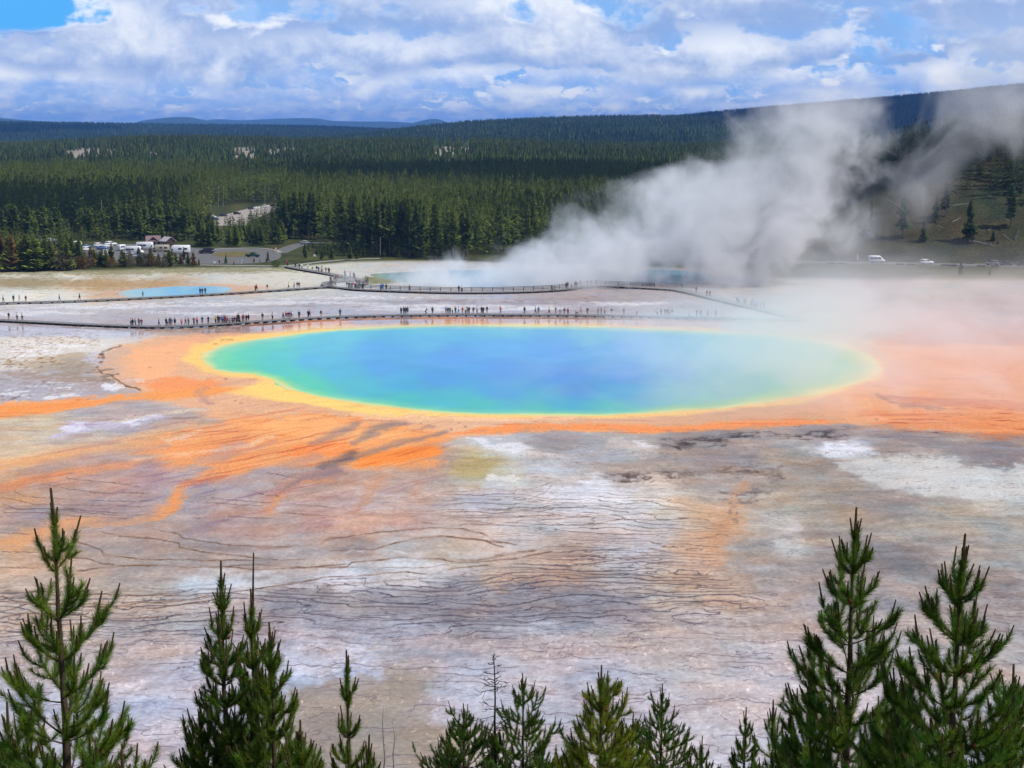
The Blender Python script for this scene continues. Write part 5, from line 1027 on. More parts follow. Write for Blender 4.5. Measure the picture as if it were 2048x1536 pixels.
def place(walk, x, off=0.0):
    c = WALK[walk]; pxs, _ = to_px(c[:, 0], c[:, 1], DZ); k = int(np.argmin(abs(pxs - x))); k2 = min(max(k, 1), len(c) - 2); t = c[k2 + 1] - c[k2 - 1]; t = t / np.linalg.norm(t); n = np.array([-t[1], t[0]])
    f = np.interp(x, *(lambda a, b: (a, b))(np.sort(pxs[[max(k - 1, 0), min(k + 1, len(c) - 1)]]), [0, 1])) if False else 0
    return Vector((c[k][0] + n[0] * off + (x - pxs[k]) / FPX * c[k][1], c[k][1] + n[1] * off, DZ)), math.atan2(t[1], t[0])
def person(pos, yaw, top, bot, pose='stand', hat=None, pack=None, cam_=False, sc_=1.0, zone=''):
    PEOPLE.append(dict(pos=pos, yaw=yaw, top=top, bot=bot, pose=pose, hat=hat, pack=pack, cam=cam_, sc=sc_, zone=zone))
pr_ = random.Random(5)
def crowd(walk, zone, text, spread=.55):
    for it in text.split(';'):
        f = it.split(); x = float(f[0]); top, bot = f[1].split('/'); pose = f[2] if len(f) > 2 else 'stand'; opt = f[3:] ; z = zone(x) if callable(zone) else zone
        pos, ta = place(walk, x, pr_.uniform(-spread, spread)); face = {'walk': ta + math.pi / 2 if pr_.random() < .6 else ta - math.pi / 2}.get(pose, pr_.choice([0, 0, .4, -.4, math.pi, 2.7]))
        kw = dict(hat=None, pack=None, cam_=False, sc_=pr_.uniform(.94, 1.05))
        for o_ in opt:
            if o_.startswith('hat='): kw['hat'] = o_[4:]
            elif o_.startswith('pack='): kw['pack'] = o_[5:]
            elif o_ == 'child': kw['sc_'] = .66
            elif o_ == 'tall': kw['sc_'] = 1.08
            elif o_ == 'left': face = -math.pi / 2
            elif o_ == 'right': face = math.pi / 2
            elif o_ == 'front': face = 0
            elif o_.startswith('off='): pos, _ = place(walk, x, float(o_[4:]))
        if pose in ('camera', 'crouch'): kw['cam_'] = True
        person(pos, face, top, bot, pose, zone=z, **kw)
nz = lambda x: 'at near boardwalk left end' if x < 100 else 'on near boardwalk left of benches' if x < 425 else 'on near boardwalk by benches' if x < 505 else 'on near boardwalk right of benches' if x < 720 else 'on near boardwalk behind spring' if x < 1025 else 'on steamy mid near boardwalk' if x < 1300 else 'on near boardwalk under right-hand steam'
crowd('near', nz, "17 black/bare stand hat=tan;33 white/black stand;43 white/black wave tall;264 white/black stand;267.5 black/black stand;272 light_grey/grey stand;277 grey/navy stand;285 dark_red/grey stand pack=black;319 purple/black walk;332 black/black stand;336.5 black/grey stand child;340 black/black stand tall;343 blue/bare stand;350 black/bare stand;363 pink/grey stand;371 grey/grey walk pack=black;377 grey/grey stand;388 black/black camera;394.5 pink/black stand tall;405 navy/grey camera;418 black/black camera;433 yellow/black stand;437 black/navy stand tall;440.5 navy/navy stand;443.5 blue/navy stand;447 purple/navy stand;450 red/black stand;452.5 black/black stand;477 black/black stand off=.7;480 black/navy stand tall off=.8;484 red/grey stand;487 dark_red/black stand;493 navy/black stand;497 black/bare stand pack=black;525 black/grey stand;545 white/black wave;565.5 red/black walk;573 pink/grey walk;576.5 dark_red/grey stand;580 purple/grey stand;585 white/grey walk;597 black/black stand;616 black/black stand;620.5 pink/black walk;641 black/bare stand pack=black;680 navy/navy stand;802.5 black/black stand;808 navy/black stand;811.5 teal/black stand;815 navy/bare stand tall;851 black/black crouch right;865 black/black stand;892 light_blue/bare stand;896 black/black stand;900 green/black stand;905 green/navy stand child;911 black/black stand;917 light_blue/blue walk;925 red/bare stand;931 white/black stand hat=white;934.5 grey/grey stand;938 black/black stand;947 black/bare stand;954 white/grey stand tall;963 navy/black stand;966.5 black/black stand hat=white;974 black/bare stand;1001 red/grey wave;1049 black/grey stand;1071 teal/black walk left;1077 blue/grey stand;1098 lime/black walk;1111.5 grey/tan camera;1120 blue/blue stand child;1129 dark_red/tan stand;1136 magenta/navy stand;1162 pink/tan walk left;1175 navy/grey stand hat=white;1196.5 tan/tan stand;1202 grey/grey wave;1209.5 tan/black walk;1223 black/white stand;1247.5 purple/grey stand;1274 white/grey wave;1314.5 white/black stand;1322 black/black stand;1330 brown/brown stand;1335 black/brown stand;1339.5 lime/grey stand;1344 green/white stand;1378.5 white/grey stand child;1393 red/brown stand;1401 dark_red/brown stand;1415.5 grey/grey walk;1431.5 grey/grey camera")
crowd('upper', lambda x: 'at upper boardwalk left end' if x < 200 else 'beside the small blue pool' if x < 450 else 'on upper boardwalk near platform', "7 black/black walk;27 black/black stand;38.5 grey/white walk;52 black/grey stand;119 black/black walk;159 black/black walk tall;286 green/tan walk;400.5 navy/navy stand;404 black/navy stand;411 navy/black stand;510.5 dark_red/black stand pack=black;514 orange/black walk;535.5 black/white stand;578 yellow/brown walk right;587 black/grey walk right;594 black/white stand;597.5 dark_red/tan stand", .4)
crowd('platform', 'on the crowded railed platform', "656 black/black stand;659 black/navy stand;666 pink/grey stand;669.5 black/grey stand;673 red/black stand;676.5 red/grey stand;683.5 black/tan stand;690 grey/tan stand;703 white/grey stand;715 black/black stand;718 magenta/black stand", .8)
crowd('main', lambda x: 'at railed boardwalk start' if x < 740 else 'on railed boardwalk before steam' if x < 1000 else 'at railed boardwalk bend', "696 navy/white stand;705 magenta/grey stand;709 magenta/white stand hat=white tall;728 black/black stand;763 blue/navy stand;766 blue/blue stand tall;772 black/black stand;817 dark_red/navy walk;918 black/black stand;924 white/black stand;1131 black/black stand;1137 black/navy stand;1144 white/black stand;1147 navy/navy stand tall;1150 black/black stand;1163.5 grey/grey stand;1174.5 navy/grey stand;1182.5 black/black stand;1192.5 navy/navy stand")
crowd('entry', 'on the entry boardwalk', "578 red/black stand;589.5 grey/navy walk;592 navy/black walk;601 green/green stand hat=white;607 white/black walk;614 white/grey walk;622 black/grey stand child;630 black/black stand;636 black/white stand;639.5 blue/navy stand;642 blue/blue stand tall;646.5 white/dark_red stand;650 red/grey stand;655.5 black/black stand;660 black/navy stand;690 black/black stand;695 white/grey stand;698.5 red/white stand;702 white/black stand;709 navy/navy stand tall;712 navy/purple stand")
crowd('right', lambda x: 'on the plain right-hand boardwalk' if x < 1450 else 'in tight group on right-hand boardwalk', "1364 navy/light_grey camera;1392 black/blue stand;1420 black/black stand pack=red;1425 black/black stand;1479 blue/navy stand hat=white;1483 white/navy stand tall;1487 lime/grey stand child;1491 dark_red/grey stand;1494.5 purple/navy stand;1498 navy/purple stand tall;1502 purple/purple stand;1506 blue/navy stand;1509.5 brown/grey stand;1513 light_blue/navy stand;1516.5 blue/grey stand;1520 light_blue/blue stand;1524 navy/brown stand;1528 brown/navy stand", .9)
def gperson(px, py, *a, **k): person(Vector(tuple(G(px, py, 0.04))), pr_.uniform(-2, 2), *a, zone='on footpath before parking lot', **k)
for px, py, t_, b_ in ((439, 530, 'black', 'grey'), (468, 531, 'red', 'black'), (483, 528, 'light_blue', 'white'), (508, 527, 'black', 'black'), (520, 527, 'grey', 'black'), (533, 527, 'black', 'navy'), (547, 503, 'red', 'tan'), (552, 504, 'white', 'red'), (572, 528, 'grey', 'grey')): gperson(px, py, t_, b_)
# the two benches, with people sitting on them
bench_m = mat('bench_timber', (.03, .026, .024), .85)
def bench(px, label):
    pos, ta = place('near', px, .35); t = thing('bench', label, 'bench', pos, ta, 'benches on the near boardwalk')
    V, Q = boxes([((0, y, .43), (.95, .09, .025), 0) for y in (-.2, 0, .2)]); link('seat', mesh_np('seat', V, Q), bench_m, t)
    V, Q = boxes([((0, 0, .2), (.05, .26, .2), 0)]); lm = mesh_np('leg', V, Q); lm.materials.append(bench_m)
    for x in (-.8, 0, .8): link('leg', lm, None, t, loc=(x, 0, 0))
    return pos, ta
B1, B2 = bench(460.5, 'dark bench with a red-clad person on it, the left of two'), bench(474, 'dark bench in front of the black-clad standing group, the right of two')
for (pos, ta), dx, t_, b_, hat_ in ((B1, -.5, 'red', 'black', None), (B1, .1, 'light_blue', 'grey', 'light_blue'), (B1, .6, 'dark_red', 'grey', None), (B2, -.45, 'black', 'black', None), (B2, .1, 'navy', 'black', None), (B2, .6, 'black', 'grey', None)):
    person(pos + Vector((dx * math.cos(ta), dx * math.sin(ta) + .05, 0)), math.pi if dx > .55 else 0, t_, b_, 'sit', hat=hat_, zone='on boardwalk benches')
ORD = ['first', 'second', 'third', 'fourth', 'fifth', 'sixth', 'seventh', 'eighth', 'ninth', 'tenth', 'eleventh', 'twelfth']
def label_people():
    verb = {'stand': 'standing', 'walk': 'walking', 'camera': 'taking a picture', 'sit': 'sitting', 'crouch': 'crouching with a camera', 'wave': 'raising an arm'}
    for p in PEOPLE: p['px'] = to_px(p['pos'].x, p['pos'].y, p['pos'].z)[0]; p['col'] = p['top'].replace('_', ' ')
    def lab(p, lv):
        w = ('child' if p['sc'] < .7 else 'person') + ' in ' + p['col']
        if lv >= 1: w += ' over ' + (p['bot'].replace('_', ' ') if p['bot'] != 'bare' else 'bare legs')
        if lv >= 2 and p['hat']: w += ' and hat'
        if lv >= 2 and p['pack'] : w += ' with backpack'
        return w + ' ' + verb[p['pose']] + ' ' + p['zone']
    for p in PEOPLE: p['lv'] = 0
    for lv in (1, 2):
        cnt = {}
        for p in PEOPLE: cnt.setdefault(lab(p, p['lv']), []).append(p)
        for k, v in cnt.items():
            if len(v) > 1:
                for p in v: p['lv'] = lv
    cnt = {}
    for p in PEOPLE: cnt.setdefault(lab(p, p['lv']), []).append(p)
    for k, v in cnt.items():
        v.sort(key=lambda p: p['px'])
        for i, p in enumerate(v):
            p['label'] = k if len(v) == 1 else (('leftmost' if i == 0 else 'rightmost' if i == len(v) - 1 else ORD[i] + ' from left') + ' ' + k)
label_people()
for i, p in enumerate(PEOPLE):
    t = thing('person', p['label'], 'person', p['pos'], p['yaw'], 'visitors on the boardwalks and paths'); s = p['sc']; t.scale = (s, s, s); f = POSES[p['pose']]
    def part(k, m):
        o = bpy.data.objects.new(k, f[k]); C.objects.link(o); o.parent = t
        if not f[k].materials: f[k].materials.append(m)
        o.material_slots[0].link = 'OBJECT'; o.material_slots[0].material = m
    part('body', skin_m); part('jacket', cm_[p['top']])
    if p['bot'] == 'bare': part('shorts', cm_['black'] if i % 2 else cm_['tan'])
    else: part('trousers', cm_[p['bot']])
    if p['hat']: part('hat', cm_[p['hat']])
    else: part('hair', hair_ms[i % 3])
    if p['pack']: part('backpack', cm_[p['pack']])
    if p['cam']: 
        o = bpy.data.objects.new('camera', f['camera']); C.objects.link(o); 
        if not f['camera'].materials: f['camera'].materials.append(lens_m)
        o.location = t.location; o.rotation_euler = t.rotation_euler; o.scale = t.scale; o.name = 'photo_camera'; tag(o, 'camera held up by ' + p['label'].replace(' taking a picture', '').replace(' crouching with a camera', ''), 'camera', 'cameras in visitors\' hands')
        if len(o['label'].split()) > 16: o['label'] = ' '.join(o['label'].split()[:16])
print('people', len(PEOPLE))
# the stroller pushed by the person in pink
sp, sa = place('near', 1153.5, 0); st = thing('stroller', 'low reddish stroller pushed along the near boardwalk by a person in pink', 'stroller', sp, sa)
V, Q = boxes([((0, 0, .42), (.28, .22, .10), 0), ((-.22, 0, .62), (.06, .22, .20), 0)]); link('seat', mesh_np('seat', V, Q), cm_['dark_red'], st)
a_ = acc(); tube_np(a_, [(-.3, .2, .1), (.1, .2, .5), (.62, .2, 1.0)], .015, .015, 5); tube_np(a_, [(-.3, -.2, .1), (.1, -.2, .5), (.62, -.2, 1.0)], .015, .015, 5); tube_np(a_, [(.62, -.2, 1.0), (.62, .2, 1.0)], .018, .018, 5); tube_np(a_, [(.3, .2, .1), (-.1, .2, .45)], .015, .015, 5); link('frame', acc_mesh('frame', a_), lens_m, st)
a_ = acc(); tube_np(a_, [(0, -.02, 0), (0, .02, 0)], .11, .11, 12); wm_ = acc_mesh('wheel', a_); wm_.materials.append(lens_m)
for x, y in ((-.3, .2), (-.3, -.2), (.3, .2), (.3, -.2)): link('wheel', wm_, None, st, loc=(x, y, .11))
# ------------------------------------------------------------------ vehicles, huts, logs
glass_m = mat('car_glass', (.015, .018, .022), .08, .6); tyre_m = mat('tyre', (.015, .015, .015), .85); rim_m = mat('wheel_rim', (.4, .4, .42), .35, .5, .6); lamp_m = mat('lamp_lens', (.75, .75, .72), .15, .5); tail_m = mat('tail_lens', (.35, .01, .01), .2, .5)
def paint(name, c): return mat('paint_' + name, c, .3, .5, noise=(3, .05))
PAINT = {k: paint(k, v) for k, v in dict(white=(.75, .75, .75), silver=(.42, .43, .45), black=(.012, .012, .014), blue=(.03, .08, .22), dark_green=(.015, .05, .035), grey=(.12, .125, .13), tan=(.42, .36, .28), cream=(.72, .68, .58), dark_blue=(.015, .03, .08), light_blue=(.25, .40, .55)).items()}
def loft_x(secs, hw_top=.86, flat=False):
    """a body lofted along x: sections (x, half width, z bottom, z top); rounded in cross-section"""
    V = []; n = len(secs)
    for x, hw, zb, zt in secs:
        h = zt - zb
        for y, z in ((-.92, 0), (-1, .22), (-1, .62), (-hw_top, .93), (-hw_top * .82, 1.0), (hw_top * .82, 1.0), (hw_top, .93), (1, .62), (1, .22), (.92, 0)): V.append((x, y * hw, zb + z * h))
    k = 10; Q = [(i * k + j, i * k + (j + 1) % k, (i + 1) * k + (j + 1) % k, (i + 1) * k + j) for i in range(n - 1) for j in range(k)]
    Vv = list(V); caps = []
    for e in (0, n - 1):
        c = np.mean(V[e * k:(e + 1) * k], axis=0); Vv.append(tuple(c)); ci = len(Vv) - 1
        for j in range(k): caps.append((e * k + j, e * k + (j + 1) % k, ci) if e else (e * k + (j + 1) % k, e * k + j, ci))
    return np.array(Vv), np.array(Q), np.array(caps)
SHAPES = {  # body sections, cabin sections, wheel positions, wheel radius
    'sedan': ([(-2.25, .72, .45, .78), (-2.15, .84, .30, .98), (-1.4, .88, .24, 1.0), (0, .9, .22, .98), (1.1, .88, .24, .96), (2.0, .84, .28, .82), (2.25, .70, .40, .70)], [(-1.75, .66, .97, 1.02), (-1.1, .76, .97, 1.40), (-.2, .78, .97, 1.46), (.45, .76, .97, 1.40), (1.25, .68, .94, 1.0)], (-1.4, 1.38), .32),
    'wagon': ([(-2.3, .78, .45, .95), (-2.2, .90, .32, 1.1), (-1.2, .93, .28, 1.1), (0, .95, .26, 1.08), (1.2, .93, .28, 1.06), (2.05, .88, .32, .96), (2.3, .74, .42, .80)], [(-2.2, .74, 1.08, 1.3), (-1.9, .80, 1.08, 1.66), (-.6, .83, 1.08, 1.74), (.45, .80, 1.06, 1.66), (1.25, .70, 1.04, 1.1)], (-1.42, 1.42), .37),
    'van': ([(-2.75, .88, .40, 2.2), (-2.65, .98, .35, 2.45), (-.5, 1.0, .35, 2.5), (1.0, .99, .35, 2.42), (1.55, .97, .35, 1.95), (2.2, .95, .35, 1.25), (2.65, .88, .38, 1.05), (2.75, .78, .45, .85)], None, (-1.6, 1.75), .36),
    'pickup': ([(-2.7, .80, .55, 1.0), (-2.6, .94, .42, 1.12), (-.6, .96, .40, 1.12), (.2, .96, .38, 1.12), (1.4, .94, .40, 1.12), (2.5, .90, .42, 1.02), (2.7, .78, .5, .86)], [(-.75, .76, 1.10, 1.5), (-.55, .80, 1.10, 1.78), (.5, .80, 1.10, 1.80), (1.25, .72, 1.08, 1.15)], (-1.6, 1.65), .40),
    'motorhome': ([(-3.6, 1.10, .55, 2.9), (-3.5, 1.18, .45, 3.08), (0, 1.2, .45, 3.12), (2.0, 1.2, .45, 3.12), (2.6, 1.16, .45, 3.0), (2.9, 1.05, .5, 2.4), (3.1, 1.02, .5, 1.5), (3.7, .95, .5, 1.15), (3.9, .80, .55, .95)], None, (-2.1, 2.7), .40),
    'trailer': ([(-2.6, 1.0, .7, 2.2), (-2.4, 1.1, .5, 2.55), (0, 1.12, .45, 2.65), (2.0, 1.1, .5, 2.5), (2.5, 1.0, .8, 1.9)], None, (-.5, .4), .34)}
VM = {}
def vehicle(kind, color, px, py, yaw, label, group, z=0.035, cat=None, tow=False, s=.92, pos=None, lights=True):
    """yaw 0 = facing right across the picture"""
    body, cabin, wheels, wr = SHAPES[kind]; p = Vector(tuple(G(px, py, 0))) if pos is None else pos
    name = {'sedan': 'parked_car', 'wagon': 'parked_car', 'van': 'van', 'pickup': 'pickup_truck', 'motorhome': 'motorhome', 'trailer': 'camper_trailer'}[kind]
    t = thing(name, label, cat or {'sedan': 'car', 'wagon': 'car', 'van': 'van', 'pickup': 'pickup truck', 'motorhome': 'motorhome', 'trailer': 'camper trailer'}[kind], (p.x, p.y, z), yaw, group); t.scale = (s, s, s)
    if kind not in VM:
        M = {}; V, Q, T = loft_x(body); M['body'] = [mesh_np('body', V, Q, T, smooth=True)]
        for m in M['body']: m.materials.append(PAINT['white'])
        if cabin:
            V, Q, T = loft_x(cabin, .90); me = mesh_np('cabin', V, Q, T, smooth=True, mat_idx=None); me.materials.append(PAINT['white']); M['cabin'] = [me]
            xs = [c[0] for c in cabin]; zt = max(c[3] for c in cabin); zb = cabin[0][2]; hw = max(c[1] for c in cabin); M['side_window'] = []
            x0, x1 = xs[1] - .25, xs[-2] + .35
            for sgn in (-1, 1):
                v = np.array([(x0, sgn * (hw + .012), zb + .04), (x1 + .3, sgn * (hw + .012), zb + .04), (xs[-2] - .05, sgn * (hw * .93 + .012), zt - .13), (xs[1] + .05, sgn * (hw * .93 + .012), zt - .13)]); v = np.concatenate([v, v - [0, sgn * .02, 0]])
                M['side_window'].append(mesh_np('side_window', v, [(0, 1, 2, 3), (7, 6, 5, 4), (0, 4, 5, 1), (2, 6, 7, 3), (1, 5, 6, 2), (3, 7, 4, 0)]))
            a, b = cabin[-2], cabin[-1]; e = np.array([.05, 0, .03]); v = np.array([(b[0] - .12, -a[1] * .84, b[3] + .02), (b[0] - .12, a[1] * .84, b[3] + .02), (a[0] + .06, a[1] * .78, a[3] - .05), (a[0] + .06, -a[1] * .78, a[3] - .05)]) + e; v = np.concatenate([v, v - [.03, 0, .02]]); M['windscreen'] = [mesh_np('windscreen', v, [(0, 1, 2, 3), (7, 6, 5, 4), (0, 4, 5, 1), (2, 6, 7, 3), (1, 5, 6, 2), (3, 7, 4, 0)])]
            a, b = cabin[1], cabin[0]; v = np.array([(b[0] - .02, -a[1] * .80, b[2] + .12), (b[0] - .02, a[1] * .80, b[2] + .12), (a[0] - .06, a[1] * .76, a[3] - .06), (a[0] - .06, -a[1] * .76, a[3] - .06)]) - [.05, 0, -.02]; v = np.concatenate([v, v + [.03, 0, 0]]); M['rear_window'] = [mesh_np('rear_window', v, [(3, 2, 1, 0), (4, 5, 6, 7), (1, 5, 4, 0), (3, 7, 6, 2), (2, 6, 5, 1), (0, 4, 7, 3)])]
        else:
            hw = max(b[1] for b in body); M['side_window'] = []; H_ = max(b[3] for b in body)
            wins = {'van': [(-2.4, -1.2, 1.35, 1.95), (-1.1, .1, 1.35, 1.95), (.25, 1.35, 1.35, 1.95)], 'motorhome': [(-2.9, -1.7, 1.6, 2.2), (-.9, .3, 1.6, 2.2), (2.2, 2.75, 1.3, 1.9)], 'trailer': [(-1.8, -1.0, 1.4, 1.95), (.6, 1.5, 1.4, 1.95)]}[kind]
            for sgn in (-1, 1):
                for a, b, c, d in wins:
                    V, Q = boxes([(((a + b) / 2, sgn * (hw + .004), (c + d) / 2), ((b - a) / 2, .015, (d - c) / 2), 0)]); M['side_window'].append(mesh_np('side_window', V, Q))
            if kind != 'trailer':
                f = {'van': [(1.62, 1.92), (2.16, 1.30)], 'motorhome': [(2.93, 2.35), (3.10, 1.56)]}[kind]; v = np.array([(f[1][0], -.78, f[1][1]), (f[1][0], .78, f[1][1]), (f[0][0], .74, f[0][1]), (f[0][0], -.74, f[0][1])]) + [.05, 0, .05]; v = np.concatenate([v, v - [.05, 0, .04]]); M['windscreen'] = [mesh_np('windscreen', v, [(0, 1, 2, 3), (7, 6, 5, 4), (0, 4, 5, 1), (2, 6, 7, 3), (1, 5, 6, 2), (3, 7, 4, 0)])]
            if kind != 'van':
                V, Q = boxes([((-1.35 if kind == 'motorhome' else -.3, -(hw + .006), 1.45), (.33, .02, .85), 0)]); M['door'] = [mesh_np('door', V, Q)]
        a_ = acc(); tube_np(a_, [(0, -.11, 0), (0, -.10, 0), (0, .10, 0), (0, .11, 0)], wr, wr, 16); wmesh = acc_mesh('wheel', a_); wmesh.materials.append(tyre_m); a_ = acc(); tube_np(a_, [(0, -.125, 0), (0, .125, 0)], wr * .6, wr * .6, 12); rmesh = acc_mesh('rim', a_); rmesh.materials.append(rim_m); M['_w'] = (wmesh, rmesh)
        fx = body[-2 if kind != 'trailer' else -1][0]; V, Q = boxes([((fx + .10, 0, body[-2][2] + (body[-2][3] - body[-2][2]) * .66), (.10, .14, .07), 0)]); M['_l'] = mesh_np('headlight', V, Q); M['_l'].materials.append(lamp_m)
        bx = body[1][0]; V, Q = boxes([((bx - .05, 0, body[1][2] + (body[1][3] - body[1][2]) * .45), (.05, .09, .10), 0)]); M['_t'] = mesh_np('tail_light', V, Q); M['_t'].materials.append(tail_m)
        for k in ('side_window', 'windscreen', 'rear_window', 'door'):
            for m in M.get(k, []): m.materials.append(glass_m)
        VM[kind] = M
    M = VM[kind]
    for k in ('body', 'cabin', 'side_window', 'windscreen', 'rear_window', 'door'):
        for m in M.get(k, []):
            o = link('roof' if k == 'cabin' else k, m, None, t)
            if k in ('body', 'cabin'): o.material_slots[0].link = 'OBJECT'; o.material_slots[0].material = PAINT[color]
            if k == 'door': o.material_slots[0].link = 'OBJECT'; o.material_slots[0].material = PAINT['grey']
    hw = max(b[1] for b in body)
    for x in wheels:
        for sgn in (-1, 1):
            w = link('wheel', M['_w'][0], None, t, loc=(x, sgn * (hw - .10), wr)); link('rim', M['_w'][1], None, w)
    if kind != 'trailer':
        for sgn in (-1, 1): link('headlight', M['_l'], None, t, loc=(0, sgn * body[-2][1] * .70, 0))
    for sgn in (-1, 1): link('tail_light', M['_t'], None, t, loc=(0, sgn * body[1][1] * .82, 0))
    return t
GR, GL, GU = 'vehicles on the hillside road', 'vehicles in the main parking lot', 'vehicles in the upper parking area'
vehicle('van', 'white', 1753, 525.5, -.04, 'white passenger van driving right along the hillside road', GR, s=.93)
vehicle('wagon', 'white', 1853, 528.5, -.04, 'white estate car with dark windows following road behind the white van', GR)
vehicle('wagon', 'grey', 1984, 530.5, math.pi - .05, 'dark grey car half hidden by steam at the right of the road', GR)
vehicle('sedan', 'black', 2012, 531, math.pi - .05, 'black low car between two others at the right end of road', GR)
vehicle('wagon', 'black', 2046, 532, math.pi - .05, 'black estate car cut by the right edge on the hillside road', GR)
vehicle('sedan', 'silver', 611, 488.5, -.35, 'silver car alone on the access road beneath the tall pines', 'cars on the access road', s=.95)
vehicle('pickup', 'dark_green', 506, 514, -.10, 'dark green pickup driving round the parking loop', GL, s=.9)
vehicle('wagon', 'black', 413, 507, math.pi + .15, 'long black van-like car at the right end of the lot', GL, s=1.15)
vehicle('motorhome', 'white', 268, 508, 0, 'white motorhome with dark door facing right, front of its row', GL, s=.86)
vehicle('motorhome', 'white', 292, 500, .05, 'long white motorhome behind the one with the dark door', GL, s=.9)
vehicle('motorhome', 'tan', 322, 504, math.pi, 'tan motorhome between the two brown huts and the bushes', GL, s=.8)
vehicle('motorhome', 'white', 360, 508, math.pi, 'big white motorhome at the right of the parked motorhomes', GL, s=.96)
vehicle('van', 'white', 245, 501, 1.2, 'white van parked nose out left of the motorhomes', GL, s=.85)
for px, py, kd, c, yw, lb in ((253, 513.5, 'wagon', 'white', .4, 'white car in the front row below the motorhome, leftmost'), (268, 515, 'wagon', 'silver', .3, 'silver estate car in the front row below the motorhome'), (284, 515.5, 'sedan', 'light_blue', .3, 'pale blue car at the right of the front row'), (205, 499, 'sedan', 'blue', .5, 'blue car among white cars left of the dark tree'),
                              (199, 494, 'wagon', 'white', .4, 'white car behind the blue car'), (214, 495, 'sedan', 'white', .4, 'white low car right of the blue car'), (222, 491, 'wagon', 'white', .5, 'white car highest in the row by the dark tree'), (213, 506, 'sedan', 'silver', .4, 'silver car half behind the rusty willow'), (214, 512, 'sedan', 'cream', .4, 'cream car low among the willows'), (173, 496, 'sedan', 'blue', .6, 'purplish blue car right of the white trailer'), (175, 502, 'wagon', 'white', .5, 'white car in front of the purplish blue car'), (301, 515, 'sedan', 'grey', .3, 'grey car peeking over the bushes below the tan motorhome')):
    vehicle(kd, c, px, py, yw, lb, GL)
vehicle('trailer', 'cream', 153, 494, 0, 'cream camper trailer at the left end of the lot', GL, s=.8)
vehicle('motorhome', 'white', 136, 462, .3, 'small white camper alone among dark trees above the lot', 'vehicles among the trees', s=.5)
vehicle('wagon', 'white', 105, 484, .4, 'white car on the short road among the left trees', 'vehicles among the trees')
for px, py, kd, c, yw, lb in ((427, 436, 'wagon', 'white', .2, 'white car at the left end of the upper parking area'), (431, 440, 'sedan', 'blue', .2, 'blue car below the leftmost white car in upper lot'), (448, 433, 'wagon', 'dark_blue', .2, 'dark blue car half behind the pine tops of upper lot'), (474, 429, 'wagon', 'black', .3, 'black car by the left edge of the open asphalt'), (502, 419, 'wagon', 'dark_blue', 1.2, 'dark blue car nose out beside a white one'), (513, 418, 'sedan', 'white', .3, 'white low car in the middle of the upper row'), (532, 414.5, 'wagon', 'white', .3, 'white car farthest right but one in the upper row'), (546, 413, 'sedan', 'black', .3, 'black car at the right end of the upper row')):
    vehicle(kd, c, px, py, yw, lb, GU, s=.8)
# brown huts
wall_m = mat('brown_boards', (.065, .038, .028), .85, noise=(2, .3)); roofm = mat('mauve_roofing', (.23, .15, .15), .8, noise=(2, .2)); roofm2 = mat('pale_roofing', (.46, .42, .42), .7, noise=(2, .15)); door_m = mat('pale_door', (.30, .28, .26), .7)
def hut(px, py, yaw, w, d, h, pitch, rm, label, cross):
    p = G(px, py); t = thing('restroom_hut', label, 'hut', (p.x, p.y, 0), yaw, 'brown restroom huts'); r = h + pitch
    V = [(-w, -d, 0), (w, -d, 0), (w, d, 0), (-w, d, 0), (-w, -d, h), (w, -d, h), (w, d, h), (-w, d, h), (-w, 0, r), (w, 0, r)]; link('wall', mesh_np('wall', V, [(0, 1, 5, 4), (2, 3, 7, 6), (3, 2, 1, 0)], [(4, 8, 7), (5, 6, 9), (4, 7, 8), (1, 2, 6), (1, 6, 5), (3, 0, 4), (3, 4, 7)]), wall_m, t)
    def roofpanel(y0, z0, y1, z1, x0, x1, th=.12): return np.array([(x0, y0, z0), (x1, y0, z0), (x1, y1, z1), (x0, y1, z1), (x0, y0, z0 + th), (x1, y0, z0 + th), (x1, y1, z1 + th), (x0, y1, z1 + th)])
    bq = np.array([(3, 2, 1, 0), (4, 5, 6, 7), (0, 1, 5, 4), (1, 2, 6, 5), (2, 3, 7, 6), (3, 0, 4, 7)]); sl = pitch / d
    link('roof', mesh_np('roof', np.concatenate([roofpanel(-d - .5, h - .5 * sl + .02, 0, r + .02, -w - .4, w + .4), roofpanel(0, r + .02, d + .5, h - .5 * sl + .02, -w - .4, w + .4)]), np.concatenate([bq, bq + 8])), rm, t)
    if cross:
        g = .42 * w; V = [(-g, -d - .35, h - .3), (g, -d - .35, h - .3), (0, -d - .35, h + pitch * .8), (0, 0, h + pitch * .8)]; 
        link('gable', mesh_np('gable', [(-g - .9, -d - .5, h - .2), (0, -d - .5, h + pitch * .85), (g + .9, -d - .5, h - .2), (-g - .9, -.1, h - .2), (0, -.1, h + pitch * .85), (g + .9, -.1, h - .2), (-g - .9, -d - .5, h - .08), (0, -d - .5, h + pitch * .85 + .12), (g + .9, -d - .5, h - .08), (-g - .9, -.1, h - .08), (0, -.1, h + pitch * .85 + .12), (g + .9, -.1, h - .08)], [(6, 7, 10, 9), (7, 8, 11, 10), (0, 3, 4, 1), (1, 4, 5, 2), (0, 1, 7, 6), (1, 2, 8, 7)]), rm, t)
    for x in (-.45 * w, .45 * w):
        V, Q = boxes([((x, -d - .03, 1.0), (.42, .03, 1.0), 0)]); dd = link('door', mesh_np('door', V, Q), door_m, t)
        V, Q = boxes([((x + .3, -d - .08, 1.0), (.03, .02, .09), 0)]); link('handle', mesh_np('handle', V, Q), lens_m, dd)
hut(307, 493, .25, 2.3, 1.7, 2.3, 1.5, roofm, 'brown hut with a mauve double gabled roof behind the motorhomes', True)
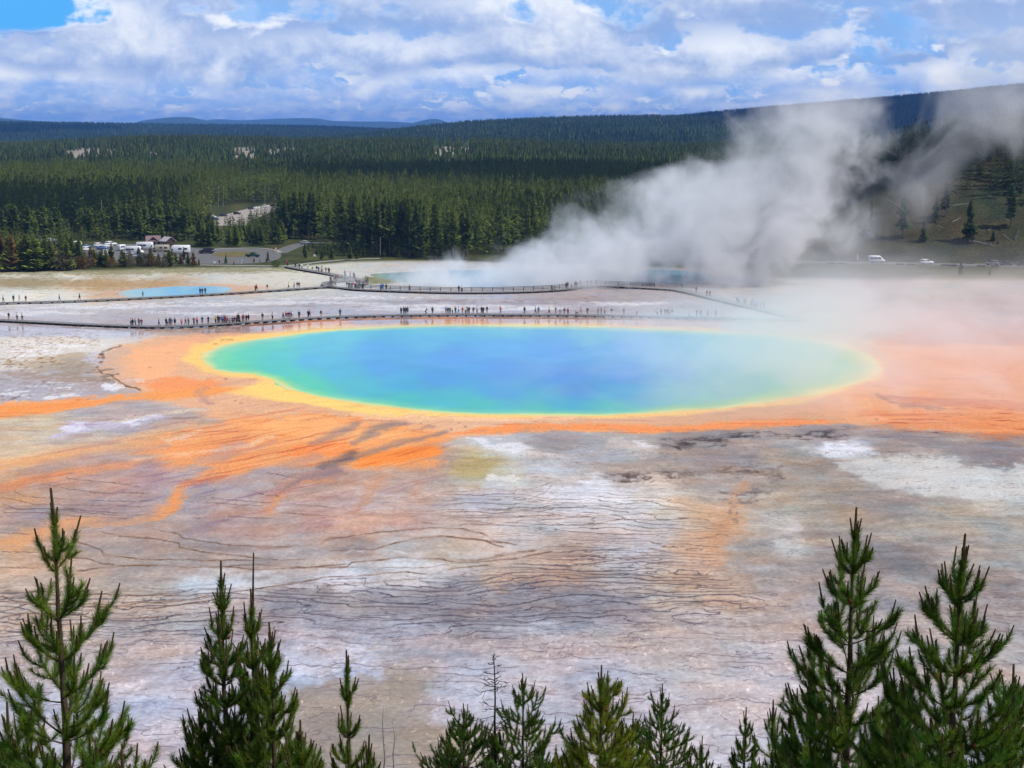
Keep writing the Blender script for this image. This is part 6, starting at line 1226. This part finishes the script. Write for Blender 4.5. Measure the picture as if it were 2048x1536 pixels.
hut(336, 494, -.75, 1.7, 1.8, 2.4, 1.2, roofm2, 'brown hut with a pale tilted roof right of the gabled hut', False)
# logs, snags, posts
def hillpt(px, py):
    x, y, dz = ray(px, py)
    for Y in np.arange(440, 760, .25):
        z = H + dz * Y / y; X = x * Y / y
        if z <= max(0, float(nh_z(np.array(X), np.array(Y)))): return Vector((X, Y, max(z, 0)))
    return G(px, py)
log_m = mat('grey_log', (.20, .185, .17), .9, noise=(4, .3)); guard_m = mat('guard_log', (.07, .055, .045), .9, noise=(3, .3))
def log(name, a, b, r0, r1, m, label, cat, group, kids=0, seed=0):
    a, b = Vector(a), Vector(b); t = thing(name, label, cat, a, 0, group); ac_ = acc(); rr = random.Random(seed); d = b - a
    pts = [tuple(d * k / 6 + Vector((rr.uniform(-.1, .1), rr.uniform(-.1, .1), rr.uniform(-.05, .05))) * (1 if 0 < k < 6 else 0)) for k in range(7)]; tube_np(ac_, pts, r0, r1, 8); link('trunk', acc_mesh('trunk', ac_), m, t)
    for k in range(kids):
        ac_ = acc(); q = d * rr.uniform(.3, .95); e = Vector((rr.uniform(-1, 1), rr.uniform(-.5, .5), rr.uniform(.1, 1))) * rr.uniform(.6, 1.8); tube_np(ac_, [tuple(q), tuple(q + e * .5 + Vector((0, 0, .1))), tuple(q + e)], r1 * .6, r1 * .25, 5); link('branch', acc_mesh('branch', ac_), m, t)
    return t
for i, (x0, y0, x1, y1, r, lb) in enumerate(((1904, 412, 1936, 408, .26, 'pale fallen log lying level right of the big bare trunk'), (1905, 445, 1921, 437, .32, 'short thick pale log above the bushy pine'), (1876, 452, 1886, 457, .28, 'pale stump-like log below the forked dead tree'), (1947, 484, 1988, 494, .40, 'long tangled grey log low on the grassy slope'), (2030, 480, 2038, 462, .34, 'upright leaning pale log at the right edge'), (2006, 470, 2022, 482, .26, 'broken grey log beside the upright leaning log'), (1776, 400, 1802, 416, .24, 'grey log in the thin steam pointing down left'),
                                               (1716, 458, 1734, 478, .26, 'dark old log behind the rising steam'), (1846, 418, 1842, 392, .16, 'thin white leaning pole on the hillside'), (1838, 392, 1848, 376, .14, 'thin white pole above the leaning one'), (1976, 462, 1984, 456, .2, 'small pale log near the right-hand bushes'), (1656, 490, 1672, 508, .2, 'dark log on the slope left of the white van'), (1944, 455, 1958, 457, .18, 'slim pale log right of the bushy pine'))):
    a, b = hillpt(x0, y0), hillpt(x1, y1)
    if i in (4, 8, 9): b = P(x1, y1, a.y)
    r *= .78; log('fallen_log', a + Vector((0, 0, r * .7)), b + Vector((0, 0, r * .7)), r, r * .6, log_m, lb, 'log', 'fallen logs on the hillside', 2 if r > .25 else 0, i)
for i, x in enumerate((1645, 1662, 1684, 1706, 1800, 1822, 1868, 1890, 1906, 1940, 1962, 1990, 2020)):
    y = np.interp(x, [1450, 1600, 1750, 1900, 2050], [522, 524, 526, 529, 532]) + (2.9 if i % 3 else -2.4); a, b = G(x - 8, y), G(x + 8, y + .2)
    log('guard_log', a + Vector((0, 0, .28)), b + Vector((0, 0, .28)), .28, .26, guard_m, 'low dark guard log lying along the edge of the hillside road', 'guard log', 'guard logs along the hillside road', 0, 50 + i)
wpost = thing('marker_post', 'thin white marker post beside the road left of the white van', 'post', hillpt(1715, 520)); ac_ = acc(); tube_np(ac_, [(0, 0, 0), (0, 0, .9), (0, 0, 1.75)], .14, .12, 8); link('post', acc_mesh('post', ac_), PAINT['white'], wpost)
ac_ = acc(); tube_np(ac_, [(0, 0, 1.76), (0, 0, 1.84)], .17, .10, 8); link('cap', acc_mesh('cap', ac_), PAINT['silver'], wpost)
def sign(px, py, label):
    p = G(px, py); t = thing('notice_sign', label, 'sign', (p.x, p.y, 0)); V, Q = boxes([((0, 0, .65), (.05, .05, .65), 0)]); link('post', mesh_np('post', V, Q), rail_m, t); V, Q = boxes([((0, -.08, 1.35), (.42, .03, .34), 0)]); link('board', mesh_np('board', V, Q), PAINT['white'], t)
sign(429.5, 533, 'small white notice board at the left of the footpath'); sign(629.5, 519, 'small white notice board among the little pines')
# ------------------------------------------------------------------ single trees of the middle distance
snag_m = mat('pale_trunk', (.27, .24, .21), .9, noise=(.8, .25)); trunk_m = mat('mid_bark', (.13, .10, .08), .9, noise=(.8, .3))
def crown_mat(name, c): return mat(name, c, .75, .15, attr=True, trans=.25, objvar=.22)
CM = dict(dark=crown_mat('crown_dark', (.078, .108, .022)), mid=crown_mat('crown_mid', (.106, .142, .026)), lit=crown_mat('crown_yellow_green', (.175, .205, .034)), rust=crown_mat('crown_rust', (.20, .12, .035)), willow=crown_mat('crown_willow', (.16, .135, .095)), hill=crown_mat('crown_hill', (.052, .086, .032)))
def crown_mesh(tree): V, F, S = tree; return mesh_np('crown', V, tris=F, col=np.repeat(S[:, None], 3, 1))
def bush_mesh(seed, n=420):
    r = np.random.default_rng(seed); V = []; F = []; S = []
    for i in range(n):
        a = r.uniform(0, 6.283); q = math.sqrt(r.random()); z = r.uniform(.05, 1) ; rad = .34 * (1 - abs(z - .45) ** 1.6) * q * r.uniform(.8, 1.2); c = np.array([math.cos(a) * rad, math.sin(a) * rad, z * (1 - .2 * q)]); d = np.array([math.cos(a) * .5, math.sin(a) * .5, 1.0]) + r.normal(0, .4, 3); d /= np.linalg.norm(d); s = np.cross(d, r.normal(size=3)); s /= np.linalg.norm(s); L = r.uniform(.05, .13); k = len(V)
        V += [c - d * L, c + s * L * .3, c + d * L]; F.append((k, k + 1, k + 2)); S += [r.uniform(.6, 1.4)] * 3
    return np.array(V), np.array(F), np.array(S)
def trunk_mesh(seed, r=.011, top=.9, forks=0):
    rr = np.random.default_rng(seed); a = acc(); tube_np(a, [(0, 0, -.02), (rr.normal(0, .004), rr.normal(0, .004), .3), (rr.normal(0, .004), rr.normal(0, .004), .6), (0, 0, top)], r, r * .35, 6)
    for k in range(forks): az = rr.uniform(0, 6.28); z = rr.uniform(.2, .45); tube_np(a, [(0, 0, z), (math.cos(az) * .05, math.sin(az) * .05, z + .02), (math.cos(az) * .09, math.sin(az) * .09, z + .01)], .003, .001, 4)
    return acc_mesh('trunk', a)
KINDS_ = {'tall': [(crown_mesh(tri_tree(s, 330, R=.098, base=(.10 if s % 2 else .3), power=.6, jag=.45)), trunk_mesh(s, .010, .97, 5)) for s in range(40, 46)],
          'young': [(crown_mesh(tri_tree(s, 380, R=.17, base=.06, power=.75, droop=.1)), trunk_mesh(s, .013, .9)) for s in range(50, 55)],
          'willow': [(crown_mesh(bush_mesh(s)), trunk_mesh(s, .02, .6)) for s in range(60, 63)],
          'open': [(crown_mesh(tri_tree(s, 240, R=.14, base=.22, power=.6, jag=.5)), trunk_mesh(s, .014, .95, 4)) for s in range(70, 74)]}
tn = [0]; gr = np.random.default_rng(77)
def tree(kind, m, pos, h, label, group, cat='pine tree', name='pine_tree', w=1.0, tm=None):
    c, t_ = KINDS_[kind][tn[0] % len(KINDS_[kind])]; tn[0] += 1; t = thing(name, label, cat, pos, gr.uniform(0, 6.28), group); s = h * w * gr.uniform(.88, 1.15); t.scale = (s, s, h)
    for k, me, mm in (('trunk', t_, tm or trunk_m), ('crown', c, CM[m])):
        o = bpy.data.objects.new(k, me); C.objects.link(o); o.parent = t
        if not me.materials: me.materials.append(mm)
        o.material_slots[0].link = 'OBJECT'; o.material_slots[0].material = mm
    return t
def belt(n, x0, x1, base, top, kind, mats, label, group, cat='pine tree', name='pine_tree', w=1.0, jit=3, avoid=None, minsep=6, tm=None):
    """n trees whose feet lie along base(px) and whose tops reach about top(px)"""
    k = 0; tries = 0; used = []
    while k < n and tries < n * 40:
        tries += 1; x = gr.uniform(x0, x1); y = base(x) + gr.uniform(-jit, jit)
        if avoid and avoid(x, y): continue
        if any(abs(x - a) < minsep and abs(y - b) < 2.5 for a, b in used): continue
        used.append((x, y)); p = G(x, y); yt = top(x) + gr.uniform(-9, 9); h = max(2.0, P(x, yt, p.y).z); tree(kind, mats[int(gr.integers(0, len(mats)))], p, h, label, group, cat, name, w, tm); k += 1
ip = lambda xs, ys: (lambda x: float(np.interp(x, xs, ys)))
lot = [(150, 520), (185, 488), (260, 484), (345, 488), (400, 494), (545, 494), (570, 508), (560, 530), (395, 534), (280, 528)]
road2 = [(550, 500), (590, 484), (640, 478), (720, 476), (720, 490), (640, 494), (580, 512)]
inp = lambda x, y, q: bool(inside(np.array([x]), np.array([y]), q)[0])
belt(46, 560, 860, ip([560, 640, 660, 740, 860], [470, 474, 492, 506, 512]), ip([560, 650, 760, 860], [392, 388, 396, 408]), 'tall', ['mid', 'dark', 'mid'], 'tall lodgepole pine in the sunlit stand right of the parking lot', 'tall pines right of the parking lot', jit=7, minsep=5)
belt(26, 860, 1500, ip([860, 1000, 1500], [514, 520, 520]), ip([860, 1500], [408, 412]), 'tall', ['dark', 'dark', 'mid'], 'tall dark pine at the forest edge behind the steaming crater', 'dark pines behind the steaming crater', jit=5, minsep=8)
belt(72, -30, 430, ip([-30, 60, 130, 430], [476, 474, 472, 474]), ip([-30, 40, 130, 240, 330, 430], [418, 416, 424, 412, 414, 428]), 'open', ['mid', 'dark', 'mid'], 'mid green pine in the row behind the parking lot', 'pines behind the parking lot', jit=8, minsep=5, avoid=lambda x, y: abs(x - 136) < 9 or inp(x, y, lot) or (abs(x - 105) < 12 and y > 476), w=1.3)
belt(36, 395, 570, ip([395, 440, 500, 570], [492, 490, 488, 478]), ip([395, 425, 440, 500, 560, 572], [444, 446, 452, 456, 450, 430]), 'young', ['mid', 'lit', 'mid', 'dark'], 'bushy young pine between the parking loop and upper lot', 'young pines below the upper lot', jit=9, minsep=3, w=1.35, avoid=lambda x, y: inp(x, y, lot))
belt(56, -30, 392, ip([-30, 130, 190, 392], [540, 538, 530, 530]), ip([-30, 60, 140, 185, 240, 300, 392], [480, 476, 476, 494, 506, 500, 506]), 'young', ['lit', 'lit', 'mid', 'rust'], 'yellow green young pine in the thicket in front of the lot', 'young pines in front of the parking lot', jit=4, minsep=3, w=1.45)
belt(24, 20, 340, ip([20, 130, 190, 340], [541, 540, 533, 533]), ip([20, 130, 190, 340], [508, 504, 508, 514]), 'willow', ['willow', 'rust', 'willow'], 'grey brown willow bush at the front edge of the thicket', 'willow bushes in front of the lot', 'bush', 'willow_bush', 1.6, jit=2.5, minsep=4)
belt(16, 575, 730, ip([575, 640, 730], [508, 514, 520]), ip([575, 640, 730], [492, 494, 498]), 'young', ['dark', 'mid'], 'small dark pine beside the entry path', 'little pines beside the entry path', jit=6, minsep=5, avoid=lambda x, y: inp(x, y, road2))
for x, yb, yt, lb, mm, kd in ((452, 528, 508, 'small round-topped pine alone on the parking loop edge', 'mid', 'young'), (536, 527, 503, 'thin dark pine standing by the right end of the loop', 'dark', 'open'), (552, 534, 519, 'wide low green bush at the start of the entry boardwalk', 'mid', 'willow'), (398, 531, 516, 'small upright pine at the left end of the footpath', 'dark', 'young'), (224, 528, 486, 'dark pine standing among the parked cars', 'dark', 'young'), (368, 522, 494, 'dark pine in front of the big white motorhome', 'dark', 'young')):
    p = G(x, yb); tree(kd, mm, p, P(x, yt, p.y).z, lb, None, w=1.8 if kd == 'willow' else 1.0, cat='bush' if kd == 'willow' else 'pine tree', name='bush' if kd == 'willow' else 'pine_tree')
# pale bare trunks in the forest
for i, (x, yb, yt, lb) in enumerate(((600, 466, 398, 'tall pale bare trunk in front of the sunlit stand'), (613, 470, 414, 'pale bare trunk right of the tallest one in the stand'), (437, 414, 372, 'pale trunk behind the upper lot, left of two'), (446, 414, 370, 'pale trunk behind the upper lot, right of two'), (203, 470, 400, 'thin pale dead trunk among the pines behind the lot'), (677, 496, 468, 'short whitish snag right of the silver car'), (530, 410, 370, 'pale trunk above the white cars of the upper lot'), (1138, 516, 438, 'pale dead trunk at the left edge of the steam'), (760, 510, 430, 'pale trunk in the dark part of the stand'), (820, 512, 440, 'pale trunk near the low end of the steam'))):
    a = G(x, yb); t = log('dead_tree', a, P(x, yt, a.y), .17, .07, snag_m, lb, 'dead tree', None, 3, 200 + i)
# the hillside
HILL = [(1741, 468, 400, 'young', 'dark pine partly veiled by steam on the lower slope'), (1805, 476, 386, 'open', 'blue grey pine with a bare pale trunk on the lower slope'), (1846, 484, 440, 'young', 'small bushy pine by itself on the reddish slope'), (1872, 444, 392, 'young', 'slim dark pine left of the big bare trunk'), (1891, 434, 360, 'open', 'ragged dark tree with a thick bare trunk'), (1938, 484, 400, 'young', 'big dark pine with a black shadow at its foot'), (1986, 482, 458, 'young', 'tiny pine near the grey logs'), (2021, 456, 366, 'open', 'dark pine with two pale trunks at the right edge'), (1921, 551, 522, 'young', 'lone dark little pine in front of the hillside road'), (1979, 552, 533, 'young', 'small grey green shrub in front of the road, right of the lone pine'), (1996, 489, 478, 'young', 'smallest pine low on the slope'), (1576, 505, 470, 'young', 'hazy pine foot left of the slope behind steam')]
for x, yb, yt, kd, lb in HILL:
    p = hillpt(x, yb) if yb < 520 else G(x, yb); tree(kd, 'hill' if yb < 520 else 'dark', p - Vector((0, 0, .1)), (P(x, yt, p.y).z - p.z), lb, None, w=.95)
k = 0
while k < 24:
    x = gr.uniform(1560, 2130); t_ = gr.uniform(0, 1) ** .7; y0 = np.interp(x, [1500, 1650, 1750, 1850, 2048, 2140], [500, 420, 372, 356, 352, 350]); y1 = np.interp(x, [1500, 1640, 1720, 1800, 1900, 2048, 2140], [470, 360, 300, 268, 245, 225, 220]) + 14
    y = y0 + (y1 - y0) * t_; p = hillpt(x, y)
    if p.z < 1: k += 1; continue
    tree('open' if k % 3 else 'young', 'hill', p - Vector((0, 0, .1)), gr.uniform(8, 14.5), 'dark green pine in the dense wood high on the hillside', 'pines high on the hillside', w=1.05); k += 1
# ------------------------------------------------------------------ steam and haze
def loft_hull(name, secs, m, label, nseg=28, lump=.12, seed=0):
    """a lumpy closed body through horizontal sections (x centre, y centre, half width, half depth, z)"""
    s = dense([tuple(q) for q in secs], 30, False); V = []; n = len(s)
    for i, (cx, cy, hw, hd, z) in enumerate(s):
        a = np.linspace(0, 2 * math.pi, nseg, endpoint=False)
        l = 1 + lump * fbm(np.cos(a) * 1.3 + z / 9, np.sin(a) * 1.3 + seed, seed, 3)
        V.append(np.c_[cx + np.cos(a) * hw * l, cy + np.sin(a) * hd * l, np.full(nseg, z)])
    V = np.concatenate(V); i = np.arange(n * nseg).reshape(n, nseg); j = np.roll(i, -1, 1)
    q = np.stack([i[:-1], j[:-1], j[1:], i[1:]], -1).reshape(-1, 4)
    me = mesh_np(name, np.concatenate([V, [[s[0, 0], s[0, 1], s[0, 4]], [s[-1, 0], s[-1, 1], s[-1, 4]]]]), q, np.concatenate([np.stack([np.full(nseg, n * nseg), j[0], i[0]], 1), np.stack([np.full(nseg, n * nseg + 1), i[-1], j[-1]], 1)]))
    o = link(name, me, m, kind='stuff', label=label, cat='steam'); return o
def vol_mat(name, sigma, color, build, aniso=0.0, step=1.0):
    m = bpy.data.materials.new(name); m.use_nodes = True; nt = m.node_tree; nt.nodes.clear(); out = nn(nt, 'ShaderNodeOutputMaterial')
    v = nn(nt, 'ShaderNodeVolumeScatter'); v.inputs['Color'].default_value = (*color, 1); v.inputs['Anisotropy'].default_value = aniso
    g = nn(nt, 'ShaderNodeNewGeometry'); nt.links.new(math_(nt, 'MULTIPLY', build(nt, g.outputs['Position']), sigma), v.inputs['Density'])
    nt.links.new(v.outputs[0], out.inputs['Volume']); m.cycles.volume_step_rate = step; return m
def ramp(nt, fac, stops):
    r = nn(nt, 'ShaderNodeValToRGB'); e = r.color_ramp.elements; r.color_ramp.interpolation = 'LINEAR'
    while len(e) < len(stops): e.new(.5)
    for k, (p, c) in enumerate(stops): e[k].position = p; e[k].color = (*c, 1)
    nt.links.new(fac, r.inputs[0]); return r.outputs[0]
def plume(name, edges, Y0, hd0, hd1, sigma, label, noise_scale, thr, color, lean=0.0, seed=0.0, namp=1.0, mod=None, pad=1.22):
    """edges = (py, left px, right px, density) up the column, standing at distance Y0"""
    ed = sorted(edges, key=lambda e: -e[0]); zs = [P(1024, e[0], Y0).z for e in ed]; z0, z1 = zs[0], zs[-1]
    XL = [P(e[1], e[0], Y0).x for e in ed]; XR = [P(e[2], e[0], Y0).x for e in ed]; A, B = min(XL) - 5, max(XR) + 5
    secs = [((a + b) / 2, Y0 + lean * (z - z0), max(2, (b - a) / 2) * pad, (hd0 + (hd1 - hd0) * (z - z0) / (z1 - z0)) * pad, z) for a, b, z in zip(XL, XR, zs)]
    def build(nt, p):
        wob = nn(nt, 'ShaderNodeTexNoise'); nt.links.new(p, wob.inputs['Vector']); wob.inputs['Scale'].default_value = noise_scale * .8; wob.inputs['Detail'].default_value = 2
        sep = nn(nt, 'ShaderNodeSeparateXYZ'); nt.links.new(p, sep.inputs[0]); X, Y, Z = sep.outputs
        t = maprange(nt, Z, z0, z1, 0, 1, False)
        c = ramp(nt, t, [((z - z0) / (z1 - z0), ((a - A) / (B - A), (b - A) / (B - A), e[3])) for z, a, b, e in zip(zs, XL, XR, ed)])
        sc_ = nn(nt, 'ShaderNodeSeparateColor'); nt.links.new(c, sc_.inputs[0])
        xl = math_(nt, 'MULTIPLY_ADD', sc_.outputs[0], B - A, A); xr = math_(nt, 'MULTIPLY_ADD', sc_.outputs[1], B - A, A)
        hw = math_(nt, 'MULTIPLY', math_(nt, 'SUBTRACT', xr, xl), .5); u = math_(nt, 'DIVIDE', math_(nt, 'SUBTRACT', X, math_(nt, 'MULTIPLY', math_(nt, 'ADD', xl, xr), .5)), hw)
        yc = math_(nt, 'MULTIPLY_ADD', math_(nt, 'SUBTRACT', Z, z0), lean, Y0); v = math_(nt, 'DIVIDE', math_(nt, 'SUBTRACT', Y, yc), maprange(nt, t, 0, 1, hd0, hd1, False))
        d = math_(nt, 'SQRT', math_(nt, 'ADD', math_(nt, 'MULTIPLY', u, u), math_(nt, 'MULTIPLY', v, v)))
        of = nn(nt, 'ShaderNodeVectorMath', operation='ADD'); nt.links.new(p, of.inputs[0]); of.inputs[1].default_value = (seed, seed * 2, 0)
        n = noise_(nt, of.outputs[0], noise_scale, 6, .61, .7)
        nb = noise_(nt, of.outputs[0], noise_scale * .35, 2, .5, .3)
        q = math_(nt, 'ADD', math_(nt, 'MULTIPLY', math_(nt, 'SUBTRACT', n, .5), 2.2 * namp), math_(nt, 'MULTIPLY', math_(nt, 'SUBTRACT', nb, .5), 1.6 * namp))
        q = math_(nt, 'ADD', q, math_(nt, 'SUBTRACT', 1.0, d))
        dn = maprange(nt, q, thr, thr + .6); dn = math_(nt, 'MULTIPLY', dn, maprange(nt, d, 1.0, 1.2, 1, 0))
        return math_(nt, 'MULTIPLY', dn, sc_.outputs[2])
    m = vol_mat(name + '_air', sigma, color, build)
    return loft_hull(name, secs, m, label)
STEAM = (.955, .975, 1.0)
plume('steam', [(576, 640, 1500, 1.3), (560, 630, 1545, 1.5), (540, 690, 1590, 1.4), (520, 770, 1660, 1.25), (490, 910, 1730, 1.1), (460, 1070, 1780, .9), (430, 1120, 1800, .9), (395, 1160, 1810, .9), (370, 1205, 1820, .85), (345, 1290, 1830, .8), (320, 1385, 1835, .75), (290, 1430, 1840, .7), (250, 1430, 1830, .65), (215, 1470, 1800, .45), (190, 1530, 1780, .18), (150, 1600, 1780, .0)],
      405, 19, 15, .105, 'thick grey white steam cloud rising from the crater behind the railed boardwalk', .10, .06, STEAM, lean=.15)
plume('steam', [(560, 1450, 1720, .0), (500, 1540, 1820, .45), (440, 1600, 1890, .55), (380, 1640, 1970, .75), (320, 1650, 2090, 1.0), (260, 1660, 2280, 1.0), (210, 1680, 2340, .8), (170, 1700, 2360, .55), (120, 1740, 2360, .35), (40, 1760, 2360, .15), (-40, 1800, 2360, .0)],
      425, 16, 20, .046, 'thin drifting steam veil in front of the right hillside', .05, .10, STEAM, seed=31.0, namp=1.35)
def veil():
    x0, x1, y0, y1, h = -40, 150, 198, 345, 21
    def build(nt, p):
        sep = nn(nt, 'ShaderNodeSeparateXYZ'); nt.links.new(p, sep.inputs[0]); X, Y, Z = sep.outputs
        mp = nn(nt, 'ShaderNodeMapping'); nt.links.new(p, mp.inputs[0]); mp.inputs['Scale'].default_value = (.07, .05, .16); mp.inputs['Rotation'].default_value = (0, R(-25), 0)
        n = noise_(nt, mp.outputs[0], 1.0, 5, .58, .8)
        px = math_(nt, 'DIVIDE', X, Y)                       # thickens downwind, to the right
        side = math_(nt, 'MULTIPLY', maprange(nt, px, -.06, .18, .10, 1.0), maprange(nt, px, .22, .33, 1.0, .62)); 
        q = math_(nt, 'ADD', n, math_(nt, 'MULTIPLY', side, .22)); dn = maprange(nt, q, .50, .80)
        zf = maprange(nt, math_(nt, 'DIVIDE', Z, maprange(nt, px, .0, .26, 5, 20)), 0.0, 1.1, 1.0, 0.0)
        ends = math_(nt, 'MULTIPLY', maprange(nt, Y, y0 + 4, y0 + 32), maprange(nt, Y, y1 - 40, y1, 1, 0)); ends = math_(nt, 'MULTIPLY', ends, maprange(nt, X, x0, x0 + 20))
        return math_(nt, 'MULTIPLY', math_(nt, 'MULTIPLY', dn, side), math_(nt, 'MULTIPLY', zf, ends))
    m = vol_mat('pool_steam_air', .058, (.72, .75, .80), build)
    bm = bmesh.new(); bmesh.ops.create_icosphere(bm, subdivisions=4, radius=1.0)
    for v in bm.verts:
        a = math.atan2(v.co.y, v.co.x); w = math.hypot(v.co.x, v.co.y); f = w ** .35 / max(w, 1e-6)
        q = max(abs(math.cos(a)), abs(math.sin(a))) ; f2 = min(1 / q, 1.18)
        v.co.x = (x0 + x1) / 2 + v.co.x * f * f2 * (x1 - x0) / 2; v.co.y = (y0 + y1) / 2 + v.co.y * f * f2 * (y1 - y0) / 2; v.co.z = .15 + max(0, v.co.z) ** .6 * h if v.co.z > 0 else .1
    me = bpy.data.meshes.new('steam'); bm.to_mesh(me); bm.free()
    link('steam', me, m, kind='stuff', label='low pinkish white steam drifting over the right end of the spring', cat='steam')
veil()
# ------------------------------------------------------------------ cumulus overhead (out of the frame) whose shadows fall on the valley
cloud_m = mat('cloud_white', (.86, .87, .9), 1.0, 0.0)
def cloud(X, Y, a, b, z, seed):
    """a flat-based cumulus that shades the ground round (X, Y)"""
    bm = bmesh.new(); bmesh.ops.create_icosphere(bm, subdivisions=5, radius=1.0)
    v = np.array([q.co[:] for q in bm.verts]); n = fbm(v[:, 0] * 1.6 + seed, v[:, 1] * 1.6 + v[:, 2] * 1.3, seed, 5) + .4 * fbm(v[:, 2] * 2 + seed, v[:, 0] * 2 - v[:, 1], seed + 5, 4)
    s = 1 + .32 * n; w = v * s[:, None]; w[:, 2] = np.where(w[:, 2] < 0, w[:, 2] * .15, w[:, 2]); off = z / math.tan(SUN_EL)
    w *= [a, b, min(a, b) * .55]
    for q, c in zip(bm.verts, w): q.co = c
    me = bpy.data.meshes.new('cloud'); bm.to_mesh(me); bm.free(); me.polygons.foreach_set('use_smooth', [True] * len(me.polygons))
    link('cloud', me, cloud_m, kind='stuff', label='white cumulus cloud high over the valley', cat='cloud', loc=(X + off * math.sin(SUN_AZ), Y + off * math.cos(SUN_AZ), z))
cloud(-300, 690, 135, 100, 1000, 3)
cloud(60, 585, 95, 48, 1000, 23)
cloud(40, 1060, 200, 260, 1000, 7)
cloud(1700, 4700, 1300, 1300, 1500, 5)
cloud(-1900, 5300, 450, 700, 1500, 9)
cloud(-500, 6400, 700, 500, 1500, 15)
# ------------------------------------------------------------------ the air between here and the far hills
def haze():
    top, bot = 0.0, 0.0; bpy.context.view_layer.update()
    for o in bpy.data.objects:
        if o.type == 'MESH' and not o.name.startswith('cloud'):
            for c in o.bound_box:
                z = (o.matrix_world @ Vector(c)).z; top = max(top, z); bot = min(bot, z)
    top += 6; bot -= 1; print('haze', bot, top)
    m = bpy.data.materials.new('haze_air'); m.use_nodes = True; nt = m.node_tree; nt.nodes.clear(); out = nn(nt, 'ShaderNodeOutputMaterial')
    v = nn(nt, 'ShaderNodeVolumePrincipled'); v.inputs['Color'].default_value = (.16, .40, 1.0, 1); v.inputs['Density'].default_value = 6.0e-5; v.inputs['Anisotropy'].default_value = 0.0
    nt.links.new(v.outputs[0], out.inputs['Volume'])
    x, y0, y1 = 25500, -700, 25500
    V = [(-x, y0, bot), (x, y0, bot), (x, y1, bot), (-x, y1, bot), (-x, y0, top), (x, y0, top), (x, y1, top), (-x, y1, top)]
    F = [(3, 2, 1, 0), (4, 5, 6, 7), (0, 1, 5, 4), (1, 2, 6, 5), (2, 3, 7, 6), (3, 0, 4, 7)]
    link('haze', mesh_np('haze', V, F), m, kind='stuff', label='thin blue summer haze over the far hills', cat='haze')
haze()
